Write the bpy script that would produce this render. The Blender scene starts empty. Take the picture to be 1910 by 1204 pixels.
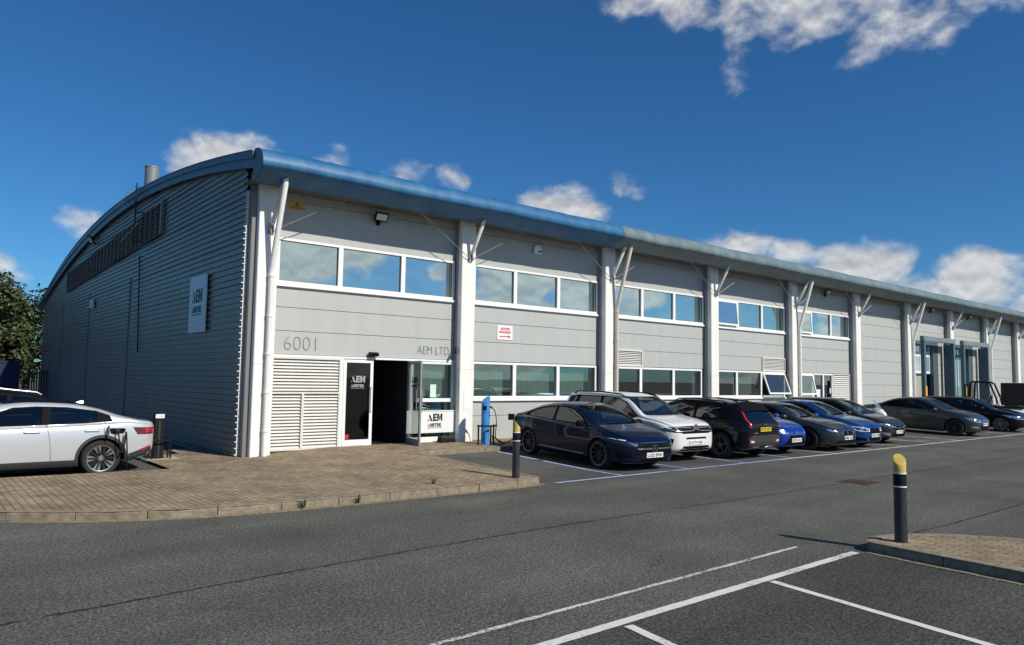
import bpy, bmesh, math, random
from mathutils import Vector, Matrix
from mathutils.bvhtree import BVHTree
from mathutils.geometry import delaunay_2d_cdt

random.seed(7)
R = math.radians
sc = bpy.context.scene
COL = sc.collection

# ------------------------------------------------------------------ camera
def make_camera():
    yaw, pitch, roll = 0.69243322, 0.07731311, 0.01573231
    r = Vector((math.cos(yaw), -math.sin(yaw), 0))
    f = Vector((math.sin(yaw)*math.cos(pitch), math.cos(yaw)*math.cos(pitch), math.sin(pitch)))
    u = r.cross(f)
    r2 = r*math.cos(roll) + u*math.sin(roll)
    u2 = u*math.cos(roll) - r*math.sin(roll)
    m = Matrix((r2, u2, -f)).transposed().to_4x4()
    m.translation = Vector((-6.5153, -17.4558, 2.03))
    cam = bpy.data.cameras.new('camera')
    cam.sensor_width = 36
    cam.lens = 36*1374.78/1910
    cam.clip_start = 0.05
    cam.clip_end = 6000
    o = bpy.data.objects.new('camera', cam)
    COL.objects.link(o)
    o.matrix_world = m
    sc.camera = o
make_camera()

# ------------------------------------------------------------------ light, sky
SUN_EL, SUN_AZ = R(39), R(13)          # azimuth measured from -Y towards +X
SUND = Vector((math.sin(SUN_AZ)*math.cos(SUN_EL), -math.cos(SUN_AZ)*math.cos(SUN_EL), math.sin(SUN_EL)))
sun = bpy.data.lights.new('sun', 'SUN')
sun.energy = 5.0
sun.angle = R(0.53)
sun.color = (1.0, 0.942, 0.84)
so = bpy.data.objects.new('sun', sun)
COL.objects.link(so)
so.rotation_euler = SUND.to_track_quat('Z', 'Y').to_euler()
so.location = SUND*60

sc.view_settings.view_transform = 'Standard'
sc.view_settings.look = 'None'
sc.view_settings.exposure = 0.0
sc.view_settings.gamma = 1.0
sc.view_settings.use_curve_mapping = False

# clouds seen in the photograph: azimuth from +Y to +X, elevation, half widths (degrees), strength
CLOUDS = [
    (18.2, 14.9, 4.2, 2.3, 1.1), (25.4, 15.3, 1.5, 1.8, .62), (31.6, 15.5, 1.6, 1.2, .5), (34.6, 15.6, 1.4, .8, .38),
    (43.4, 12.9, 3.6, 2.1, 1.15), (47.3, 15.0, 1.8, 1.0, .40),
    (56.6, 10.0, 2.5, 1.3, .75), (60.4, 9.5, 1.7, 1.0, .65), (65.2, 8.5, 3.0, 1.9, 1.1), (72.2, 7.0, 2.7, 2.1, 1.1), (69.2, 6.4, 2.4, 1.3, .75),
    (76.2, 5.0, 2.6, 1.6, 1.0), (9.0, 9.7, 1.6, 1.2, .4), (3.4, 5.4, 2.6, 2.2, .62),
    (64, 28.0, 9.0, 3.6, .9), (67.5, 24.2, 3.4, 2.6, .60), (73, 25.2, 4.2, 1.8, .55), (51.5, 28.6, 5.0, 2.4, .75), (57.0, 24.4, 1.3, 2.8, .40),
    (76, 29, 9, 3, .75),
]
def make_world():
    w = bpy.data.worlds.new("World")
    sc.world = w
    w.use_nodes = True
    nt = w.node_tree
    nt.nodes.clear()
    N = nt.nodes.new
    L = nt.links.new
    def math_(op, a, b=None, c=None, clamp=False):
        n = N('ShaderNodeMath'); n.operation = op; n.use_clamp = clamp
        for i, v in enumerate((a, b, c)):
            if v is None: continue
            if isinstance(v, (int, float)): n.inputs[i].default_value = v
            else: L(v, n.inputs[i])
        return n.outputs[0]
    out = N('ShaderNodeOutputWorld')
    bg = N('ShaderNodeBackground')
    bg.inputs[1].default_value = SKY_STRENGTH
    sky = N('ShaderNodeTexSky')
    sky.sky_type = 'NISHITA'
    sky.sun_disc = False
    sky.sun_elevation = SUN_EL
    sky.sun_rotation = math.pi - SUN_AZ
    sky.altitude = 200
    sky.air_density = 1.0
    sky.dust_density = 0.1
    sky.ozone_density = 2.6
    hs = N('ShaderNodeHueSaturation')
    hs.inputs['Saturation'].default_value = SKY_SAT
    hs.inputs['Value'].default_value = SKY_VAL
    tint = N('ShaderNodeMix'); tint.data_type = 'RGBA'; tint.blend_type = 'MULTIPLY'; tint.inputs['Factor'].default_value = 1
    tint.inputs['B'].default_value = SKY_TINT
    L(sky.outputs[0], tint.inputs['A']); L(tint.outputs['Result'], hs.inputs['Color'])
    tc = N('ShaderNodeTexCoord')
    sep = N('ShaderNodeSeparateXYZ')
    L(tc.outputs['Generated'], sep.inputs[0])
    x, y, z = sep.outputs
    az = math_('MULTIPLY', math_('ARCTAN2', x, y), 57.29578)
    el = math_('MULTIPLY', math_('ARCSINE', z), 57.29578)
    comb = N('ShaderNodeCombineXYZ')
    L(az, comb.inputs[0]); L(math_('MULTIPLY', el, 1.35), comb.inputs[1])
    def noise(vec, scale, detail, rough, dist=0.0, off=(0, 0, 0)):
        mp = N('ShaderNodeMapping'); mp.inputs['Location'].default_value = off
        L(vec, mp.inputs[0])
        n = N('ShaderNodeTexNoise')
        n.inputs['Scale'].default_value = scale; n.inputs['Detail'].default_value = detail
        n.inputs['Roughness'].default_value = rough; n.inputs['Distortion'].default_value = dist
        L(mp.outputs[0], n.inputs['Vector'])
        return n.outputs['Fac']
    mask = None
    for a0, e0, ra, re, s in CLOUDS:
        u = math_('MULTIPLY', math_('SUBTRACT', az, a0), 1/ra)
        v = math_('MULTIPLY', math_('SUBTRACT', el, e0), 1/re)
        if e0 < 20:                                   # heaped clouds: flatter below
            v = math_('MULTIPLY', v, 1.0)
        d2 = math_('ADD', math_('MULTIPLY', u, u), math_('MULTIPLY', v, v))
        m = math_('MULTIPLY', math_('SUBTRACT', 1.0, math_('MULTIPLY', d2, .62)), s)
        mask = m if mask is None else math_('MAXIMUM', mask, m)
    # broken cumulus over the half of the sky behind the photographer (mirrored in the windows)
    back = math_('MULTIPLY', math_('SUBTRACT', noise(comb.outputs[0], .12, 3, .5, 0, (31, 7, 2)), .44), 9.0)
    south = math_('MULTIPLY', math_('MULTIPLY', math_('SUBTRACT', 0.0, y), 3.0, clamp=True), math_('MULTIPLY', math_('ADD', math_('MULTIPLY', x, 4.0), .6, clamp=True), math_('MULTIPLY', math_('SUBTRACT', 27.0, el), .12, clamp=True)))
    back = math_('MULTIPLY', math_('MINIMUM', back, 1.0), south)
    back = math_('SUBTRACT', back, math_('MULTIPLY', math_('SUBTRACT', 1.0, south), 6.0))
    mask = math_('MAXIMUM', mask, back)
    mask = math_('MAXIMUM', mask, -1.6)
    def density(off):
        big = noise(comb.outputs[0], .33, 7, .52, .2, off)
        d = math_('ADD', mask, math_('MULTIPLY', math_('SUBTRACT', big, .5), 2.1))
        return d
    d0 = density((0, 0, 0))
    d1 = density((.0, -.55, 0))                          # the same cloud a little higher up, for self shading
    al = N('ShaderNodeMapRange'); al.interpolation_type = 'SMOOTHSTEP'
    al.inputs['From Min'].default_value = .05; al.inputs['From Max'].default_value = .92
    L(d0, al.inputs['Value'])
    hi = N('ShaderNodeMapRange'); hi.interpolation_type = 'SMOOTHSTEP'
    hi.inputs['From Min'].default_value = -.45; hi.inputs['From Max'].default_value = .5
    L(math_('SUBTRACT', d0, d1), hi.inputs['Value'])
    mixc = N('ShaderNodeMix'); mixc.data_type = 'RGBA'
    mixc.inputs['A'].default_value = CLOUD_DARK
    mixc.inputs['B'].default_value = CLOUD_LIGHT
    L(hi.outputs[0], mixc.inputs['Factor'])
    dim = N('ShaderNodeMix'); dim.data_type = 'RGBA'; dim.blend_type = 'MULTIPLY'; L(south, dim.inputs['Factor'])
    dim.inputs['B'].default_value = (1.12, 1.15, 1.15, 1); L(mixc.outputs['Result'], dim.inputs['A'])
    mix = N('ShaderNodeMix'); mix.data_type = 'RGBA'
    L(math_('MAXIMUM', math_('MULTIPLY', al.outputs[0], .96), math_('MULTIPLY', south, .20)), mix.inputs['Factor'])
    L(hs.outputs[0], mix.inputs['A'])
    L(dim.outputs['Result'], mix.inputs['B'])
    L(mix.outputs['Result'], bg.inputs[0])
    L(bg.outputs[0], out.inputs[0])
SKY_STRENGTH = 0.05
SKY_SAT = 1.03
SKY_TINT = (.54, 1.08, 1.56, 1)
SKY_VAL = 1.15
CLOUD_DARK = (8.6, 9.0, 9.6, 1)
CLOUD_LIGHT = (15.5, 15.8, 16.0, 1)
make_world()

# ------------------------------------------------------------------ materials
MATS = {}
def mat(name, color=(.5, .5, .5), rough=.5, metal=0.0, coat=0.0, spec=.5, bump=None, vary=None, emis=None):
    """procedural principled material; vary=(scale, amount) speckles the colour, bump=(scale, strength)"""
    if name in MATS: return MATS[name]
    m = bpy.data.materials.new(name)
    m.use_nodes = True
    nt = m.node_tree
    p = nt.nodes['Principled BSDF']
    c = tuple(color)+(1,)
    p.inputs['Base Color'].default_value = c
    p.inputs['Roughness'].default_value = rough
    p.inputs['Metallic'].default_value = metal
    p.inputs['Coat Weight'].default_value = coat
    p.inputs['Coat Roughness'].default_value = .03
    p.inputs['Specular IOR Level'].default_value = spec
    tc = nt.nodes.new('ShaderNodeTexCoord')
    if vary:
        n = nt.nodes.new('ShaderNodeTexNoise')
        n.inputs['Scale'].default_value = vary[0]; n.inputs['Detail'].default_value = 6; n.inputs['Roughness'].default_value = .65
        nt.links.new(tc.outputs['Object'], n.inputs['Vector'])
        mr = nt.nodes.new('ShaderNodeMapRange')
        mr.inputs['From Min'].default_value = .3; mr.inputs['From Max'].default_value = .7
        mr.inputs['To Min'].default_value = 1-vary[1]; mr.inputs['To Max'].default_value = 1+vary[1]*.5
        nt.links.new(n.outputs['Fac'], mr.inputs['Value'])
        mx = nt.nodes.new('ShaderNodeMix'); mx.data_type = 'RGBA'; mx.blend_type = 'MULTIPLY'
        mx.inputs['Factor'].default_value = 1
        mx.inputs['A'].default_value = c
        nt.links.new(mr.outputs[0], mx.inputs['B'])
        nt.links.new(mx.outputs['Result'], p.inputs['Base Color'])
    if bump:
        n = nt.nodes.new('ShaderNodeTexNoise')
        n.inputs['Scale'].default_value = bump[0]; n.inputs['Detail'].default_value = 4
        nt.links.new(tc.outputs['Object'], n.inputs['Vector'])
        b = nt.nodes.new('ShaderNodeBump'); b.inputs['Strength'].default_value = bump[1]; b.inputs['Distance'].default_value = .01
        nt.links.new(n.outputs['Fac'], b.inputs['Height'])
        nt.links.new(b.outputs[0], p.inputs['Normal'])
    if emis:
        p.inputs['Emission Color'].default_value = tuple(emis[:3])+(1,)
        p.inputs['Emission Strength'].default_value = emis[3]
    MATS[name] = m
    return m

def glass(name, tint, refl_lo, refl_hi, gloss=(1, 1, 1), rough=0.0, body=None, wave=0.0):
    """window glass: tinted see-through mixed with a mirror by viewing angle; body adds a little of its own colour"""
    if name in MATS: return MATS[name]
    m = bpy.data.materials.new(name)
    m.use_nodes = True
    nt = m.node_tree; nt.nodes.clear()
    N = nt.nodes.new; L = nt.links.new
    out = N('ShaderNodeOutputMaterial')
    t = N('ShaderNodeBsdfTransparent'); t.inputs[0].default_value = tuple(tint)+(1,)
    g = N('ShaderNodeBsdfGlossy'); g.inputs[0].default_value = tuple(gloss)+(1,); g.inputs['Roughness'].default_value = rough
    base = t.outputs[0]
    if body:
        d = N('ShaderNodeBsdfDiffuse'); d.inputs[0].default_value = tuple(body[:3])+(1,)
        mb = N('ShaderNodeMixShader'); mb.inputs[0].default_value = body[3]
        L(t.outputs[0], mb.inputs[1]); L(d.outputs[0], mb.inputs[2]); base = mb.outputs[0]
    if wave:
        tc = N('ShaderNodeTexCoord'); n = N('ShaderNodeTexNoise'); n.inputs['Scale'].default_value = .9; n.inputs['Detail'].default_value = 1
        L(tc.outputs['Object'], n.inputs['Vector'])
        b = N('ShaderNodeBump'); b.inputs['Strength'].default_value = wave; b.inputs['Distance'].default_value = .01
        L(n.outputs['Fac'], b.inputs['Height']); L(b.outputs[0], g.inputs['Normal'])
    lw = N('ShaderNodeLayerWeight'); lw.inputs[0].default_value = .35
    mr = N('ShaderNodeMapRange'); mr.inputs['To Min'].default_value = refl_lo; mr.inputs['To Max'].default_value = refl_hi
    L(lw.outputs['Facing'], mr.inputs['Value'])
    mx = N('ShaderNodeMixShader')
    L(mr.outputs[0], mx.inputs[0]); L(base, mx.inputs[1]); L(g.outputs[0], mx.inputs[2])
    L(mx.outputs[0], out.inputs[0])
    MATS[name] = m
    return m

def node_mat(name):
    m = bpy.data.materials.new(name)
    m.use_nodes = True
    MATS[name] = m
    nt = m.node_tree
    return m, nt, nt.nodes['Principled BSDF'], nt.nodes.new, nt.links.new

def ramp(nt, fac, stops):
    r = nt.nodes.new('ShaderNodeValToRGB')
    cr = r.color_ramp
    while len(cr.elements) < len(stops): cr.elements.new(.5)
    for e, (p, c) in zip(cr.elements, stops):
        e.position = p; e.color = tuple(c)+(1,)
    nt.links.new(fac, r.inputs[0])
    return r.outputs[0]

def asphalt(name, base, patch=.25, chips=.5):
    m, nt, p, N, L = node_mat(name)
    geo = N('ShaderNodeNewGeometry')
    n1 = N('ShaderNodeTexNoise'); n1.inputs['Scale'].default_value = 37; n1.inputs['Detail'].default_value = 5; n1.inputs['Roughness'].default_value = .85
    n2 = N('ShaderNodeTexNoise'); n2.inputs['Scale'].default_value = .5; n2.inputs['Detail'].default_value = 8; n2.inputs['Roughness'].default_value = .62
    n4 = N('ShaderNodeTexNoise'); n4.inputs['Scale'].default_value = 24; n4.inputs['Detail'].default_value = 4; n4.inputs['Roughness'].default_value = .7
    v = N('ShaderNodeTexVoronoi'); v.inputs['Scale'].default_value = 46
    for t in (n1, n2, v, n4): L(geo.outputs['Position'], t.inputs['Vector'])
    c1 = ramp(nt, n1.outputs['Fac'], [(.40, [b*.24 for b in base]), (.49, base), (.58, [b*2.5 for b in base])])
    # pale stone chips
    cell = N('ShaderNodeSeparateColor'); L(v.outputs['Color'], cell.inputs[0])
    th = N('ShaderNodeMapRange'); th.inputs['From Min'].default_value = .80; th.inputs['From Max'].default_value = 1.0
    th.inputs['To Max'].default_value = chips
    L(cell.outputs[0], th.inputs['Value'])
    mx = N('ShaderNodeMix'); mx.data_type = 'RGBA'
    L(th.outputs[0], mx.inputs['Factor']); L(c1, mx.inputs['A']); mx.inputs['B'].default_value = (base[0]*3.2, base[1]*3.1, base[2]*2.9, 1)
    mr = N('ShaderNodeMapRange'); mr.inputs['From Min'].default_value = .3; mr.inputs['From Max'].default_value = .7
    mr.inputs['To Min'].default_value = 1-patch; mr.inputs['To Max'].default_value = 1+patch
    L(n2.outputs['Fac'], mr.inputs['Value'])
    mr2 = N('ShaderNodeMapRange'); mr2.inputs['From Min'].default_value = .3; mr2.inputs['From Max'].default_value = .7
    mr2.inputs['To Min'].default_value = .66; mr2.inputs['To Max'].default_value = 1.34
    L(n4.outputs['Fac'], mr2.inputs['Value'])
    mm = N('ShaderNodeMath'); mm.operation = 'MULTIPLY'; L(mr.outputs[0], mm.inputs[0]); L(mr2.outputs[0], mm.inputs[1])
    n5 = N('ShaderNodeTexNoise'); n5.inputs['Scale'].default_value = 1.15; n5.inputs['Detail'].default_value = 4; n5.inputs['Roughness'].default_value = .6; n5.inputs['Distortion'].default_value = .6
    L(geo.outputs['Position'], n5.inputs['Vector'])
    oil = N('ShaderNodeMapRange'); oil.inputs['From Min'].default_value = .63; oil.inputs['From Max'].default_value = .74; oil.inputs['To Min'].default_value = 1; oil.inputs['To Max'].default_value = .62
    L(n5.outputs['Fac'], oil.inputs['Value'])
    mp = N('ShaderNodeMapping'); mp.inputs['Scale'].default_value = (.05, .9, 1); L(geo.outputs['Position'], mp.inputs[0])
    n6 = N('ShaderNodeTexNoise'); n6.inputs['Scale'].default_value = 1; n6.inputs['Detail'].default_value = 3; L(mp.outputs[0], n6.inputs['Vector'])
    trk = N('ShaderNodeMapRange'); trk.inputs['From Min'].default_value = .35; trk.inputs['From Max'].default_value = .65; trk.inputs['To Min'].default_value = .86; trk.inputs['To Max'].default_value = 1.14
    L(n6.outputs['Fac'], trk.inputs['Value'])
    m2 = N('ShaderNodeMath'); m2.operation = 'MULTIPLY'; L(oil.outputs[0], m2.inputs[0]); L(trk.outputs[0], m2.inputs[1])
    m3 = N('ShaderNodeMath'); m3.operation = 'MULTIPLY'; L(m2.outputs[0], m3.inputs[0]); L(mm.outputs[0], m3.inputs[1])
    mu = N('ShaderNodeMix'); mu.data_type = 'RGBA'; mu.blend_type = 'MULTIPLY'; mu.inputs['Factor'].default_value = 1
    L(mx.outputs['Result'], mu.inputs['A']); L(m3.outputs[0], mu.inputs['B'])
    L(mu.outputs['Result'], p.inputs['Base Color'])
    p.inputs['Roughness'].default_value = .85
    p.inputs['Specular IOR Level'].default_value = .3
    b = N('ShaderNodeBump'); b.inputs['Strength'].default_value = .9; b.inputs['Distance'].default_value = .006
    L(n1.outputs['Fac'], b.inputs['Height']); L(b.outputs[0], p.inputs['Normal'])
    return m

def paving(name, cols, joint):
    m, nt, p, N, L = node_mat(name)
    geo = N('ShaderNodeNewGeometry')
    mp = N('ShaderNodeMapping'); mp.inputs['Rotation'].default_value = (0, 0, R(90)); 
    L(geo.outputs['Position'], mp.inputs[0])
    br = N('ShaderNodeTexBrick')
    br.inputs['Scale'].default_value = 1.0
    br.inputs['Brick Width'].default_value = .205; br.inputs['Row Height'].default_value = .105
    br.inputs['Mortar Size'].default_value = .0075; br.inputs['Mortar Smooth'].default_value = .2
    br.inputs['Color1'].default_value = cols[0]+(1,); br.inputs['Color2'].default_value = cols[1]+(1,)
    br.inputs['Mortar'].default_value = joint+(1,)
    br.inputs['Bias'].default_value = .0
    L(mp.outputs[0], br.inputs['Vector'])
    n = N('ShaderNodeTexNoise'); n.inputs['Scale'].default_value = 1.1; n.inputs['Detail'].default_value = 7; n.inputs['Roughness'].default_value = .7
    n2 = N('ShaderNodeTexNoise'); n2.inputs['Scale'].default_value = 70; n2.inputs['Detail'].default_value = 3
    L(geo.outputs['Position'], n.inputs['Vector']); L(geo.outputs['Position'], n2.inputs['Vector'])
    a = N('ShaderNodeMapRange'); a.inputs['From Min'].default_value = .25; a.inputs['From Max'].default_value = .75; a.inputs['To Min'].default_value = .55; a.inputs['To Max'].default_value = 1.38
    L(n.outputs['Fac'], a.inputs['Value'])
    a2 = N('ShaderNodeMapRange'); a2.inputs['From Min'].default_value = .25; a2.inputs['From Max'].default_value = .75; a2.inputs['To Min'].default_value = .7; a2.inputs['To Max'].default_value = 1.3
    L(n2.outputs['Fac'], a2.inputs['Value'])
    mm = N('ShaderNodeMath'); mm.operation = 'MULTIPLY'; L(a.outputs[0], mm.inputs[0]); L(a2.outputs[0], mm.inputs[1])
    mu = N('ShaderNodeMix'); mu.data_type = 'RGBA'; mu.blend_type = 'MULTIPLY'; mu.inputs['Factor'].default_value = 1
    L(br.outputs['Color'], mu.inputs['A']); L(mm.outputs[0], mu.inputs['B'])
    L(mu.outputs['Result'], p.inputs['Base Color'])
    p.inputs['Roughness'].default_value = .9
    p.inputs['Specular IOR Level'].default_value = .2
    iv = N('ShaderNodeMath'); iv.operation = 'SUBTRACT'; iv.inputs[0].default_value = 1; L(br.outputs['Fac'], iv.inputs[1])
    b = N('ShaderNodeBump'); b.inputs['Strength'].default_value = .9; b.inputs['Distance'].default_value = .006
    L(iv.outputs[0], b.inputs['Height']); L(b.outputs[0], p.inputs['Normal'])
    return m

def weathered(name, base, dirt, streak=(3.0, 3.0, .35), amount=.5, rough=.5, metal=0.0, rib=None, coat=0):
    """painted sheet with vertical rain streaks and faint grime"""
    m, nt, p, N, L = node_mat(name)
    geo = N('ShaderNodeNewGeometry')
    mp = N('ShaderNodeMapping'); mp.inputs['Scale'].default_value = streak
    L(geo.outputs['Position'], mp.inputs[0])
    n = N('ShaderNodeTexNoise'); n.inputs['Scale'].default_value = 1.0; n.inputs['Detail'].default_value = 8; n.inputs['Roughness'].default_value = .65
    L(mp.outputs[0], n.inputs['Vector'])
    f = N('ShaderNodeMapRange'); f.inputs['From Min'].default_value = .42; f.inputs['From Max'].default_value = .78; f.inputs['To Max'].default_value = amount
    L(n.outputs['Fac'], f.inputs['Value'])
    mx = N('ShaderNodeMix'); mx.data_type = 'RGBA'
    mx.inputs['A'].default_value = tuple(base)+(1,); mx.inputs['B'].default_value = tuple(dirt)+(1,)
    L(f.outputs[0], mx.inputs['Factor'])
    L(mx.outputs['Result'], p.inputs['Base Color'])
    p.inputs['Roughness'].default_value = rough
    p.inputs['Metallic'].default_value = metal
    p.inputs['Coat Weight'].default_value = coat
    if rib:
        w = N('ShaderNodeTexWave'); w.bands_direction = 'Z'; w.inputs['Scale'].default_value = rib[0]; w.inputs['Distortion'].default_value = 0
        L(geo.outputs['Position'], w.inputs['Vector'])
        b = N('ShaderNodeBump'); b.inputs['Strength'].default_value = rib[1]; b.inputs['Distance'].default_value = .004
        L(w.outputs['Fac'], b.inputs['Height']); L(b.outputs[0], p.inputs['Normal'])
    return m

def worn_paint(name, col, wear=.35):
    """road paint with tar showing through"""
    m, nt, p, N, L = node_mat(name)
    geo = N('ShaderNodeNewGeometry')
    n = N('ShaderNodeTexNoise'); n.inputs['Scale'].default_value = 38; n.inputs['Detail'].default_value = 5; n.inputs['Roughness'].default_value = .7
    n2 = N('ShaderNodeTexNoise'); n2.inputs['Scale'].default_value = 1.7; n2.inputs['Detail'].default_value = 3
    L(geo.outputs['Position'], n.inputs['Vector']); L(geo.outputs['Position'], n2.inputs['Vector'])
    ad = N('ShaderNodeMath'); ad.operation = 'ADD'
    h = N('ShaderNodeMath'); h.operation = 'MULTIPLY'; h.inputs[1].default_value = .55; L(n2.outputs['Fac'], h.inputs[0])
    L(n.outputs['Fac'], ad.inputs[0]); L(h.outputs[0], ad.inputs[1])
    f = N('ShaderNodeMapRange'); f.inputs['From Min'].default_value = 1.02-wear*.55; f.inputs['From Max'].default_value = 1.12-wear*.55
    L(ad.outputs[0], f.inputs['Value'])
    mx = N('ShaderNodeMix'); mx.data_type = 'RGBA'
    mx.inputs['A'].default_value = tuple(col)+(1,); mx.inputs['B'].default_value = (.07, .07, .07, 1)
    L(f.outputs[0], mx.inputs['Factor']); L(mx.outputs['Result'], p.inputs['Base Color'])
    p.inputs['Roughness'].default_value = .75
    return m

M_ASPH = asphalt('asphalt_grey', (.064, .0645, .0545))
M_ASPH2 = asphalt('asphalt_dark', (.040, .0405, .036), .2, .35)
M_ASPH3 = asphalt('asphalt_bays', (.055, .055, .051), .3, .35)
M_PAVE = paving('block_paving', ((.235, .180, .115), (.32, .255, .17)), (.125, .097, .063))
M_KERB = mat('kerb_stone', (.25, .205, .145), .9, bump=(60, .5), vary=(9, .45))
M_CHAN = mat('channel_brick', (.25, .195, .125), .9, bump=(60, .5), vary=(14, .4))
M_WHITE_LINE = worn_paint('white_road_paint', (.62, .61, .57), .30)
M_THIN_LINE = worn_paint('thin_white_road_paint', (.58, .57, .53), .45)
M_BLUE_LINE = worn_paint('pale_blue_road_paint', (.36, .46, .68), .35)
M_YELLOW_LINE = worn_paint('faded_yellow_road_paint', (.55, .47, .25), .5)
M_TAR = mat('tar_joint', (.016, .016, .016), .7, vary=(12, .3))
M_RUST = mat('rusty_iron', (.085, .045, .032), .85, vary=(6, .5), bump=(40, .5))

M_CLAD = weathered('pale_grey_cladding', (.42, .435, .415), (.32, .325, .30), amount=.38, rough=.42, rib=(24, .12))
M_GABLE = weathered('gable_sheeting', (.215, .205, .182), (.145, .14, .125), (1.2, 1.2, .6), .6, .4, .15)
M_DARKGAP = mat('dark_backing', (.02, .021, .022), .8)
M_COL = weathered('white_column_paint', (.78, .765, .73), (.60, .57, .50), (4, 4, .5), .35, .45)
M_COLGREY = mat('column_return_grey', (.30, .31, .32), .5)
M_FRAME = weathered('white_window_frame', (.78, .78, .76), (.55, .54, .50), (6, 6, 2), .3, .4)
M_FRAME_DK = mat('frame_gasket', (.03, .032, .034), .6)
M_BLUE = weathered('blue_fascia_paint', (.009, .098, .245), (.045, .175, .29), (2.6, 2.6, .7), .95, .5)
M_GREYF = weathered('faded_grey_fascia_paint', (.10, .155, .175), (.21, .245, .235), (2.6, 2.6, .7), .95, .5)
M_SLATE = weathered('verge_slate_blue', (.075, .115, .165), (.11, .15, .19), (1, 1, .6), .5, .45)
M_ROOF = mat('roof_sheet', (.26, .29, .31), .5, .2)
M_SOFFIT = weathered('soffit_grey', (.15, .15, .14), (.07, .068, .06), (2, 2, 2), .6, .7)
M_LOUVRE = weathered('louvre_cream', (.64, .63, .59), (.44, .42, .37), (4, 4, 2), .35, .45)
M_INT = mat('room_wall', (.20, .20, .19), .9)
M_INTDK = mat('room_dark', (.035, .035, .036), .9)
M_BLIND = mat('vertical_blind', (.30, .35, .32), .85, vary=(3, .15))
M_GLASS = glass('window_glass', (.74, .82, .79), .14, .50, (.80, .95, .93), wave=.10)
M_GLASS_MIRROR = glass('reflective_window_glass', (.20, .26, .27), .60, .90, (.84, .99, .98), wave=.16)
M_GLASS_CLEAR = glass('door_glass', (.70, .74, .73), .045, .4)
M_GLASS_BLACK = glass('dark_door_leaf_glass', (.10, .10, .11), .03, .3)
M_BLACK = mat('black_paint', (.010, .010, .011), .6, spec=.15)
M_RUBBER = mat('black_rubber', (.014, .014, .014), .75)
M_PLASTIC = mat('black_plastic', (.020, .020, .021), .55)
M_STEEL = mat('galvanised_steel', (.42, .43, .43), .4, .7, vary=(8, .25))
M_CHROME = mat('chrome', (.75, .75, .76), .12, 1.0)
M_DOCKBLUE = mat('slate_blue_steel', (.065, .125, .165), .5, vary=(3, .2))
M_SIGNW = mat('white_sign_face', (.74, .74, .73), .35)
M_SIGNSH = mat('pale_sign_face', (.62, .65, .68), .4)
M_INK = mat('black_ink', (.012, .012, .013), .5)
M_RED = mat('red_ink', (.55, .02, .025), .45)
M_AMBER = mat('amber_sign', (.62, .34, .04), .5)
M_YEL = weathered('yellow_paint', (.54, .385, .085), (.28, .20, .07), (14, 14, 6), .55, .6)
M_LETTER = mat('grey_lettering', (.17, .18, .19), .45)
M_CONC = mat('pale_concrete', (.42, .39, .33), .9, vary=(8, .3))

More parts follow.
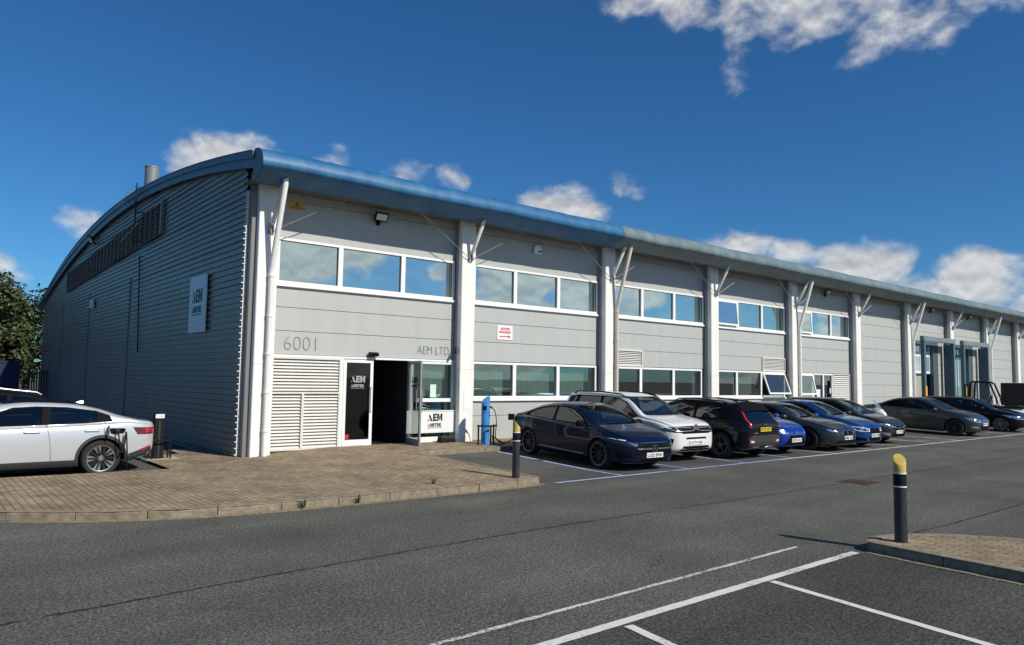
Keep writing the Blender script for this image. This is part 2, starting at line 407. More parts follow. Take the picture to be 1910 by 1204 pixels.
# ------------------------------------------------------------------ mesh helpers
class MB:
    def __init__(s): s.v = []; s.f = []; s.mi = []
    def add(s, vs, fs, mi=0):
        o = len(s.v); s.v += [tuple(v) for v in vs]
        for f in fs: s.f.append([i+o for i in f]); s.mi.append(mi)
        return s
    def box(s, x0, x1, y0, y1, z0, z1, mi=0):
        if x0 > x1: x0, x1 = x1, x0
        if y0 > y1: y0, y1 = y1, y0
        if z0 > z1: z0, z1 = z1, z0
        return s.add([(x0,y0,z0),(x1,y0,z0),(x1,y1,z0),(x0,y1,z0),(x0,y0,z1),(x1,y0,z1),(x1,y1,z1),(x0,y1,z1)],
              [(0,3,2,1),(4,5,6,7),(0,1,5,4),(1,2,6,5),(2,3,7,6),(3,0,4,7)], mi)
    def obox(s, c, ax, ay, az, mi=0):
        c = Vector(c); ax = Vector(ax); ay = Vector(ay); az = Vector(az)
        vs = [c+ax*i+ay*j+az*k for k in (-1,1) for (i,j) in ((-1,-1),(1,-1),(1,1),(-1,1))]
        return s.add(vs, [(0,3,2,1),(4,5,6,7),(0,1,5,4),(1,2,6,5),(2,3,7,6),(3,0,4,7)], mi)
    def prism(s, poly, fn, d0, d1, mi=0):
        """poly 2-d outline, fn(u, v, d) -> point"""
        n = len(poly)
        vs = [fn(u, v, d0) for u, v in poly]+[fn(u, v, d1) for u, v in poly]
        fs = [tuple(range(n))[::-1], tuple(range(n, 2*n))]+[(i, (i+1) % n, n+(i+1) % n, n+i) for i in range(n)]
        return s.add(vs, fs, mi)
    def tube(s, pts, r, n=10, mi=0, caps=True):
        pts = [Vector(p) for p in pts]
        rs = r if isinstance(r, (list, tuple)) else [r]*len(pts)
        vs = []; fs = []
        up = None
        for i, p in enumerate(pts):
            d = (pts[min(i+1, len(pts)-1)]-pts[max(i-1, 0)])
            d = d.normalized() if d.length > 1e-9 else Vector((0, 0, 1))
            if up is None:
                up = d.orthogonal().normalized()
            else:
                up = (up-d*up.dot(d))
                up = up.normalized() if up.length > 1e-6 else d.orthogonal().normalized()
            w = d.cross(up)
            for k in range(n):
                a = 2*math.pi*k/n
                vs.append(p+(up*math.cos(a)+w*math.sin(a))*rs[i])
        for i in range(len(pts)-1):
            for k in range(n):
                fs.append((i*n+k, i*n+(k+1) % n, (i+1)*n+(k+1) % n, (i+1)*n+k))
        if caps:
            fs.append(tuple(range(n))[::-1]); fs.append(tuple(range((len(pts)-1)*n, len(pts)*n)))
        return s.add(vs, fs, mi)
    def lathe(s, prof, c=(0,0,0), axis='z', n=24, mi=0, caps=True):
        """prof: list of (r, h)"""
        vs = []
        c = Vector(c)
        for r, h in prof:
            for k in range(n):
                a = 2*math.pi*k/n
                q = (r*math.cos(a), r*math.sin(a), h)
                if axis == 'y': q = (q[0], q[2], q[1])
                if axis == 'x': q = (q[2], q[0], q[1])
                vs.append(c+Vector(q))
        fs = []
        for i in range(len(prof)-1):
            for k in range(n):
                fs.append((i*n+k, i*n+(k+1) % n, (i+1)*n+(k+1) % n, (i+1)*n+k))
        if caps: fs.append(tuple(range(n))[::-1]); fs.append(tuple(range((len(prof)-1)*n, len(prof)*n)))
        return s.add(vs, fs, mi)
    def build(s, name, mats, parent=None, smooth=False, bevel=0.0, angle=40, loc=None):
        me = bpy.data.meshes.new(name)
        me.from_pydata(s.v, [], s.f)
        ms = mats if isinstance(mats, (list, tuple)) else [mats]
        for m in ms: me.materials.append(m)
        if len(ms) > 1: me.polygons.foreach_set('material_index', s.mi)
        bm = bmesh.new(); bm.from_mesh(me)
        bmesh.ops.recalc_face_normals(bm, faces=bm.faces)
        if bevel:
            es = [e for e in bm.edges if len(e.link_faces) == 2 and e.calc_face_angle(0) > R(30)]
            bmesh.ops.bevel(bm, geom=es, offset=bevel, segments=2, affect='EDGES', profile=.5, clamp_overlap=True)
        bm.to_mesh(me); bm.free()
        if smooth:
            me.shade_smooth() if hasattr(me, 'shade_smooth') else None
            try: me.set_sharp_from_angle(angle=R(angle))
            except Exception: pass
        o = bpy.data.objects.new(name, me)
        COL.objects.link(o)
        if parent: o.parent = parent
        if loc: o.location = loc
        return o

def tag(o, label=None, cat=None, group=None, kind=None):
    if label: o['label'] = label
    if cat: o['category'] = cat
    if group: o['group'] = group
    if kind: o['kind'] = kind
    return o
def empty(name, loc=(0,0,0), rz=0.0):
    o = bpy.data.objects.new(name, None)
    o.empty_display_size = .2
    COL.objects.link(o); o.location = loc; o.rotation_euler = (0, 0, rz)
    return o
def copy_tree(o, parent=None):
    c = o.copy(); COL.objects.link(c)
    if parent: c.parent = parent
    for ch in list(o.children): copy_tree(ch, c)
    return c
def lerp(a, b, t): return a+(b-a)*t
def clamp(x, a=0., b=1.): return max(a, min(b, x))
def text_mesh(txt, size, depth=.003, bold=0.0, align='CENTER', spacing=1.0):
    """writing as (verts, faces) in its own x-y plane, centred"""
    cu = bpy.data.curves.new('writing', 'FONT')
    cu.body = txt; cu.size = size; cu.align_x = align; cu.align_y = 'CENTER'
    cu.extrude = depth; cu.offset = bold; cu.space_character = spacing; cu.resolution_u = 3
    o = bpy.data.objects.new('writing', cu); COL.objects.link(o)
    dg = bpy.context.evaluated_depsgraph_get()
    me = bpy.data.meshes.new_from_object(o.evaluated_get(dg))
    vs = [v.co.copy() for v in me.vertices]; fs = [tuple(p.vertices) for p in me.polygons]
    bpy.data.objects.remove(o); bpy.data.curves.remove(cu); bpy.data.meshes.remove(me)
    return vs, fs
def put_text(mb, txt, size, origin, ex, ey, width=None, height=None, mi=0, depth=.003, bold=0.0, spacing=1.0):
    """lay writing on a plane given by origin (its centre) and unit vectors ex, ey"""
    vs, fs = text_mesh(txt, size, depth, bold, spacing=spacing)
    if not vs: return
    x0 = min(v.x for v in vs); x1 = max(v.x for v in vs); y0 = min(v.y for v in vs); y1 = max(v.y for v in vs)
    sx = width/(x1-x0) if width else 1.0
    sy = height/(y1-y0) if height else (sx if width else 1.0)
    if height and not width: sx = sy
    ex = Vector(ex); ey = Vector(ey); n = ex.cross(ey); origin = Vector(origin)
    mb.add([origin+ex*((v.x-(x0+x1)/2)*sx)+ey*((v.y-(y0+y1)/2)*sy)+n*v.z for v in vs], fs, mi)

# ------------------------------------------------------------------ ground
def gz(x, y):
    """yard surface: falls away from the building across the parking bays"""
    if x < 3.3: return 0.0
    return .11*clamp((y+5.6)/3.7)
def pz(x, y):
    """block-paved apron"""
    return .12+.135*clamp((y+6.5)/6.0)*clamp((x+.6)/2.4)

def sheet(name, xs, ys, zf, m, kind='structure'):
    v = [(x, y, zf(x, y)) for y in ys for x in xs]
    n = len(xs)
    f = [(j*n+i, j*n+i+1, (j+1)*n+i+1, (j+1)*n+i) for j in range(len(ys)-1) for i in range(n-1)]
    mb = MB().add(v, f)
    o = mb.build(name, m)
    return tag(o, kind=kind)
sheet('ground', [-3000, -300, -30, -8, 3.3, 3.302, 30, 62, 300, 3000], [-3000, -300, -40, -13.1, -6.7, -5.6, -1.9, 0, 4, 33, 300, 3000], gz, M_ASPH)
sheet('parking_area', [3.42, 30, 62], [-6.6, -5.6, -3.5, -1.9], lambda x, y: gz(x, y)+.004, M_ASPH3)

def cdt_sheet(name, outline, zf, m, step=.5, lift=0.0):
    pts = [Vector(p) for p in outline]
    edges = [(i, (i+1) % len(pts)) for i in range(len(pts))]
    x0 = min(p.x for p in pts); x1 = max(p.x for p in pts); y0 = min(p.y for p in pts); y1 = max(p.y for p in pts)
    n = len(pts)
    y = y0+step*.5
    while y < y1:
        x = x0+step*.5
        while x < x1:
            pts.append(Vector((x, y))); x += step if x < 8 else step*6
        y += step
    res = delaunay_2d_cdt(pts, edges, [list(range(n))], 1, 1e-5)
    vs = [(p.x, p.y, zf(p.x, p.y)+lift) for p in res[0]]
    return MB().add(vs, [tuple(f) for f in res[2]]).build(name, m)

KERB = [(-7.3, -1.2), (-6.9, -2.6), (-6.35, -3.9), (-5.85, -4.68), (-5.32, -5.17), (-4.75, -5.6), (-4.1, -5.98), (-3.36, -6.28), (-2.5, -6.47), (-1.6, -6.56), (-.7, -6.60),
        (.6, -6.64), (1.8, -6.66), (3.0, -6.65), (3.28, -6.58), (3.38, -6.35), (3.38, -3.6), (3.36, -2.3), (3.46, -2.0), (3.75, -1.9), (8, -1.9), (20, -1.9), (34, -1.9), (62, -1.9)]
outline = KERB+[(62, .2), (-.2, .2), (-.28, 2.6), (-1.15, 2.6), (-1.15, 1.5), (-2.15, 1.5), (-2.15, -1.42), (-3.0, -1.36), (-5.0, -1.22)]
PAV = cdt_sheet('pavement', outline, pz, M_PAVE)
tag(PAV, kind='structure')
def outward(poly, i):
    a = Vector(poly[max(i-1, 0)]); b = Vector(poly[min(i+1, len(poly)-1)])
    d = (b-a).normalized()
    return Vector((d.y, -d.x))
def resample(poly, step):
    out = []
    for a, b in zip(poly[:-1], poly[1:]):
        a = Vector(a); b = Vector(b); n = max(1, int(round((b-a).length/step)))
        out += [a.lerp(b, i/n) for i in range(n)]
    return out+[Vector(poly[-1])]
def smooth_poly(poly, it=2):
    p = [Vector(q) for q in poly]
    for _ in range(it):
        q = [p[0]]
        for a, b in zip(p[:-1], p[1:]): q += [a.lerp(b, .25), a.lerp(b, .75)]
        p = q+[p[-1]]
    return p
def along(poly):
    d = [0.0]
    for a, b in zip(poly[:-1], poly[1:]): d.append(d[-1]+(Vector(b)-Vector(a)).length)
    return d
def at_len(poly, d, s):
    for i in range(len(d)-1):
        if s <= d[i+1] or i == len(d)-2:
            t = (s-d[i])/max(1e-6, d[i+1]-d[i])
            a = Vector(poly[i]); b = Vector(poly[i+1])
            q = (b-a).normalized()
            return a.lerp(b, clamp(t)), Vector((q.y, -q.x))
def kerb_run(mb, poly, zf, s0, s1, unit=.915, w=.125, lo=-.15, up=.0, rnd=random.Random(3), sub=3):
    """separate kerb stones laid along a line; outer face to the right of the direction of travel"""
    d = along(poly); s = s0
    while s < s1-.05:
        e = min(s+unit-.012, s1)
        jig = rnd.uniform(-.004, .004); jz = rnd.uniform(-.003, .003)
        secs = []
        for k in range(sub+1):
            q, nrm = at_len(poly, d, lerp(s, e, k/sub))
            z = zf(q.x, q.y)+up+jz
            o = q+nrm*jig; i = q-nrm*(w+jig)
            secs.append([(o.x, o.y, z+lo), (o.x, o.y, z-.022), (o.x-nrm.x*.022, o.y-nrm.y*.022, z+.002), (i.x, i.y, z+.004), (i.x, i.y, z+lo)])
        vs = [p for sct in secs for p in sct]; fs = []
        for k in range(sub):
            for j in range(5): fs.append((k*5+j, k*5+(j+1) % 5, (k+1)*5+(j+1) % 5, (k+1)*5+j))
        fs += [tuple(range(5))[::-1], tuple(range(sub*5, sub*5+5))]
        mb.add(vs, fs); s += unit
KP = smooth_poly(KERB[:14], 2)+smooth_poly(KERB[14:], 1)
mb = MB(); kd = along(KP); kerb_run(mb, KP, lambda x, y: pz(x, y)+.004, 0, kd[-1])
tag(mb.build('kerb', M_KERB, bevel=.004), kind='structure')
# brick channel at the kerb foot, along the road
mb = MB(); rnd = random.Random(5)
s = 0
stop = 0
KPs = [p for p in KP if p.y < -1.3 and p.x < 3.4]
dd = along(KPs)
lim = next((dd[i] for i in range(len(KPs)) if KPs[i].x > 3.2), dd[-1])
while s < lim:
    q, nrm = at_len(KPs, dd, s); q2, n2 = at_len(KPs, dd, s+.196)
    a = q+nrm*.008; b = q2+n2*.008; c = q2+n2*.108; e = q+nrm*.108
    z = .010+rnd.uniform(-.002, .002)
    mb.add([(p.x, p.y, h) for h in (-.03, z) for p in (a, b, c, e)], [(0,1,2,3), (4,5,6,7), (0,1,5,4), (1,2,6,5), (2,3,7,6), (3,0,4,7)])
    s += .206
tag(mb.build('channel', M_CHAN), kind='structure')

# island at the right with kerb and brick channel
ISL = [(2.36, -17.4), (2.50, -15.9), (2.61, -14.85), (2.70, -13.55), (2.72, -13.22), (2.86, -13.09), (3.15, -13.06), (3.6, -13.18), (4.15, -13.6), (4.6, -14.25), (4.85, -15.2), (4.9, -17.4)]
IP = smooth_poly(ISL, 2)[::-1]
tag(cdt_sheet('traffic_island', [tuple(p) for p in IP[::-1]], lambda x, y: .12, M_PAVE, .4), kind='structure')
mb = MB(); di = along(IP); kerb_run(mb, IP, lambda x, y: .124, 0, di[-1])
tag(mb.build('island_kerb', M_KERB, bevel=.004), kind='structure')
mb = MB(); s = 0
IQ = IP
while s < di[-1]-.2:
    q, nrm = at_len(IQ, di, s); q2, n2 = at_len(IQ, di, s+.196)
    if q.x < 2.75:
        a = q+nrm*.008; b = q2+n2*.008; c = q2+n2*.108; e = q+nrm*.108
        z = .010+rnd.uniform(-.002, .002)
        mb.add([(p.x, p.y, h) for h in (-.03, z) for p in (a, b, c, e)], [(0,1,2,3), (4,5,6,7), (0,1,5,4), (1,2,6,5), (2,3,7,6), (3,0,4,7)])
    s += .206
tag(mb.build('island_channel', M_CHAN), kind='structure')
# darker resurfaced bays in the foreground
tag(cdt_sheet('near_parking_area', [(-9, -13.15), (2.58, -13.12), (2.50, -14.85), (2.38, -15.9), (2.25, -17.3), (-9, -17.4)], lambda x, y: .004, M_ASPH2, 1.2), kind='structure')

# painted lines
def strip(mb, a, b, w, lift, step=.5, zf=gz, jag=0.0, rnd=random.Random(11)):
    a = Vector(a); b = Vector(b); n = max(1, int((b-a).length/step)); d = (b-a).normalized(); nr = Vector((-d.y, d.x))
    vs = []
    for i in range(n+1):
        q = a.lerp(b, i/n)
        for sgn in (-1, 1):
            p = q+nr*(sgn*w/2+rnd.uniform(-jag, jag)); vs.append((p.x, p.y, zf(q.x, q.y)+lift))
    mb.add(vs, [(2*i, 2*i+2, 2*i+3, 2*i+1) for i in range(n)])
TICKS = [5.67, 7.95, 10.3, 12.6, 14.95, 17.4, 19.65, 22.3, 24.6, 27.0, 31.2, 33.6, 36.0]
mb = MB(); strip(mb, (3.6, -6.66), (11.9, -6.70), .10, .009, jag=.003)
for t in TICKS[:4]: strip(mb, (t-.02, -6.60), (t+.22, -2.0), .09, .009, jag=.003)
tag(mb.build('blue_parking_lines', M_BLUE_LINE), kind='structure')
mb = MB(); strip(mb, (11.9, -6.70), (40, -6.76), .10, .009, jag=.003)
for t in TICKS[4:]: strip(mb, (t-.02, -6.64), (t+.22, -2.0), .09, .009)
tag(mb.build('white_parking_lines', M_WHITE_LINE), kind='structure')
mb = MB(); strip(mb, (22.5, -4.0), (26.9, -6.6), .10, .013); strip(mb, (24.7, -2.2), (30.8, -6.6), .10, .013); strip(mb, (22.45, -5.9), (24.5, -6.6), .10, .013); strip(mb, (31.3, -4.4), (35.8, -6.6), .10, .013)
tag(mb.build('yellow_hatch_lines', M_YELLOW_LINE), kind='structure')
mb = MB(); strip(mb, (-6.5, -12.71), (2.25, -12.53), .055, .008, .12, jag=.006)
tag(mb.build('thin_road_line', M_THIN_LINE), kind='structure')
mb = MB(); strip(mb, (-7, -13.20), (2.55, -13.12), .105, .009, .12, jag=.005)
for a, b in (((-1.72, -13.25), (-2.32, -17.0)), ((.52, -13.22), (-.03, -17.0))): strip(mb, a, b, .095, .009, .12, jag=.004)
tag(mb.build('near_bay_lines', M_WHITE_LINE), kind='structure')
# tarred seams of the road surface
mb = MB(); rj = random.Random(2)
def seam(pts, w):
    for a, b in zip(pts[:-1], pts[1:]):
        a = Vector(a); b = Vector(b); n = max(1, int((b-a).length/.07)); vs = []
        for i in range(n+1):
            q = a.lerp(b, i/n); ww = w*rj.uniform(.35, 1.25)*(.35 if rj.random() < .2 else 1); off = rj.uniform(-.012, .012)
            vs += [(q.x, q.y+off-ww/2, .005), (q.x, q.y+off+ww/2, .005)]
        mb.add(vs, [(2*i, 2*i+2, 2*i+3, 2*i+1) for i in range(n)])
seam([(-9, -10.3), (-5.76, -10.17), (-3.5, -9.99), (-1, -9.87), (.3, -9.83), (2.2, -9.86)], .038)
seam([(2.2, -9.86), (5.23, -9.96), (9.0, -9.98)], .025)
seam([(9.5, -9.95), (20, -10.08), (34, -10.1)], .03)
seam([(3.9, -13.02), (6, -13.1), (8.8, -13.12), (14, -13.1)], .035)
tag(mb.build('tar_seam', M_TAR), kind='structure')
# manhole cover
mc = empty('manhole_cover', (9.15, -10.1, 0))
MB().box(-.34, .34, -.34, .34, -.02, .008).build('frame', M_RUST, mc)
mb = MB()
for i in range(-4, 5): mb.box(i*.065-.022, i*.065+.022, -.29, .29, .008, .014)
mb.build('lid', M_RUST, mc)
tag(mc, 'square rusty brown manhole cover set in the grey asphalt road', 'manhole cover')

# ------------------------------------------------------------------ the industrial unit
BLD = empty('industrial_building', (0, 0, 0))
tag(BLD, 'long pale grey industrial unit with curved roof, blue eaves and white columns', 'building')
def part(mb, name, m, parent=None, label=None, **k):
    o = mb.build(name, m, parent or BLD, **k)
    if label: o['label'] = label
    return o
def roof_o(y):
    return -3.13614e-05*y**3-.00534742*y*y+.15628661*y+7.33016
def roof_l(y):
    return 3.50158e-05*y**3-.00779253*y*y+.17535176*y+6.888248
NB = 11
XR = 6*NB-.2
# cladding planks
mb = MB(); G = .012
UP = [(4.30+1.14, 5.90), (5.90, 6.40), (6.40, 7.0)]
def plank(x0, x1, z0, z1, y=0.0): mb.box(x0, x1, y, y+.05, z0+G/2, z1-G/2)
for k in range(NB):
    a, b = 6*k+.25, 6*k+5.78
    if k == 0: a = .30
    if k < 5:
        for z0, z1 in ((5.445, 6.39), (6.39, 7.05)): plank(a, b, z0, z1)
        plank(a, b, 3.72, 4.235); plank(a, b, 3.14, 3.72)
        if k == 2: plank(14.10, b, 2.56, 3.14)
        elif k == 3: plank(a, 21.86, 2.56, 3.14)
        else: plank(a, b, 2.56, 3.14)
        if k in (1, 2, 3): plank(a, b, .95, 1.385); plank(a, b, .22, .95)
        if k == 4: plank(a, 26.1, .95, 1.385); plank(a, 26.1, .22, .95)
    elif k in (6, 7):
        d0, d1 = (37.2, 40.75) if k == 6 else (42.6, 46.3)
        for i in range(12):
            z0 = .19+.62*i; z1 = min(z0+.62, 7.1)
            if z0 > 7.0: break
            if z1 <= 4.60: plank(a, d0, z0, z1); plank(d1, b, z0, z1)
            elif z0 < 4.60: plank(a, d0, z0, 4.60); plank(d1, b, z0, 4.60); plank(a, b, 4.60, z1)
            else: plank(a, b, z0, z1)
    else:
        for i in range(12):
            z0 = .19+.62*i
            if z0 > 7.0: break
            plank(a, b, z0, min(z0+.62, 7.1))
part(mb, 'cladding', M_CLAD, bevel=.004)
# dark liner behind the joints, with the openings left out, and the plinth
mb = MB()
for k in range(NB):
    a, b = 6*k-.25, 6*k+.25
    mb.box(a if k else .0, b, .052, .10, .1, 7.1)
    a, b = 6*k+.25, 6*k+5.75
    if k < 5:
        mb.box(a, b, .052, .10, 5.44, 7.1); mb.box(a, b, .052, .10, 3.16, 4.24)
        if k == 2: mb.box(14.06, b, .052, .10, 2.56, 3.16)
        elif k == 3: mb.box(a, 21.9, .052, .10, 2.56, 3.16)
        else: mb.box(a, b, .052, .10, 2.56, 3.16)
        if k in (1, 2, 3): mb.box(a, b, .052, .10, .1, 1.39)
        if k == 4: mb.box(a, 26.1, .052, .10, .1, 1.39)
    elif k in (6, 7):
        d0, d1 = (37.2, 40.75) if k == 6 else (42.6, 46.3)
        mb.box(a, d0, .052, .10, .1, 7.1); mb.box(d1, b, .052, .10, .1, 7.1); mb.box(d0, d1, .052, .10, 4.6, 7.1)
    else: mb.box(a, b, .052, .10, .1, 7.1)
part(mb, 'wall_liner', M_DARKGAP)
for k in range(NB):
    if k == 0: continue
    mb = MB()
    if k == 4: part(mb.box(24.25, 26.1, -.02, .05, .08, .225), 'plinth', M_FRAME); continue
    if k in (6, 7):
        d0, d1 = (37.2, 40.75) if k == 6 else (42.6, 46.3)
        part(mb.box(6*k+.25, d0, -.02, .05, .08, .195), 'plinth', M_FRAME); part(MB().box(d1, 6*k+5.75, -.02, .05, .08, .195), 'plinth', M_FRAME); continue
    part(mb.box(6*k+.25, 6*k+5.75, -.02, .05, .08, .195), 'plinth', M_FRAME)

# rooms behind the windows
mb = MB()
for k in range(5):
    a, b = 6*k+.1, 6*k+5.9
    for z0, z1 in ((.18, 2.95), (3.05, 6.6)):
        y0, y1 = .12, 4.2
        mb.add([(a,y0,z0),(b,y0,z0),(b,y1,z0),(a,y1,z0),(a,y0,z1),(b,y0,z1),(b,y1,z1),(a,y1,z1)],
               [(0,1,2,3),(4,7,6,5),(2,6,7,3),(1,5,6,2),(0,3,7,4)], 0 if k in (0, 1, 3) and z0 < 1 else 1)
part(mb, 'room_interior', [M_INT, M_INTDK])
# columns
for k in range(NB):
    mb = MB(); c = 6*k+(.088 if k == 0 else .01); h = .247
    mb.prism([(c-h+.02, -.37), (c+h-.02, -.37), (c+h, -.35), (c+h, -.2), (c-h, -.2), (c-h, -.35)], lambda u, v, d: (u, v, d), .08, 6.85)
    o = part(mb, 'column', M_COL, bevel=.006)
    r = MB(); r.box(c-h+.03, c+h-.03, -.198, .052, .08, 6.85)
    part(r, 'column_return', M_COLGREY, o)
    r = MB()
    r.box(c-h-.002, c+h+.002, -.372, -.2, 2.3, 2.306)
    part(r, 'joint_line', M_COLGREY, o)
    if k == 1:
        r = MB(); r.box(c-.10, c+.12, -.378, -.365, 1.15, 1.75); part(r, 'access_cover', M_COL, o)
# struts, brackets, downpipes and tie rods
for k in range(NB):
    c = 6*k+(.12 if k == 0 else .03)
    base = Vector((c, -.40, 5.50)); top = Vector((c+.06, -.98, 6.60))
    mb = MB(); mb.tube([base+(top-base)*.10, base+(top-base)*.16, base+(top-base)*.9, base+(top-base)*.96], [.035, .058, .058, .03], 12)
    st = part(mb, 'strut', M_COL, smooth=True)
    b = MB()
    for s in (-1, 1): b.obox(base+Vector((s*.05, .0, .04)), (.008, 0, 0), (0, .06, 0), (0, .0, .11))
    b.obox(base+Vector((0, .02, -.05)), (.075, 0, 0), (0, .012, 0), (0, 0, .052))
    part(b, 'bracket', M_COLGREY, st)
    b = MB(); b.obox(top+Vector((0, 0, .0)), (.05, 0, 0), (0, .05, 0), (0, 0, .05)); part(b, 'top_plate', M_COLGREY, st)
    for s in (-1, 1):
        if k == 0 and s < 0: continue
        r = MB(); e = base+Vector((s*2.0, -.25, 1.10)); r.tube([base+Vector((s*.06, -.03, .0)), e], .011, 6)
        part(r, 'tie_rod', M_STEEL, st)
    if k % 2 == 0:
        px = c+(.03 if k == 0 else .20); r_ = .066
        mb = MB(); mb.tube([(px, -.455, .16), (px, -.455, 4.50), (px, -.468, 4.56), (px+.02, -1.05, 6.50), (px+.02, -1.06, 6.62)], r_, 14)
        dp = part(mb, 'downpipe', weathered('downpipe_cream_stained', (.62, .585, .50), (.33, .26, .16), (9, 9, 1.2), .7, .5) if k == 2 else M_COL, smooth=True,
                  label='stained cream downpipe' if k == 2 else None)
        b = MB()
        for z in (.75, 1.65, 2.55, 3.45, 4.40): b.lathe([(r_+.012, z-.03), (r_+.012, z+.03)], (px, -.455, 0), 'z', 14); b.box(px-.012, px+.012, -.455, -.36, z-.012, z+.012)
        part(b, 'pipe_collar', MATS['downpipe_cream_stained'] if k == 2 else M_COL, dp, smooth=True)
# windows
def window(x0, x1, z0, z1, splits, panes, sill=True, gls=None, blinds=None, opened=()):
    """a strip of lights: splits are the mullion centres; opened lights are hung out at the foot"""
    gls = gls or M_GLASS
    f = MB(); w = .07; y0, y1 = -.025, .075
    f.box(x0, x1, y0, y1, z1-w, z1); f.box(x0, x1, y0, y1, z0, z0+w)
    f.box(x0, x0+w, y0+.001, y1, z0+w, z1-w); f.box(x1-w, x1, y0+.001, y1, z0+w, z1-w)
    xs = [x0+w*.5]+list(splits)+[x1-w*.5]
    for s in splits: f.box(s-.065, s+.065, y0+.002, y1, z0+w, z1-w)
    if sill: f.box(x0-.02, x1+.02, -.075, .05, z0-.075, z0-.004)
    fr = part(f, 'window', M_FRAME, bevel=.004)
    for i in range(len(xs)-1):
        a = xs[i]+(.035 if i == 0 else .065); b = xs[i+1]-(.035 if i == len(xs)-2 else .065)
        if i in opened:
            h = z1-z0-2*w; ang = opened[i]
            dirv = Vector((0, -math.sin(ang), -math.cos(ang))); nn = Vector((0, -math.cos(ang), math.sin(ang)))
            o = Vector((0, -.03, z1-w))
            cm = (a+b)/2; hw = (b-a)/2
            s = MB()
            for t in (0.03, h-.03): s.obox(o+dirv*t+Vector((cm, 0, 0)), (hw, 0, 0), dirv*.035, nn*.022)
            for sx in (-1, 1): s.obox(o+dirv*(h/2)+Vector((cm+sx*(hw-.035), 0, 0)), (.035, 0, 0), dirv*(h/2-.065), nn*.0215)
            sash = part(s, 'sash', M_FRAME, fr)
            p = MB(); p.obox(o+dirv*(h/2)+Vector((cm, 0, 0)), (hw-.06, 0, 0), dirv*(h/2-.05), nn*.004)
            part(p, 'pane', gls, fr)
            continue
        g = MB(); g.box(a, b, y1-.035, y1-.030, z0+w, z1-w)
        g.box(a, a+.012, y1-.05, y1-.0355, z0+w, z1-w, 1); g.box(b-.012, b, y1-.05, y1-.0355, z0+w, z1-w, 1)
        g.box(a+.012, b-.012, y1-.05, y1-.0355, z1-w-.012, z1-w, 1); g.box(a+.012, b-.012, y1-.05, y1-.0355, z0+w, z0+w+.012, 1)
        part(g, 'pane', [gls, M_FRAME_DK], fr)
        if blinds and i in blinds:
            c0, c1 = blinds[i]
            bl = MB(); q = lerp(a, b, c0); e = lerp(a, b, c1)
            n = max(3, int((e-q)/.127))
            for j in range(n):
                u0 = lerp(q, e, j/n); u1 = lerp(q, e, (j+1)/n)
                bl.add([(u0, .22, z0+.02), (u1+.006, .235, z0+.02), (u1+.006, .235, z1-.03), (u0, .22, z1-.03)], [(0, 1, 2, 3)])
            part(bl, 'blind', M_BLIND, fr)
    return fr
for k in range(5):
    a, b = 6*k+.45, 6*k+5.76
    op = {3: {0: R(5)}, 4: {0: R(4)}}.get(k, {})
    window(a, b, 4.30, 5.44, [a+1.70, a+3.58] if k == 0 else [a+1.62, a+3.46], 3, gls=M_GLASS_MIRROR, opened=op)
window(6.45, 11.70, 1.46, 2.545, [8.08, 9.92], 3, blinds={0: (0, .86), 1: (0, .93), 2: (0, .82)})
window(12.45, 17.62, 1.46, 2.545, [14.0, 15.87], 3, gls=M_GLASS_CLEAR, blinds={2: (.86, 1)})
window(18.45, 23.70, 1.46, 2.545, [20.0, 21.83], 3, blinds={1: (0, .8)}, opened={2: R(20)}, gls=M_GLASS_CLEAR)
window(24.45, 26.12, 1.46, 2.545, [], 1, opened={0: R(14)})
# ventilation louvres
def louvre(x0, x1, z0, z1, n, y=-.03, fw=.05, name='louvre', m=None):
    f = MB(); m = m or M_LOUVRE
    f.box(x0, x0+fw, y-.02, y+.08, z0, z1); f.box(x1-fw, x1, y-.02, y+.08, z0, z1)
    f.box(x0+fw, x1-fw, y-.018, y+.08, z1-fw, z1); f.box(x0+fw, x1-fw, y-.018, y+.08, z0, z0+fw)
    o = part(f, name, m)
    s = MB(); h = (z1-z0-2*fw)/n
    for i in range(n):
        z = z0+fw+h*i
        s.add([(x0+fw, y+.0, z+.004), (x1-fw, y+.0, z+.004), (x1-fw, y+.055, z+h*.80), (x0+fw, y+.055, z+h*.80),
               (x0+fw, y+.008, z-.004), (x1-fw, y+.008, z-.004), (x1-fw, y+.063, z+h*.78), (x0+fw, y+.063, z+h*.78)],
              [(0,1,2,3),(4,7,6,5),(0,4,5,1),(3,2,6,7),(0,3,7,4),(1,5,6,2)])
    part(s, 'slats', m, o)
    b = MB(); b.box(x0+fw, x1-fw, y+.085, y+.10, z0, z1); part(b, 'backing', M_DARKGAP, o)
    return o
louvre(12.40, 14.08, 2.56, 3.15, 8); louvre(21.88, 23.72, 2.56, 3.15, 8)
louvre(27.98, 29.74, .25, 2.545, 22)
lo = louvre(.36, 2.24, .22, 2.50, 28, fw=.045)
b = MB(); b.box(1.20, 1.235, -.062, -.01, .27, 1.62); b.box(.40, 2.2, -.058, -.012, 1.60, 1.645); b.box(1.235, 1.262, -.058, -.012, .27, 1.6); part(b, 'louvre_door_stile', M_LOUVRE, lo)
mb = MB(); mb.box(.34, 5.80, -.045, .05, 2.50, 2.555); part(mb, 'door_head', M_FRAME, bevel=.004)
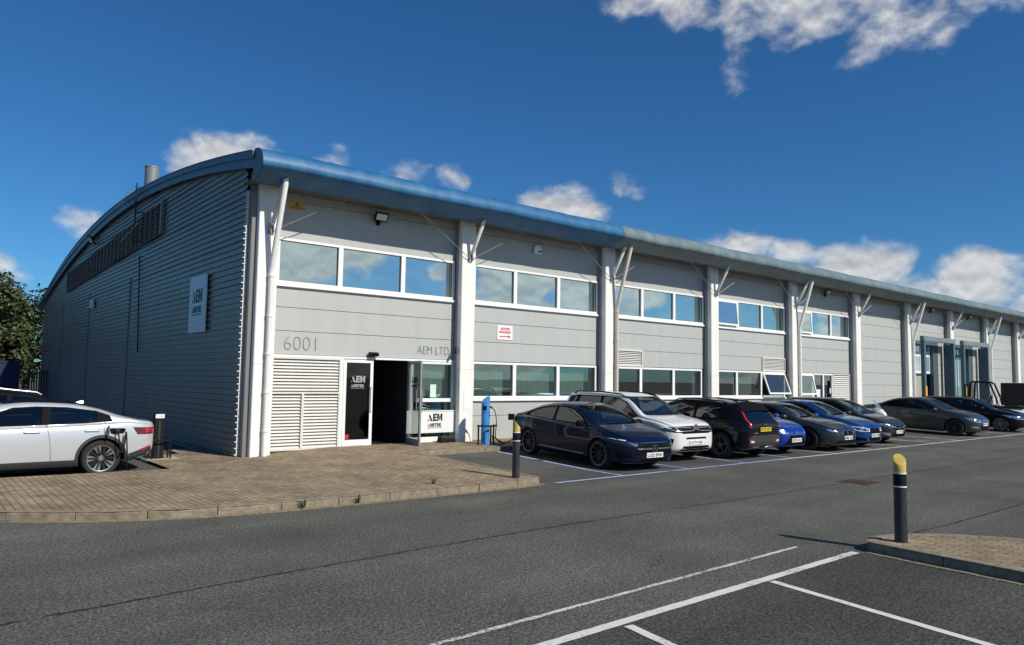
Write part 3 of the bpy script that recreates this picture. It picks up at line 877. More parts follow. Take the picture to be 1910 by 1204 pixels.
# far double doors
d = MB(); d.box(26.16, 26.24, -.03, .06, .2, 2.545); d.box(27.88, 27.96, -.03, .06, .2, 2.545); d.box(27.02, 27.14, -.031, .06, .2, 2.545); d.box(26.24, 27.88, -.029, .06, 2.47, 2.545)
fd = part(d, 'double_door', M_FRAME, bevel=.004)
p = MB(); p.box(26.24, 27.02, .02, .026, .2, 2.47); p.box(27.14, 27.88, .02, .026, .2, 2.47); part(p, 'pane', glass('dark_door_glass', (.10, .11, .12), .1, .5), fd)
p = MB(); p.box(26.5, 26.8, -.012, .018, 1.45, 1.8); p.box(27.72, 27.82, -.012, .018, 1.62, 1.86); part(p, 'notice', M_SIGNW, fd)
p = MB(); p.tube([(27.22, -.03, 1.2), (27.22, -.08, 1.22), (27.22, -.08, 1.58), (27.22, -.03, 1.6)], .015, 8); part(p, 'handle', M_STEEL, fd)
MB().box(26.2, 27.9, 1.9, 1.95, .2, 2.5).build('door_lobby', M_INTDK, fd)
# main entrance: one leaf shut, one swung out
LOGO_A = [(.30, 0), (.52, 0), (.245, 1.0), (.07, .72)]
def logo(mb, o, ex, ey, h, ink=0, red=1, mirror=False, sub=True):
    """bold A E M with a red foot, bold second line, fine third line; o is the centre of the first line"""
    ex = Vector(ex); ey = Vector(ey); n = ex.cross(ey); o = Vector(o)
    W = 2.42*h
    def P(u, v, d): return o+ex*((u-1.21)*h)+ey*((v-.5)*h)+n*d
    def poly(pts, mi, z=.004): mb.prism(pts, P, 0, z, mi)
    def bigA(x, k=1.0, y=0.0, rm=red):
        poly([(x+.34*k, y+1.0*k), (x+.22*k, y+.70*k), (x+.56*k, y), (x+.86*k, y)], ink)
        poly([(x, y), (x+.10*k, y+.26*k), (x+.31*k, y+.26*k), (x+.21*k, y)], rm)
    bigA(0)
    def E(x, k=1.0, y=0.0, w=.62):
        t = .25*k; w *= k
        poly([(x, y), (x+w, y), (x+w, y+t*.9), (x+t, y+t*.9), (x+t, y+k*.38), (x+w*.95, y+k*.38), (x+w*.95, y+k*.61), (x+t, y+k*.61), (x+t, y+k-t*.9), (x+w, y+k-t*.9), (x+w, y+k), (x, y+k)], ink)
    def M(x, k=1.0, y=0.0, w=.84):
        t = .23*k; w *= k; m_ = x+w/2
        poly([(x, y), (x+t, y), (x+t, y+.62*k), (m_, y+.02*k), (x+w-t, y+.62*k), (x+w-t, y), (x+w, y), (x+w, y+k), (x+w-t*1.15, y+k), (m_, y+.42*k), (x+t*1.15, y+k), (x, y+k)], ink)
    E(.90); M(1.58)
    k = .46; y = -.74
    bigA(.05, k, y, ink); M(.49, k, y, .80); E(.91, k, y, .60)
    x = 1.22; poly([(x, y+k), (x, y+.76*k), (x+.10, y+.76*k), (x+.10, y), (x+.22, y), (x+.22, y+.76*k), (x+.32, y+.76*k), (x+.32, y+k)], ink)
    E(1.58, k, y, .58)
    x = 1.89; poly([(x, y), (x+.12, y), (x+.12, y+.17), (x+.24, y), (x+.40, y), (x+.22, y+.235), (x+.39, y+k), (x+.245, y+k), (x+.12, y+.30), (x+.12, y+k), (x, y+k)], ink)
    if sub: put_text(mb, 'AEROSPACE & DEFENSE', .2, P(1.17, -.90, .002), ex, ey, width=2.34*h, height=.13*h, mi=ink, depth=.001)
def door_leaf(name, hinge, ang, w, z0, z1, parent, m, gm):
    """leaf built from its hinge along ang; returns the leaf"""
    d = Vector((math.cos(ang), math.sin(ang), 0)); n = Vector((-d.y, d.x, 0)); h = Vector(hinge)
    f = MB()
    def bar(u0, u1, a0, a1, t=.024): f.obox(h+d*((u0+u1)/2)+Vector((0, 0, (a0+a1)/2)), d*((u1-u0)/2), n*t, Vector((0, 0, (a1-a0)/2)))
    bar(0, .085, z0, z1); bar(w-.085, w, z0, z1); bar(.085, w-.085, z1-.085, z1, .0235); bar(.085, w-.085, z0, z0+.17, .0235)
    o = part(f, name, m, bevel=.004)
    g = MB(); g.obox(h+d*(w/2)+Vector((0, 0, (z0+z1)/2+.04)), d*(w/2-.08), n*.004, Vector((0, 0, (z1-z0)/2-.125)))
    part(g, 'pane', gm, o)
    k = MB(); s = -1
    for sd in (-1, 1):
        q = h+d*(w-.045)
        k.tube([q+n*.024*sd+Vector((0, 0, 1.12)), q+n*.075*sd+Vector((0, 0, 1.16))-d*.05, q+n*.08*sd-d*.05+Vector((0, 0, 1.30)), q+n*.08*sd-d*.05+Vector((0, 0, 1.66)), q+n*.075*sd-d*.05+Vector((0, 0, 1.74)), q+n*.024*sd+Vector((0, 0, 1.78))], .014, 8)
    part(k, 'handle', M_STEEL, o, smooth=True)
    return o, h, d, n
M_LEAFDK = mat('grey_door_stile', (.26, .265, .265), .45, vary=(5, .2))
for u0, u1 in ((2.245, 2.315), (4.30, 4.375)): part(MB().box(u0, u1, -.04, .06, .23, 2.50), 'door_jamb', M_FRAME, bevel=.004)
leaf, h, d, n = door_leaf('door', (2.33, 0, 0), 0, .86, .24, 2.49, BLD, M_FRAME, M_GLASS_BLACK)
k = MB(); logo(k, (2.33+.42, -.012, 1.98), (1, 0, 0), (0, 0, 1), .17, 0, 1); part(k, 'door_logo', [mat('etched_logo', (.34, .34, .35), .5), M_RED], leaf)
k = MB(); k.box(2.42, 2.53, -.012, -.006, .43, .55); part(k, 'sticker', M_RED, leaf)
k = MB(); k.box(2.60, 2.94, -.034, -.024, .27, .37); part(k, 'letter_plate', M_FRAME, leaf, bevel=.004)
leaf2, h, d, n = door_leaf('door', (4.27, -.05, 0), R(-99), .86, .24, 2.49, BLD, M_LEAFDK, M_GLASS_CLEAR)
leaf2['label'] = 'grey framed glass door leaf swung open'
k = MB(); c = h+d*.43
logo(k, c-n*.014+Vector((0, 0, 1.98)), d, (0, 0, 1), .155, 0, 0); part(k, 'door_logo', [M_INK, M_INK], leaf2)
k = MB(); k.obox(h+d*.45+Vector((0, 0, 1.57)), d*.13, n*.007, Vector((0, 0, .18))); part(k, 'notice', mat('grey_notice', (.25, .25, .25), .6), leaf2)
# lobby
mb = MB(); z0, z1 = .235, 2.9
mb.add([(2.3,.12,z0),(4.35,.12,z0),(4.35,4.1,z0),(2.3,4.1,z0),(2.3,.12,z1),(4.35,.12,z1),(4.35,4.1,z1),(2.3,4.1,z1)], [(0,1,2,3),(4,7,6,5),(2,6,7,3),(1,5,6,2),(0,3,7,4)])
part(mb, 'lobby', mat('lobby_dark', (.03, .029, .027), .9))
mb = MB(); mb.box(2.30, 4.36, -.06, .12, .20, .245); part(mb, 'door_sill', M_CONC)
# glazed screen right of the doors
f = MB(); f.box(4.375, 4.44, -.03, .07, .30, 2.50); f.box(5.74, 5.83, -.03, .07, .30, 2.50); f.box(4.44, 5.74, -.031, .07, 1.37, 1.47); f.box(4.44, 5.74, -.03, .07, 2.43, 2.50); f.box(4.44, 5.74, -.03, .07, .30, .40); f.box(4.36, 5.84, -.04, .07, .19, .30)
gs = part(f, 'glazed_screen', M_FRAME, bevel=.004)
p = MB(); p.box(4.44, 5.74, .02, .025, .40, 1.37); p.box(4.44, 5.74, .02, .025, 1.47, 2.43); part(p, 'pane', M_GLASS, gs)
bl = MB()
for j in range(10):
    u0 = lerp(4.46, 5.54, j/10); u1 = lerp(4.46, 5.54, (j+1)/10)
    bl.add([(u0, .2, .42), (u1+.004, .215, .42), (u1+.004, .215, 2.42), (u0, .2, 2.42)], [(0, 1, 2, 3)])
part(bl, 'blind', M_BLIND, gs)
n_ = MB(); n_.box(5.02, 5.22, .010, .016, 1.50, 1.86); o = part(n_, 'notice', mat('mint_notice', (.55, .70, .62), .5), gs)
n_ = MB(); put_text(n_, '2', .1, (5.12, .008, 1.64), (1, 0, 0), (0, 0, 1), height=.12, depth=.001, bold=.002); part(n_, 'figure', M_SIGNW, o)

# eaves: bullnose fascia in lengths, gutter, soffit
def fascia_prof():
    ctrl = [Vector(p) for p in ((-.84, 7.245), (-1.10, 7.205), (-1.30, 7.09), (-1.395, 6.93), (-1.405, 6.81), (-1.36, 6.735), (-1.2, 6.645), (-1.0, 6.555), (-.82, 6.49), (-.78, 6.51))]
    out = []
    for i in range(len(ctrl)-1):
        p0 = ctrl[max(i-1, 0)]; p1 = ctrl[i]; p2 = ctrl[i+1]; p3 = ctrl[min(i+2, len(ctrl)-1)]
        for k in range(4):
            t = k/4; t2 = t*t; t3 = t2*t
            q = p1*(2*t3-3*t2+1)+(p2-p0)*.5*(t3-2*t2+t)+p2*(-2*t3+3*t2)+(p3-p1)*.5*(t3-t2)
            out.append((q.x, q.y))
    return out+[tuple(ctrl[-1])]
FP = fascia_prof()
def fascia(x0, x1, m, label):
    mb = MB(); xs = [x0]
    rj = random.Random(int(x0*10))
    while xs[-1] < x1-.01: xs.append(min(xs[-1]+.9, x1))
    n = len(FP)
    vs = []
    for x in xs:
        dz = .009*math.sin(x*1.3)+.007*math.sin(x*3.1)+rj.uniform(-.004, .004)
        vs += [(x, y, z+dz) for y, z in FP]
    mb.add(vs, [(i*n+j, (i+1)*n+j, (i+1)*n+j+1, i*n+j+1) for i in range(len(xs)-1) for j in range(n-1)])
    o = part(mb, 'fascia', m, smooth=True, angle=60); o['label'] = label
    return o
fas_b = fascia(-.50, 11.55, M_BLUE, 'blue painted half-round fascia')
fas_g = fascia(11.55, XR, M_GREYF, 'faded grey half-round fascia')
for f_, x0, x1 in ((fas_b, -.5, 11.5), (fas_g, 11.5, XR)):
    x = 2.93 if f_ is fas_b else 14.6
    while x < x1:
        mb = MB(); vs = [(xx, -1.05+(y+1.05)*1.008, 6.88+(z-6.88)*1.008) for xx in (x-.009, x+.009) for y, z in FP]; n = len(FP)
        mb.add(vs, [(j, n+j, n+j+1, j+1) for j in range(n-1)]); x += 3.02
        part(mb, 'fascia_joint', MATS['verge_slate_blue'] if f_ is fas_b else M_GREYF, f_)
mb = MB(); mb.prism([(y, z) for y, z in FP], lambda u, v, d: (d, u, v), -.515, -.502); part(mb, 'fascia_end', M_SLATE)
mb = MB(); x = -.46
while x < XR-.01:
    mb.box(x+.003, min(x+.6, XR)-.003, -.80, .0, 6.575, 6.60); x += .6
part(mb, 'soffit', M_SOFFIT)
# roof shell
ys = [-.98+i*(33.2/48) for i in range(49)]
mb = MB()
vs = [(x, y, roof_o(y)-.03+h) for x in (-.44, XR) for h in (0, -.12) for y in ys]; n = len(ys)
fs = []
for j in range(n-1):
    fs += [(j, j+1, 2*n+j+1, 2*n+j), (n+j, 3*n+j, 3*n+j+1, n+j+1), (j, n+j, n+j+1, j+1), (2*n+j, 2*n+j+1, 3*n+j+1, 3*n+j)]
fs += [(0, 2*n, 3*n, n), (n-1, 2*n-1, 4*n-1, 3*n-1)]
mb.add(vs, fs); part(mb, 'roof', M_ROOF, smooth=True, angle=30)
# verge trim: two stepped bands along the curve
def verge(x0, x1, f0, f1, ya=-.86):
    mb = MB(); yy = [ya+i*((32.4-ya)/60) for i in range(61)]; n = len(yy)
    vs = [(x, y, f(y)) for x in (x0, x1) for f in (f0, f1) for y in yy]
    fs = []
    for j in range(n-1):
        fs += [(j, j+1, n+j+1, n+j), (2*n+j, 3*n+j, 3*n+j+1, 2*n+j+1), (j, 2*n+j, 2*n+j+1, j+1), (n+j, n+j+1, 3*n+j+1, 3*n+j)]
    fs += [(0, n, 3*n, 2*n), (n-1, 3*n-1, 4*n-1, 2*n-1)]
    mb.add(vs, fs); return mb
vb = lambda t: (lambda y: lerp(roof_o(y), max(roof_l(y), roof_o(y)-.62)+.06, t))
part(verge(-.56, -.44, vb(0), vb(.46)), 'verge_trim', M_SLATE, smooth=True, angle=30)
part(verge(-.52, -.44, vb(.46), vb(1.0)), 'verge_trim', M_SLATE, smooth=True, angle=30)
part(verge(-.575, -.56, vb(-.04), vb(.05)), 'verge_trim', M_SLATE, smooth=True, angle=30)
# gable sheeting
def yrange(z):
    """where the roof is above height z on the gable"""
    y0 = 0.0; y1 = 31.6
    f = lambda y: roof_l(y)+.10
    if f(0) < z:
        a, b = 0., 12.
        if f(11.5) < z: return None
        for _ in range(30):
            m = (a+b)/2
            if f(m) < z: a = m
            else: b = m
        y0 = b
    if f(31.6) < z:
        a, b = 12., 31.6
        for _ in range(30):
            m = (a+b)/2
            if f(m) < z: b = m
            else: a = m
        y1 = a
    return y0, y1
mb = MB(); fl = MB()
XI = -.335
z = .16; zmax = 8.0
prof = []
i = 0
while z < zmax:
    seam = (i % 7 == 6)
    lip = .046 if not seam else .060
    prof += [(XI-.004, z), (XI-lip, z+.004), (XI-lip, z+.030), (XI-.002, z+.05)]
    if z < 6.4 and not (1.0 < 0):
        fl.prism([(XI+.06, z+.004), (XI-lip-.002, z+.006), (XI-lip-.002, z+.028), (XI+.06, z+.028)], lambda u, v, d: (u, d, v), -.006, .0)
        fl.prism([(XI+.05, z+.029), (XI-.006, z+.029), (XI-.006, z+.146), (XI+.05, z+.146)], lambda u, v, d: (u, d, v), -.005, .0)
    z += .15; i += 1
rows = []
for x, zz in prof:
    r = yrange(zz)
    if r is None: break
    rows.append((x, zz)+r)
vs = []
for x, zz, a, b in rows: vs += [(x, a, zz), (x, b, zz)]
mb.add(vs, [(2*j, 2*j+2, 2*j+3, 2*j+1) for j in range(len(rows)-1)])
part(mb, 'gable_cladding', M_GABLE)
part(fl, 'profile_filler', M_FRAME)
mb = MB(); mb.box(-.275, -.262, -.21, .05, .14, 6.9); mb.box(-.262, -.16, -.212, -.20, .14, 6.9); mb.box(-.36, -.27, -.012, .9, .06, .155)
for i in range(14): mb.box(-.282, -.262, -.212, .0, .3+i*.47, .306+i*.47)
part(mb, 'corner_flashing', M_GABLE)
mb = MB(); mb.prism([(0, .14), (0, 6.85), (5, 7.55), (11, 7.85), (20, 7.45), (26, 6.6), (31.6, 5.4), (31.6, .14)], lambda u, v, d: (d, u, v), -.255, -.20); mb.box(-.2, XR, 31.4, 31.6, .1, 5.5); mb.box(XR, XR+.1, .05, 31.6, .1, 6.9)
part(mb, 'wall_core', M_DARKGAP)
mb = MB(); mb.box(-.42, -.2, .9, 31.5, -.02, .15); part(mb, 'base_flashing', M_SLATE)
# vertical cable run and sheet laps
mb = MB(); mb.tube([(-.40, 9.9, 6.05), (-.40, 9.75, 4.6), (-.40, 9.5, 2.75)], .018, 6); part(mb, 'cable', M_BLACK)
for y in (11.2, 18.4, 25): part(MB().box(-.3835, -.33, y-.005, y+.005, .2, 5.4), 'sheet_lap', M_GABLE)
# long high-level louvre on the gable
mb = MB(); gy0, gy1 = 7.25, 24.0
zt = lambda y: lerp(7.52, 6.92, (y-gy0)/(gy1-gy0)); zb = lambda y: lerp(6.42, 5.93, (y-gy0)/(gy1-gy0))
def gp(u, t, x): return (x, u, lerp(zb(u), zt(u), t))
for yb in (gy0, gy1):
    mb.add([gp(yb-.05, 0, -.46), gp(yb+.05, 0, -.46), gp(yb+.05, 1, -.46), gp(yb-.05, 1, -.46), gp(yb-.05, 0, -.36), gp(yb+.05, 0, -.36), gp(yb+.05, 1, -.36), gp(yb-.05, 1, -.36)], [(0,1,2,3),(4,7,6,5),(0,4,5,1),(1,5,6,2),(2,6,7,3),(3,7,4,0)])
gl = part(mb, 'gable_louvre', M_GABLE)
mb = MB(); nsl = 9
for i in range(nsl):
    t0 = i/nsl; t1 = (i+.62)/nsl
    mb.add([gp(gy0+.05, t0, -.445), gp(gy1-.05, t0, -.445), gp(gy1-.05, t1-.02, -.40), gp(gy0+.05, t1-.02, -.40)], [(0, 1, 2, 3)])
for i in range(1, 26):
    y = lerp(gy0, gy1, i/26); w = .016
    mb.add([gp(y-w, 0, -.452), gp(y+w, 0, -.452), gp(y+w, 1, -.452), gp(y-w, 1, -.452)], [(0, 1, 2, 3)])
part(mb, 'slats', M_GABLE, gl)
mb = MB(); mb.add([gp(gy0, 0, -.395), gp(gy1, 0, -.395), gp(gy1, 1, -.395), gp(gy0, 1, -.395)], [(0, 1, 2, 3)]); part(mb, 'backing', mat('brownish_mesh', (.15, .12, .10), .9), gl)
# flue
mb = MB(); mb.lathe([(.25, 7.6), (.25, 9.82), (.262, 9.82), (.262, 9.88), (.22, 9.88), (.22, 9.3)], (.45, 12.5, 0), 'z', 28)
part(mb, 'flue', mat('flue_grey', (.20, .21, .22), .5, .2), smooth=True, angle=40)
# dock doors
for k, (d0, d1) in enumerate(((37.2, 40.75), (42.6, 46.3))):
    f = MB(); f.box(d0, d0+.12, -.02, .25, .19, 4.6); f.box(d1-.75, d1-.63, -.02, .25, .19, 4.6); f.box(d0+.12, d1-.75, -.02, .25, 4.35, 4.6)
    dk = part(f, 'dock_door', M_DOCKBLUE)
    b = MB(); b.box(d1-.63, d1, .0, .05, .19, 4.6)  # dark sheet standing in for the shadow on the cladding beside the opening
    for z in (.8, 1.42, 2.05, 2.67, 3.3, 3.9): b.box(d1-.63, d1, -.003, .0, z, z+.012)
    part(b, 'shadow_panel', mat('painted_shadow_grey', (.075, .08, .082), .6), dk)
    p0, p1 = d0+.12, d1-.75
    zlo = 2.75 if k == 0 else .2
    dp = MB()
    dp.box(p0, p1, .16, .20, 3.72, 4.0); dp.box(p0, p1, .161, .20, zlo, zlo+.14)
    for u in (p0, (p0+p1)/2-.05, p1-.1): dp.box(u, u+.1, .159, .20, zlo, 4.35)
    door = part(dp, 'sectional_door', M_DOCKBLUE if k else M_FRAME, dk)
    gp_ = MB(); gp_.box(p0, p1, .178, .186, zlo, 4.35); part(gp_, 'pane', glass('pale_blue_door_pane', (.3, .36, .38), .3, .6, (.8, .95, 1), body=(.42, .55, .60, .72)), dk)
    if k == 0:
        c = MB(); rj = random.Random(1)
        u = p0+.15
        while u < p1-1.0:
            c.add([(u, .32, .2), (u+.2, .33, .2), (u+.2, .33, 2.75), (u, .32, 2.75)], [(0, 1, 2, 3)]); u += .19
        part(c, 'strip_curtain', mat('pale_strip_curtain', (.42, .42, .33), .5), dk)
    else:
        c = MB(); c.box(43.25, 43.75, .13, .16, 1.55, 2.1); part(c, 'vision_panel', M_BLACK, dk, bevel=.01)
    bk = MB(); z0, z1 = .17, 4.5
    bk.add([(d0,.25,z0),(d1,.25,z0),(d1,5,z0),(d0,5,z0),(d0,.25,z1),(d1,.25,z1),(d1,5,z1),(d0,5,z1)], [(0,1,2,3),(4,7,6,5),(2,6,7,3),(1,5,6,2),(0,3,7,4)])
    part(bk, 'loading_room', M_INTDK, dk)

# ------------------------------------------------------------------ cars
def pchip(pts):
    xs = [p[0] for p in pts]; ys = [p[1] for p in pts]; n = len(xs)
    h = [xs[i+1]-xs[i] for i in range(n-1)]; d = [(ys[i+1]-ys[i])/h[i] for i in range(n-1)]
    m = [0]*n
    m[0] = d[0]; m[-1] = d[-1]
    for i in range(1, n-1):
        if d[i-1]*d[i] <= 0: m[i] = 0
        else:
            w1 = 2*h[i]+h[i-1]; w2 = h[i]+2*h[i-1]
            m[i] = (w1+w2)/(w1/d[i-1]+w2/d[i])
    def f(x):
        if x <= xs[0]: return ys[0]
        if x >= xs[-1]: return ys[-1]
        i = 0
        while x > xs[i+1]: i += 1
        t = (x-xs[i])/h[i]; t2 = t*t; t3 = t2*t
        return ys[i]*(2*t3-3*t2+1)+h[i]*m[i]*(t3-2*t2+t)+ys[i+1]*(-2*t3+3*t2)+h[i]*m[i+1]*(t3-t2)
    return f
def endround(s, d, n=2.6):
    if s >= d: return 1.0
    return (1-(1-max(s, 0)/d)**n)**(1/n)
def in_poly(p, poly):
    x, y = p; c = False; j = len(poly)-1
    for i in range(len(poly)):
        xi, yi = poly[i]; xj, yj = poly[j]
        if (yi > y) != (yj > y) and x < (xj-xi)*(y-yi)/(yj-yi)+xi: c = not c
        j = i
    return c
def round_poly(poly, r=.05, n=3):
    """rounds the corners of an outline"""
    out = []
    N = len(poly)
    for i in range(N):
        p = Vector(poly[i]); a = Vector(poly[i-1]); b = Vector(poly[(i+1) % N])
        ra = min(r, (a-p).length*.45); rb = min(r, (b-p).length*.45)
        A = p+(a-p).normalized()*ra; B = p+(b-p).normalized()*rb
        for k in range(n+1):
            t = k/n
            q = A.lerp(p, t).lerp(p.lerp(B, t), t)
            out.append((q.x, q.y))
    return out
def densify(poly, step):
    out = []
    for i in range(len(poly)):
        a = Vector(poly[i]); b = Vector(poly[(i+1) % len(poly)]); n = max(1, int((b-a).length/step))
        for k in range(n): out.append(a.lerp(b, k/n))
    return out

M_CARGLASS = glass('car_glass', (.26, .30, .30), .04, .34)
M_CARGLASS_DK = glass('privacy_car_glass', (.05, .055, .06), .04, .34)
M_SCREEN = glass('windscreen_glass', (.55, .62, .60), .045, .42)
M_TRIM = mat('gloss_black_trim', (.006, .006, .007), .6, spec=.05)
M_TYRE = mat('tyre_rubber', (.018, .018, .018), .85, bump=(90, .3))
M_ARCH = mat('wheel_arch_liner', (.008, .008, .008), .95)
M_RIM = mat('alloy_silver', (.42, .42, .43), .28, .9)
M_RIMDK = mat('alloy_graphite', (.06, .06, .065), .35, .8)
M_RIMBK = mat('alloy_black', (.015, .015, .016), .35, .3)
M_SEAT = mat('seat_fabric', (.035, .035, .038), .85)
M_SEAM = mat('panel_gap', (.004, .004, .005), .8)
M_LAMP = mat('headlamp_reflector', (.62, .64, .66), .12, .85, coat=1)
M_LAMPDK = mat('headlamp_dark_housing', (.03, .032, .036), .10, .3, coat=1)
M_LAMPCL = mat('headlamp_clear_lens', (.75, .78, .80), .08, .1, coat=1)
M_TAIL = mat('tail_lamp_red', (.42, .008, .012), .12, coat=1)
M_TAILDK = mat('tail_lamp_dark_red', (.10, .004, .006), .10, coat=1)
M_PLATEW = mat('white_number_plate', (.80, .80, .78), .35)
M_PLATEY = mat('yellow_number_plate', (.75, .50, .04), .35)
M_SATIN = mat('satin_silver_trim', (.36, .36, .36), .35, .7)
M_CLADPL = mat('grey_black_body_cladding', (.028, .029, .030), .6)
def paint(name, c, metal=.55, rough=.32, coat=1.0, spec=.5):
    m = mat(name, c, rough, metal, coat, spec)
    p = m.node_tree.nodes['Principled BSDF']
    p.inputs['Coat Roughness'].default_value = .02
    return m

class Car:
    def __init__(s, name, label, cat, loc, rz, spec, group='cars parked outside the unit'):
        s.s = spec; s.root = empty(name, loc, rz); tag(s.root, label, cat, group)
        s.L, s.W, s.H = spec['L'], spec['W'], spec['H']
        s.paint = spec['paint']
        s.make_body()
    # ---- body surface
    def make_body(s):
        sp = s.s; L2 = s.L/2
        top, belt, plan, bot = (pchip(sp[k]) for k in ('top', 'belt', 'plan', 'bot'))
        fr, rr = sp.get('front', {}), sp.get('rear', {})
        tm = sp.get('tumble', .40); side = sp.get('side', .0)
        n = 92
        xs = set()
        for i in range(n+1): xs.add(round(-L2+s.L*i/n, 4))
        for e in (.0, .006, .015, .03, .05, .075, .11, .15): xs.add(round(L2-e, 4)); xs.add(round(-L2+e, 4))
        xs = sorted(xs)
        KN = 46
        rings = []
        def section(x):
            hw = plan(x); zt = top(x); zs = min(belt(x), zt-.012); zb = bot(x)
            for (q, sd) in ((fr, L2-x), (rr, x+L2)):
                zm = q.get('zm', .55)
                fz = q.get('kz', .72)+(1-q.get('kz', .72))*endround(sd, q.get('dz', .16), q.get('nz', 2.4))
                fb = q.get('kb', .70)+(1-q.get('kb', .70))*endround(sd, q.get('db', .20), 2.2)
                fw = q.get('kw', .80)+(1-q.get('kw', .80))*endround(sd, q.get('dw', .30), q.get('nw', 2.3))
                zt = zm+(zt-zm)*fz; zs = zm+(zs-zm)*fz; zb = zm+(zb-zm)*fb; hw *= fw
            h = max(zt-zs, .012)
            drop = min(.085, h*.42)
            hb = zs-zb
            yb = hw*.905
            hc = h-drop
            yc = max(yb-tm*hc-.02*min(1, h/.3), hw*.3)
            P = [(0, zb), (hw*.6, zb), (hw*.90, zb+.012), (hw*.972, zb+.07), (hw*(.993+side*.0), zb+hb*.34), (hw, zb+hb*.60), (hw*.992, zb+hb*.82), (hw*.962, zs-.012),
                 (yb, zs+.014*min(1, h/.2)), (lerp(yb, yc, .5)+.012*min(1, h/.4), zs+hc*.5), (yc, zs+hc), (yc*.84, zs+h-drop*.42), (yc*.48, zs+h-drop*.10), (0, zs+h)]
            return P
        def curve(P):
            """sample the half section: Catmull-Rom through the points, keeping the shoulder crisp"""
            out = []
            N = len(P)
            per = [2, 2, 2, 3, 3, 3, 3, 3, 4, 4, 3, 3, 3]
            for i in range(N-1):
                p0 = P[max(i-1, 0)]; p1 = P[i]; p2 = P[i+1]; p3 = P[min(i+2, N-1)]
                for k in range(per[i]):
                    t = k/per[i]; t2 = t*t; t3 = t2*t; q = []
                    for a in (0, 1):
                        m1 = (p2[a]-p0[a])*.42; m2 = (p3[a]-p1[a])*.42
                        q.append((2*t3-3*t2+1)*p1[a]+(t3-2*t2+t)*m1+(-2*t3+3*t2)*p2[a]+(t3-t2)*m2)
                    out.append(tuple(q))
            out.append(P[-1])
            return out
        vs = []; cnt = None
        for x in xs:
            c = curve(section(x))
            ring = [(x, y, z) for y, z in c]+[(x, -y, z) for y, z in c[-2:0:-1]]
            cnt = len(ring); vs += ring
        fs = []
        for i in range(len(xs)-1):
            for j in range(cnt): fs.append((i*cnt+j, (i+1)*cnt+j, (i+1)*cnt+(j+1) % cnt, i*cnt+(j+1) % cnt))
        # end caps: pull in a shallow centre
        for i, off in ((0, -.006), (len(xs)-1, .006)):
            b = i*cnt; cz = sum(vs[b+j][2] for j in range(cnt))/cnt
            inner = []
            for j in range(cnt):
                p = vs[b+j]; inner.append(len(vs)); vs.append((p[0]+off*1.2, p[1]*.93, cz+(p[2]-cz)*.90))
            ce = len(vs); vs.append((vs[b][0]+off*2, 0, cz))
            for j in range(cnt):
                j2 = (j+1) % cnt
                q = (b+j, b+j2, inner[j2], inner[j]); t = (inner[j], inner[j2], ce)
                fs.append(q if i else q[::-1]); fs.append(t if i else t[::-1])
        me = bpy.data.meshes.new('body'); me.from_pydata(vs, [], fs)
        bm = bmesh.new(); bm.from_mesh(me)
        bmesh.ops.remove_doubles(bm, verts=bm.verts, dist=1e-5)
        bmesh.ops.recalc_face_normals(bm, faces=bm.faces)
        s.bvh = BVHTree.FromBMesh(bm)
        bm.to_mesh(me); bm.free()
        # wheel arches
        body = bpy.data.objects.new('body', me); COL.objects.link(body)
        ra = sp['R']+sp.get('gap', .05)
        cut = MB()
        for ax in (sp['wf'], sp['wr']):
            for sg in (-1, 1):
                yi, yo = sg*(s.W/2-.34), sg*(s.W/2+.4)
                N = 40; ring = [(ax+ra*math.cos(2*math.pi*k/N), sp['R']+ra*math.sin(2*math.pi*k/N)) for k in range(N)]
                cut.prism(ring, lambda u, v, d: (u, d, v), yi, yo)
        cu = cut.build('cutter', M_ARCH)
        md = body.modifiers.new('arch', 'BOOLEAN'); md.object = cu; md.operation = 'DIFFERENCE'; md.solver = 'EXACT'
        dg = bpy.context.evaluated_depsgraph_get()
        me2 = bpy.data.meshes.new_from_object(body.evaluated_get(dg))
        bpy.data.objects.remove(body); bpy.data.objects.remove(cu)
        bm = bmesh.new(); bm.from_mesh(me2)
        for f in bm.faces:
            c = f.calc_center_median(); f.material_index = 0; f.smooth = True
            for ax in (sp['wf'], sp['wr']):
                r = math.hypot(c.x-ax, c.z-sp['R'])
                if r < ra*1.004 and abs(c.y) < s.W/2-.004 and (r < ra*.97 or abs((c.x-ax)*f.normal.x+(c.z-sp['R'])*f.normal.z) > .5*r):
                    f.material_index = 1; f.smooth = False
        s.bm = bm
    # ---- projections onto the body
    def ray(s, view, u, v):
        o, d = {'L': ((u, 4, v), (0, -1, 0)), 'R': ((u, -4, v), (0, 1, 0)), 'F': ((6, u, v), (-1, 0, 0)), 'B': ((-6, u, v), (1, 0, 0)), 'T': ((u, v, 4), (0, 0, -1)),
                'FL': ((4+u*-.7071, 4+u*.7071, v), (-.7071, -.7071, 0)), 'FR': ((4+u*-.7071, -4-u*.7071, v), (-.7071, .7071, 0)),
                'BL': ((-4+u*.7071, 4+u*.7071, v), (.7071, -.7071, 0)), 'BR': ((-4+u*.7071, -4-u*.7071, v), (.7071, .7071, 0))}[view]
        o = Vector(o); d = Vector(d)
        p, nn, i, dist = s.bvh.ray_cast(o, d)
        if p is None:
            q = o+d*5
            p, nn, i, dist = s.bvh.find_nearest(q)
        return p, nn, d
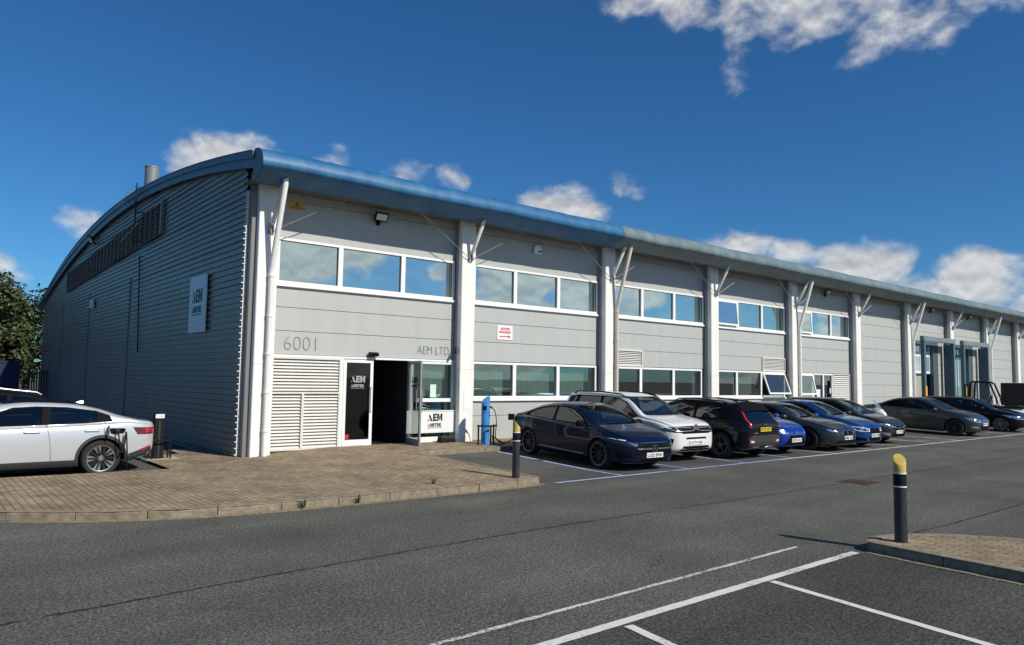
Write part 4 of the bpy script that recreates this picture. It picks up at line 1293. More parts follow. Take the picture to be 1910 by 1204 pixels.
    def patch(s, name, poly, view, m, off=.004, holes=(), step=.06, parent=None, rnd=0.0, mirror=False, skirt=True):
        """a fitted panel laid on the body"""
        res = []
        views = [view]
        if mirror: views = {'L': ['L', 'R'], 'F': ['F', 'F-'], 'B': ['B', 'B-'], 'FL': ['FL', 'FR'], 'BL': ['BL', 'BR'], 'T': ['T', 'T-']}[view]
        for vw in views:
            pl = round_poly(poly, rnd) if rnd else list(poly)
            if vw in ('F-', 'B-'): pl = [(-u, v) for u, v in pl][::-1]
            if vw == 'T-': pl = [(u, -v) for u, v in pl][::-1]
            vw = vw[0] if vw[-1] == '-' else vw
            loops = [densify(pl, step)]+[densify(h, step) for h in holes]
            pts = []; ed = []
            for lp in loops:
                o = len(pts); pts += lp; ed += [(o+i, o+(i+1) % len(lp)) for i in range(len(lp))]
            x0 = min(p.x for p in loops[0]); x1 = max(p.x for p in loops[0]); y0 = min(p.y for p in loops[0]); y1 = max(p.y for p in loops[0])
            l0 = [tuple(p) for p in loops[0]]
            y = y0+step*.5
            while y < y1:
                x = x0+step*.5
                while x < x1:
                    if in_poly((x, y), l0): pts.append(Vector((x, y)))
                    x += step
                y += step
            r = delaunay_2d_cdt(pts, ed, [], 0, 1e-6)
            tri = []
            for f in r[2]:
                c = (sum(r[0][i].x for i in f)/len(f), sum(r[0][i].y for i in f)/len(f))
                if in_poly(c, l0) and not any(in_poly(c, h) for h in holes): tri.append(tuple(f))
            top = []; base = []
            for p in r[0]:
                q, nn, d = s.ray(vw, p.x, p.y)
                if nn.dot(d) > 0: nn = -nn
                top.append(q+nn*off); base.append(q-nn*.006)
            # skirt round the edge so the panel has thickness
            cnt = {}
            for f in tri:
                for i in range(len(f)):
                    e = (f[i], f[(i+1) % len(f)]); k = tuple(sorted(e)); cnt.setdefault(k, []).append(e)
            mb = MB(); n = len(top)
            if skirt:
                fs = list(tri)+[(e[0][0], e[0][1], n+e[0][1], n+e[0][0]) for e in cnt.values() if len(e) == 1]
                mb.add(top+base, fs)
            else: mb.add(top, list(tri))
            o = mb.build(name, m, parent or s.root, smooth=True, angle=50)
            res.append(o)
        return res if mirror else res[0]
    def line(s, name, pts, view, m=None, w=.007, off=.0025, mirror=True, parent=None):
        """panel gap or trim line following the body"""
        m = m or M_SEAM
        dense = []
        for a, b in zip(pts[:-1], pts[1:]):
            a = Vector(a); b = Vector(b); n = max(1, int((b-a).length/.05))
            dense += [a.lerp(b, k/n) for k in range(n)]
        dense.append(Vector(pts[-1]))
        mb = MB()
        for vw in ([view, {'L': 'R', 'F': 'F', 'B': 'B', 'T': 'T'}[view]] if mirror else [view]):
            sgn = -1 if (mirror and vw == view and view in 'FBT' and mb.v) else 1
            vs = []
            for i, p in enumerate(dense):
                t = (dense[min(i+1, len(dense)-1)]-dense[max(i-1, 0)]).normalized(); nr = Vector((-t.y, t.x))*w/2
                for q in (p-nr, p+nr):
                    u, v = q
                    if sgn < 0: u, v = (-u, v) if view in 'FB' else (u, -v)
                    c, nn, d = s.ray(vw, u, v)
                    if nn.dot(d) > 0: nn = -nn
                    vs.append(c+nn*off)
            mb.add(vs, [(2*i, 2*i+2, 2*i+3, 2*i+1) for i in range(len(dense)-1)])
        return mb.build(name, m, parent or s.root)
    # ---- glazing
    def cut(s, name, poly, view, m, pred=None, rnd=.04):
        pl = round_poly(poly, rnd, 2) if rnd else poly
        bm = s.bm
        ax = {'S': (0, 2), 'F': (1, 2), 'B': (1, 2), 'T': (0, 1)}[view]
        x0 = min(p[0] for p in pl)-.03; x1 = max(p[0] for p in pl)+.03; y0 = min(p[1] for p in pl)-.03; y1 = max(p[1] for p in pl)+.03
        def ok(f):
            c = f.calc_center_median(); u, v = c[ax[0]], c[ax[1]]
            if not (x0 < u < x1 and y0 < v < y1) or f.material_index: return False
            if view == 'S' and abs(f.normal.y) < .35: return False
            if view == 'F' and (f.normal.x < .08 or c.x < s.s.get('screen_min', -.3)): return False
            if view == 'B' and (f.normal.x > -.06 or c.x > s.s.get('rear_max', 0)): return False
            if view == 'T' and f.normal.z < .5: return False
            return pred(c) if pred else True
        for i in range(len(pl)):
            p = Vector(pl[i]); q = Vector(pl[(i+1) % len(pl)]); t = q-p
            if t.length < 1e-4: continue
            co = Vector((0, 0, 0)); no = Vector((0, 0, 0))
            co[ax[0]] = p.x; co[ax[1]] = p.y; no[ax[0]] = -t.y; no[ax[1]] = t.x
            fs = [f for f in bm.faces if ok(f)]
            if not fs: return []
            geom = set(fs)
            for f in fs:
                geom.update(f.edges); geom.update(f.verts)
            bmesh.ops.bisect_plane(bm, geom=list(geom), dist=1e-5, plane_co=co, plane_no=no.normalized())
        ins = [f for f in bm.faces if ok(f) and in_poly((f.calc_center_median()[ax[0]], f.calc_center_median()[ax[1]]), pl)]
        out = []
        for vw in (('L', 'R') if view == 'S' else (view,)):
            out.append(s.patch(name, pl, vw, m, -.0015, step=.045, skirt=False))
        bmesh.ops.delete(bm, geom=ins, context='FACES')
        return out
    def finish_body(s, extra_mats=()):
        me = bpy.data.meshes.new('body')
        for f in s.bm.faces: pass
        s.bm.to_mesh(me); s.bm.free()
        for m in [s.paint, M_ARCH]: me.materials.append(m)
        try: me.set_sharp_from_angle(angle=R(38))
        except Exception: pass
        o = bpy.data.objects.new('body', me); COL.objects.link(o); o.parent = s.root
        s.body = o
    # ---- fittings
    def wheels(s, style, rim_m=None, steer=0.0, ring=None):
        sp = s.s; Rr = sp['R']; w = sp.get('tw', .225); rr = sp.get('rim', Rr*.71)
        t = MB(); t.lathe([(rr-.004, -w/2+.02), (rr+.012, -w/2), (Rr-.035, -w/2-.004), (Rr-.008, -w/2+.018), (Rr, -w/2+.045), (Rr, w/2-.045), (Rr-.008, w/2-.018), (Rr-.035, w/2+.004), (rr+.012, w/2), (rr-.004, w/2-.02), (rr-.004, -w/2+.02)], (0, 0, 0), 'y', 40, caps=False)
        base = t.build('wheel', M_TYRE, None, smooth=True, angle=35)
        r = MB(); y = w/2
        r.lathe([(rr-.004, -w/2+.02), (rr, y-.012), (rr-.006, y-.002), (rr-.022, y-.006), (rr-.030, y-.05), (rr-.03, -w/2+.02)], (0, 0, 0), 'y', 40, 0, caps=False)
        r.lathe([(rr-.028, y-.10), (.02, y-.105), (.02, y-.115), (rr-.028, y-.112)], (0, 0, 0), 'y', 30, 1)
        r.lathe([(.001, y-.018), (.045, y-.018), (.062, y-.03), (.062, y-.10), (.001, y-.10)], (0, 0, 0), 'y', 20, 0)
        def spoke(a, w0, w1, y0, y1, r0=.05, r1=None, mi=0, skew=0.0):
            r1 = r1 or rr-.02
            d = Vector((math.cos(a), 0, math.sin(a))); e = Vector((-math.sin(a), 0, math.cos(a)))
            vs = []
            for (rd, ww, yy) in ((r0, w0, y0), (r1, w1, y1)):
                c = d*rd+e*(skew*(rd-r0))
                for sg, dy in ((-1, 0), (1, 0), (1, -.03), (-1, -.03)):
                    vs.append(c+e*(sg*ww)+Vector((0, yy+dy, 0)))
            r.add(vs, [(0,1,2,3), (4,7,6,5), (0,4,5,1), (1,5,6,2), (2,6,7,3), (3,7,4,0)], mi)
        n = {'five': 5, 'double': 5, 'ten': 10, 'multi': 9, 'blade': 5, 'hex': 7, 'kia': 5}[style]
        for k in range(n):
            a = 2*math.pi*k/n+math.pi/2
            if style == 'five': spoke(a, .035, .042, y-.022, y-.014)
            elif style == 'double': spoke(a, .014, .013, y-.022, y-.012, skew=.14); spoke(a, .014, .013, y-.022, y-.012, skew=-.14)
            elif style in ('ten', 'multi'): spoke(a, .016, .014, y-.022, y-.012)
            elif style == 'hex': spoke(a, .018, .012, y-.022, y-.014, r1=rr*.62); spoke(a, .010, .010, y-.0145, y-.012, r0=rr*.58, skew=.55); spoke(a, .010, .010, y-.0145, y-.012, r0=rr*.58, skew=-.55)
            elif style == 'blade':
                spoke(a, .012, .072, y-.022, y-.010); spoke(a, .028, .016, y-.0195, y-.0075, mi=2); spoke(a+math.pi/5, .012, .04, y-.034, y-.03, mi=3)
            elif style == 'kia':
                spoke(a, .03, .055, y-.022, y-.012, mi=3); spoke(a, .006, .010, y-.019, y-.0095, skew=.12, mi=0)
        rm = rim_m or M_RIM
        rim = r.build('rim', [rm, M_RIMBK, M_RIMDK, M_RIMBK], base, smooth=True, angle=30)
        if ring:
            g = MB(); g.lathe([(rr-.012, y-.004), (rr-.002, y+.001), (rr+.002, y-.004)], (0, 0, 0), 'y', 40, caps=False); g.build('rim_edge', ring, base, smooth=True)
        yw = s.W/2-w/2-sp.get('tuck', .025)
        first = True
        for ax in (sp['wf'], sp['wr']):
            for sg in (1, -1):
                o = base if first else copy_tree(base)
                first = False
                o.parent = s.root; o.location = (ax, sg*yw, Rr); o.rotation_euler = (0, random.uniform(0, 1.2) if style != 'blade' else R(18), (0 if sg > 0 else math.pi)+(steer if ax > 0 else 0))
    def plate(s, txt, view, z, m, tilt=0.0, y=0.0, blue=False):
        p, nn, d = s.ray(view, y, z); sg = 1 if view == 'F' else -1
        q1 = s.ray(view, y+.24, z)[0]; q2 = s.ray(view, y, z+.05)[0]
        x = max(sg*p.x, sg*q1.x, sg*q2.x)*sg+sg*.012
        mb = MB(); ex = Vector((0, sg*1, 0)); ez = Vector((-sg*math.sin(tilt), 0, math.cos(tilt))); n = ex.cross(ez)
        c = Vector((x, y, z))
        mb.obox(c, ex*.26, ez*.0555, n*.006)
        pl = mb.build('number_plate', m, s.root, bevel=.003)
        t = MB(); put_text(t, txt, .08, c+n*.0065+ex*(.014 if blue else 0), ex, ez, width=.44 if blue else .475, height=.078, depth=.001, bold=.003)
        t.build('registration', M_INK, pl)
        if blue:
            b = MB(); b.obox(c+n*.0065-ex*.238, ex*.02, ez*.052, n*.001); b.build('plate_band', mat('plate_blue', (.02, .06, .35), .4), pl)
        return c
    def mirror(s, x, z, m=None, out=.10, size=(.085, .115, .075)):
        for sg in (1, -1):
            p, nn, d = s.ray('L' if sg > 0 else 'R', x, z)
            mb = MB(); c = Vector((x-.02, p.y+sg*(out+size[1]*.55), z+.045))
            N = 12; prof = []
            for i in range(7):
                t = i/6; yy = lerp(-1, 1, t); k = (1-abs(yy)**3.2)**.45 if abs(yy) < 1 else .12
                k = max(k, .30)
                prof.append((yy, k))
            vs = []
            for yy, k in prof:
                for a in range(N):
                    an = 2*math.pi*a/N
                    ca, sa = math.cos(an), math.sin(an)
                    cx = size[0]*k*(abs(ca)**.6)*(1 if ca > 0 else -1)*(1.0 if ca > 0 else .45)
                    cz = size[2]*k*(abs(sa)**.75)*(1 if sa > 0 else -1)
                    vs.append((c.x+cx-yy*.02*1, c.y+sg*yy*size[1], c.z+cz))
            fs = [(i*N+a, i*N+(a+1) % N, (i+1)*N+(a+1) % N, (i+1)*N+a) for i in range(6) for a in range(N)]+[tuple(range(N))[::-1], tuple(range(6*N, 7*N))]
            mb.add(vs, fs)
            o = mb.build('mirror', m or s.paint, s.root, smooth=True, angle=60)
            st = MB(); st.tube([(x, p.y-sg*.02, z), (x-.01, c.y-sg*size[1]*.6, z+.02)], [.028, .022], 8); st.build('mirror_stalk', M_TRIM, o, smooth=True)
    def handles(s, xs, z, m=None):
        mb = None
        for x in xs:
            for sg, vw in ((1, 'L'), (-1, 'R')):
                p, nn, d = s.ray(vw, x, z)
                mb = MB(); y = p.y
                mb.tube([(x-.11, y-sg*.004, z), (x-.095, y+sg*.026, z), (x+.075, y+sg*.028, z+.004), (x+.11, y-sg*.004, z+.004)], [.010, .013, .013, .010], 8)
                mb.build('door_handle', m or s.paint, s.root, smooth=True)
    def interior(s, seat=M_SEAT, dash=None, zs=.0):
        sp = s.s; x0 = sp.get('seat_x', .05); wz = sp.get('floor', .42); hw = s.W/2-.22
        mb = MB()
        for (cx, ys) in ((x0, (-.37, .37)), (x0-.86, (-.40, .0, .40))):
            for y in ys:
                w = .23 if len(ys) == 2 else .19
                mb.obox((cx, y, wz+.10), (.25, 0, .02), (0, w, 0), (0, 0, .09))
                mb.obox((cx-.30, y, wz+.42), (-.09, 0, .33), (0, w, 0), (.07, 0, .02))
                mb.obox((cx-.41, y, wz+.80), (-.015, 0, .065), (0, .12, 0), (.045, 0, .01))
        mb.build('seats', seat, s.root, bevel=.03)
        d = MB(); dx = x0+.78; zb = s.beltz(dx)
        d.obox((dx+.1, 0, zb-.12), (.22, 0, .0), (0, hw, 0), (0, 0, .10))
        d.build('dashboard', dash or M_SEAT, s.root, bevel=.04)
        d = MB(); pts = [(x0+.50+.08*math.cos(a)*.35, -.37+.17*math.sin(a), zb-.06+.17*math.cos(a)) for a in [2*math.pi*k/18 for k in range(19)]]
        d.tube(pts, .014, 6); d.obox((x0+.52, -.37, zb-.06), (.03, 0, 0), (0, .15, 0), (0, 0, .03)); d.build('steering_wheel', M_TRIM, s.root, smooth=True)
        f = MB(); f.box(-s.L*.33, s.L*.26, -hw, hw, wz-.14, wz-.10); f.box(-s.L*.40, x0-1.25, -hw+.05, hw-.05, s.beltz(-1.2)-.10, s.beltz(-1.2)-.07); f.build('cabin_floor', M_SEAT, s.root)
    def beltz(s, x): return pchip(s.s['belt'])(x)
    def shark_fin(s, x, m=None):
        z = pchip(s.s['top'])(x)
        mb = MB(); mb.add([(x-.10, -.03, z-.01), (x-.10, .03, z-.01), (x+.11, .012, z-.01), (x+.11, -.012, z-.01), (x-.09, -.006, z+.06), (x-.09, .006, z+.06), (x-.02, .004, z+.045), (x-.02, -.004, z+.045)], [(0,3,2,1),(4,5,6,7),(0,1,5,4),(1,2,6,5),(2,3,7,6),(3,0,4,7)])
        mb.build('aerial', m or s.paint, s.root, bevel=.006)
    def underside(s):
        sp = s.s
        mb = MB(); mb.box(sp['wr']+.45, sp['wf']-.45, -s.W/2+.16, s.W/2-.16, .15, .30); mb.build('underbody', M_ARCH, s.root)
    def roundel(s, view, y, z, r, m1, m2=None, style='disc'):
        p, nn, d = s.ray(view, y, z); sg = 1 if view == 'F' else -1
        c = Vector((p.x+sg*.012, y, z)); ex = Vector((0, sg, 0)); ez = Vector((0, 0, 1))
        if view == 'F' and nn.z > .3:
            ez = (Vector((0, 0, 1))-nn*nn.z).normalized(); c = p+nn*.006
        n = ex.cross(ez); mb = MB()
        N = 22
        def ringf(r0, r1, h, mi):
            vs = []
            for k in range(N):
                a = 2*math.pi*k/N; e = ex*math.cos(a)+ez*math.sin(a)
                vs += [c+e*r0+n*h, c+e*r1+n*h, c+e*r1-n*.008]
            mb.add(vs, [(3*k, 3*k+1, 3*((k+1) % N)+1, 3*((k+1) % N)) for k in range(N)]+[(3*k+1, 3*k+2, 3*((k+1) % N)+2, 3*((k+1) % N)+1) for k in range(N)], mi)
        def disc(r1, h, mi, a0=0, a1=2*math.pi):
            vs = [c+n*h]+[c+(ex*math.cos(lerp(a0, a1, k/N))+ez*math.sin(lerp(a0, a1, k/N)))*r1+n*h for k in range(N+1)]
            mb.add(vs, [(0, k+1, k+2) for k in range(N)], mi)
        if style == 'star':
            ringf(r*.86, r, .004, 0)
            for k in range(3):
                a = math.pi/2+k*2*math.pi/3; e = ex*math.cos(a)+ez*math.sin(a); f = -ex*math.sin(a)+ez*math.cos(a)
                mb.add([c+e*r*.93+n*.006, c+f*r*.15+n*.008, c-e*r*.12+n*.008, c-f*r*.15+n*.008], [(0, 1, 2), (0, 2, 3)])
            disc(r*.86, -.002, 1)
        elif style == 'quarters':
            ringf(r*.62, r, .004, 1); disc(r*.62, .003, 0)
            for q in (0, 2): disc(r*.6, .0045, 2, q*math.pi/2, (q+1)*math.pi/2)
        elif style == 'ring':
            ringf(r*.80, r, .004, 0)
            mb.add([c+ex*a*r+ez*b*r+n*.006 for a, b in ((-.55, .45), (.1, .6), (.55, .15), (.1, -.05), (.5, -.55), (-.2, -.3), (-.05, .15))], [(0, 6, 1), (6, 2, 1), (6, 3, 2), (6, 5, 3), (5, 4, 3)])
            disc(r*.80, -.002, 1)
        elif style == 'oval':
            ringf(r*.9, r, .004, 0); disc(r*.9, .003, 2)
            for i, v in enumerate(mb.v):
                q = Vector(v)-c; mb.v[i] = tuple(c+ex*q.dot(ex)*1.9+ez*q.dot(ez)*.8+n*q.dot(n))
        mb.build('badge', [m1, m2 or M_TRIM, mat('badge_blue', (.02, .10, .45), .3)], s.root)

def place(cx, cy, yaw=0.0, rear_out=False):
    """a car nose (or tail) out in the sloping bays: location and heading"""
    zf, zr = gz(cx, cy-1.4), gz(cx, cy+1.4)
    return (cx, cy, (zf+zr)/2+.009), (R(90) if rear_out else R(-90))+yaw, math.atan2(zr-zf, 2.8)*(-1 if rear_out else 1)
def car(name, label, cat, cx, cy, spec, yaw=0.0, rear_out=False, **k):
    loc, rz, pit = place(cx, cy, yaw, rear_out)
    c = Car(name, label, cat, loc, rz, spec, **k)
    c.root.rotation_euler = (0, pit, rz)
    return c

def lights_seams(c, doors, zlo, zhi, sill=.30):
    """door gaps and bonnet edge: doors = list of polylines in side view"""
    for d in doors: c.line('door_gap', d, 'L')

# ---- dark blue four-door coupe, plugged in
P_NAVY = paint('navy_metallic_paint', (.003, .009, .030), .2, .25, .42, .15)
cla = car('parked_car', 'dark navy four-door coupe with black wheels, plugged into the blue charging post', 'car', 7.07, -4.12, dict(
    L=4.69, W=1.83, H=1.44, wf=1.425, wr=-1.305, R=.335, paint=P_NAVY, tumble=.42, gap=.045, rim=.258, screen_min=.2, rear_max=-.9,
    top=[(-2.345, .98), (-2.2, 1.01), (-1.95, 1.05), (-1.6, 1.16), (-1.1, 1.325), (-.6, 1.415), (-.1, 1.44), (.25, 1.405), (.55, 1.315), (.9, 1.165), (1.22, 1.005), (1.4, .965), (1.8, .885), (2.1, .80), (2.345, .70)],
    belt=[(-2.345, .93), (-1.9, .985), (-1.2, .985), (0, .935), (.9, .90), (1.3, .885), (1.8, .80), (2.2, .69), (2.345, .64)],
    plan=[(-2.345, .70), (-2.1, .80), (-1.7, .875), (-1.3, .915), (-.5, .895), (.4, .895), (1.3, .912), (1.7, .885), (2.05, .82), (2.345, .72)],
    bot=[(-2.345, .34), (-1.9, .22), (-1, .17), (1, .17), (2.0, .18), (2.345, .22)],
    front=dict(zm=.46, kz=.60, kb=.72, kw=.62, dz=.22, dw=.45, db=.12), rear=dict(zm=.66, kz=.72, kb=.55, kw=.74, dz=.14, dw=.40, db=.35)), yaw=R(-4.6))
dlo = [(-1.62, 1.015), (-1.45, 1.105), (-1.05, 1.24), (-.5, 1.325), (0, 1.335), (.35, 1.265), (.72, 1.10), (.98, .965), (.2, .955), (-.9, .985)]
pa = [(-1.38, 1.02), (-1.33, 1.10), (-1.0, 1.215), (-.5, 1.297), (-.42, 1.302), (-.40, .985), (-.9, 1.00)]
pb = [(-.31, .985), (-.33, 1.305), (0, 1.308), (.32, 1.243), (.66, 1.09), (.84, .98), (.2, .975)]
cla.cut('side_window', pa, 'S', M_CARGLASS_DK); cla.cut('side_window', pb, 'S', M_CARGLASS)
cla.cut('windscreen', [(-.66, .985), (.66, .985), (.56, 1.37), (-.56, 1.37)], 'F', M_SCREEN)
cla.cut('rear_window', [(-.60, 1.10), (.60, 1.10), (.52, 1.35), (-.52, 1.35)], 'B', M_CARGLASS_DK)
cla.finish_body(); cla.interior(); cla.underside()
for v in 'LR': cla.patch('window_trim', dlo, v, M_TRIM, .003, holes=[round_poly(pa, .04, 2), round_poly(pb, .04, 2)])
cla.line('door_gap', [(.98, .95), (.95, .60), (.86, .27)], 'L'); cla.line('door_gap', [(-.36, .97), (-.38, .28)], 'L'); cla.line('door_gap', [(-1.15, 1.0), (-1.02, .72), (-.84, .45), (-.80, .28)], 'L')
cla.line('bonnet_gap', [(1.26, .66), (1.7, .63), (2.16, .50)], 'T', mirror=True)
cla.line('sill_line', [(-.8, .31), (.9, .28)], 'R', M_SATIN, .02, .004, mirror=False); cla.line('sill_line', [(-.8, .31), (.9, .28)], 'L', M_SATIN, .02, .004, mirror=False)
cla.patch('grille', [(-.50, .62), (-.43, .655), (.43, .655), (.50, .62), (.58, .42), (.50, .385), (-.50, .385), (-.58, .42)], 'F', M_TRIM, .004)
cla.line('grille_bar', [(-.52, .535), (-.10, .53)], 'F', M_CHROME, .034, .018, mirror=True)
cla.line('grille_edge', [(-.43, .66), (.43, .66)], 'F', M_CHROME, .018, .010, mirror=False)
cla.roundel('F', 0, .535, .085, M_CHROME, style='star')
cla.patch('headlamp', [(.50, .575), (.56, .66), (.80, .735), (.905, .75), (.86, .66), (.72, .60)], 'F', M_LAMPDK, .006, mirror=True)
cla.patch('running_light', [(.54, .585), (.575, .64), (.61, .65), (.70, .685), (.62, .62)], 'F', M_LAMP, .009, mirror=True)
cla.patch('running_light', [(.70, .71), (.86, .742), (.875, .728), (.72, .695)], 'F', M_LAMPCL, .009, mirror=True)
cla.patch('air_intake', [(.60, .33), (.66, .44), (.84, .42), (.80, .31)], 'F', M_TRIM, .004, mirror=True)
cla.patch('lower_intake', [(-.46, .24), (-.42, .31), (.42, .31), (.46, .24)], 'F', M_TRIM, .004)
cla.line('splitter', [(-.74, .215), (.74, .215)], 'F', M_SATIN, .014, .012, mirror=False)
cla.plate('LO23 ENW', 'F', .385, M_PLATEW)
cla.patch('tail_lamp', [(.36, .78), (.38, .88), (.74, .90), (.78, .80)], 'B', M_TAIL, .006, mirror=True)
cla.plate('LO23 ENW', 'B', .52, M_PLATEY)
cla.mirror(.86, .945, M_TRIM); cla.handles([-.12, -.98], .80)
cla.wheels('ten', M_RIMBK, ring=M_SATIN)
# charging flap at the rear wing, standing open
fl = MB(); p, nn, d = cla.ray('R', -1.98, .88)
fl.obox(p+Vector((-.10, -.09, .03)), (.075, .05, 0), (.0, 0, .085), (.004, -.007, 0)); fl.build('charging_flap', P_NAVY, cla.root, bevel=.004)
fl = MB(); fl.lathe([(.075, -.008), (.075, .006), (.05, .008)], p+Vector((.02, 0, 0)), 'y', 16); fl.build('charging_socket', M_PLASTIC, cla.root)

# ---- white SUV
P_WHITE = paint('white_car_paint', (.70, .70, .685), 0, .3)
cit = car('parked_car', 'white sport utility car with black roof rails and a chevron grille', 'car', 9.39, -3.60, dict(
    L=4.50, W=1.86, H=1.67, wf=1.36, wr=-1.37, R=.355, paint=P_WHITE, tumble=.34, rim=.235, screen_min=.3, rear_max=-1.2, gap=.055,
    top=[(-2.25, 1.05), (-2.2, 1.12), (-2.1, 1.35), (-1.98, 1.58), (-1.6, 1.63), (-.6, 1.66), (0, 1.65), (.35, 1.60), (.6, 1.50), (.95, 1.29), (1.22, 1.135), (1.45, 1.10), (1.85, 1.04), (2.1, .965), (2.25, .85)],
    belt=[(-2.25, .98), (-1.5, 1.08), (0, 1.055), (1.0, 1.03), (1.5, 1.01), (2.0, .90), (2.25, .78)],
    plan=[(-2.25, .78), (-1.9, .87), (-1.4, .92), (0, .915), (1.4, .925), (1.8, .905), (2.1, .84), (2.25, .78)],
    bot=[(-2.25, .36), (-1.8, .26), (-1, .22), (1, .22), (1.9, .24), (2.25, .30)],
    front=dict(zm=.60, kz=.70, kb=.75, kw=.72, dz=.20, dw=.40, db=.14), rear=dict(zm=.80, kz=.8, kb=.7, kw=.84, dz=.12, dw=.28, db=.2)), yaw=R(-3))
dlo = [(-2.02, 1.13), (-1.86, 1.46), (-1.5, 1.515), (-.5, 1.54), (.1, 1.525), (.45, 1.43), (.85, 1.18), (1.02, 1.075), (0, 1.08), (-1.4, 1.115)]
pa = [(-1.42, 1.14), (-1.40, 1.495), (-.55, 1.515), (-.52, 1.105)]; pb = [(-.44, 1.105), (-.46, 1.515), (.08, 1.50), (.42, 1.41), (.80, 1.17), (.90, 1.10), (0, 1.105)]
pc = [(-1.92, 1.17), (-1.82, 1.42), (-1.53, 1.475), (-1.53, 1.14)]
for q, g in ((pa, M_CARGLASS_DK), (pb, M_CARGLASS), (pc, M_CARGLASS_DK)): cit.cut('side_window', q, 'S', g)
cit.cut('windscreen', [(-.72, 1.12), (.72, 1.12), (.62, 1.57), (-.62, 1.57)], 'F', M_SCREEN)
cit.cut('rear_window', [(-.62, 1.16), (.62, 1.16), (.56, 1.50), (-.56, 1.50)], 'B', M_CARGLASS_DK)
cit.finish_body(); cit.interior(mat('grey_seat', (.10, .10, .10), .8)); cit.underside()
for v in 'LR': cit.patch('window_trim', dlo, v, M_TRIM, .003, holes=[round_poly(q, .04, 2) for q in (pa, pb, pc)])
for v in 'LR':
    for ax in (1.36, -1.37):
        ra = .41; o = [(ax+(ra+.05)*math.cos(a), .355+(ra+.05)*math.sin(a)) for a in [R(-14)+R(208)*k/20 for k in range(21)]]; i = [(ax+(ra-.004)*math.cos(a), .355+(ra-.004)*math.sin(a)) for a in [R(-14)+R(208)*k/20 for k in range(21)]]
        cit.patch('arch_trim', o+i[::-1], v, M_CLADPL, .010, step=.05)
    cit.patch('sill_cladding', [(-.98, .26), (-.92, .43), (.90, .43), (.96, .26)], v, M_CLADPL, .010)
for sg in (-1, 1):
    mb = MB(); y = sg*.62
    def rz_(x): return cit.ray('T', x, y)[0].z
    mb.tube([(-1.75, y, rz_(-1.75)+.0), (-1.62, y, rz_(-1.62)+.045), (-.6, y, rz_(-.6)+.055), (.15, y, rz_(.15)+.05), (.42, y, rz_(.42)-.005)], .02, 8); mb.build('roof_rail', M_TRIM, cit.root, smooth=True)
    mb = MB()
cit.line('door_gap', [(1.05, 1.06), (1.02, .75), (.95, .43)], 'L'); cit.line('door_gap', [(-.48, 1.09), (-.50, .43)], 'L'); cit.line('door_gap', [(-1.45, 1.1), (-1.20, .82), (-.98, .6), (-.95, .43)], 'L')
cit.line('bonnet_gap', [(1.28, .70), (1.75, .68), (2.06, .55)], 'T')
cit.patch('grille', [(-.86, .865), (-.70, .905), (-.15, .915), (.15, .915), (.70, .905), (.86, .865), (.80, .79), (.48, .735), (-.48, .735), (-.80, .79)], 'F', M_TRIM, .006)
cit.line('grille_bar', [(-.80, .885), (-.14, .868)], 'F', M_SATIN, .016, .014); cit.line('grille_bar', [(-.70, .79), (-.14, .80)], 'F', M_SATIN, .012, .014)
mb = MB()
p, nn, d = cit.ray('F', 0, .84)
for z in (.78, .86): mb.prism([(-.12, z), (0, z+.075), (.12, z), (.12, z+.045), (0, z+.125), (-.12, z+.045)], lambda u, v, d_: (p.x+.012+d_, u, v), 0, .012)
mb.build('chevron_badge', M_SATIN, cit.root)
cit.patch('headlamp', [(.52, .75), (.56, .82), (.84, .86), (.90, .83), (.86, .79), (.72, .765)], 'F', M_LAMPDK, .010, mirror=True)
cit.patch('running_light', [(.56, .80), (.84, .84), (.88, .83), (.60, .785)], 'F', M_LAMP, .013, mirror=True)
cit.patch('upper_intake', [(-.40, .595), (-.36, .64), (.36, .64), (.40, .595)], 'F', M_TRIM, .005)
cit.patch('lower_intake', [(-.60, .30), (-.48, .42), (.48, .42), (.60, .30)], 'F', M_TRIM, .006)
cit.patch('air_vent', [(.77, .44), (.74, .60), (.82, .62), (.85, .50)], 'F', M_TRIM, .006, mirror=True)
cit.patch('skid_plate', [(-.66, .265), (-.60, .295), (.60, .295), (.66, .265)], 'F', M_FRAME, .012)
cit.plate('LC72 KJZ', 'F', .505, M_PLATEW); cit.plate('LC72 KJZ', 'B', .62, M_PLATEY)
cit.patch('tail_lamp', [(.40, .98), (.42, 1.10), (.80, 1.10), (.80, .98)], 'B', M_TAIL, .006, mirror=True)
cit.mirror(.92, 1.07, M_TRIM); cit.handles([-.28, -1.18], .94); cit.wheels('five', M_RIMDK)
mb = MB(); p, nn, d = cit.ray('T', .42, 0)
mb.obox((.50, 0, 1.43), (.02, 0, 0), (0, .11, 0), (0, 0, .03)); mb.build('rear_view_mirror', M_TRIM, cit.root, bevel=.01)

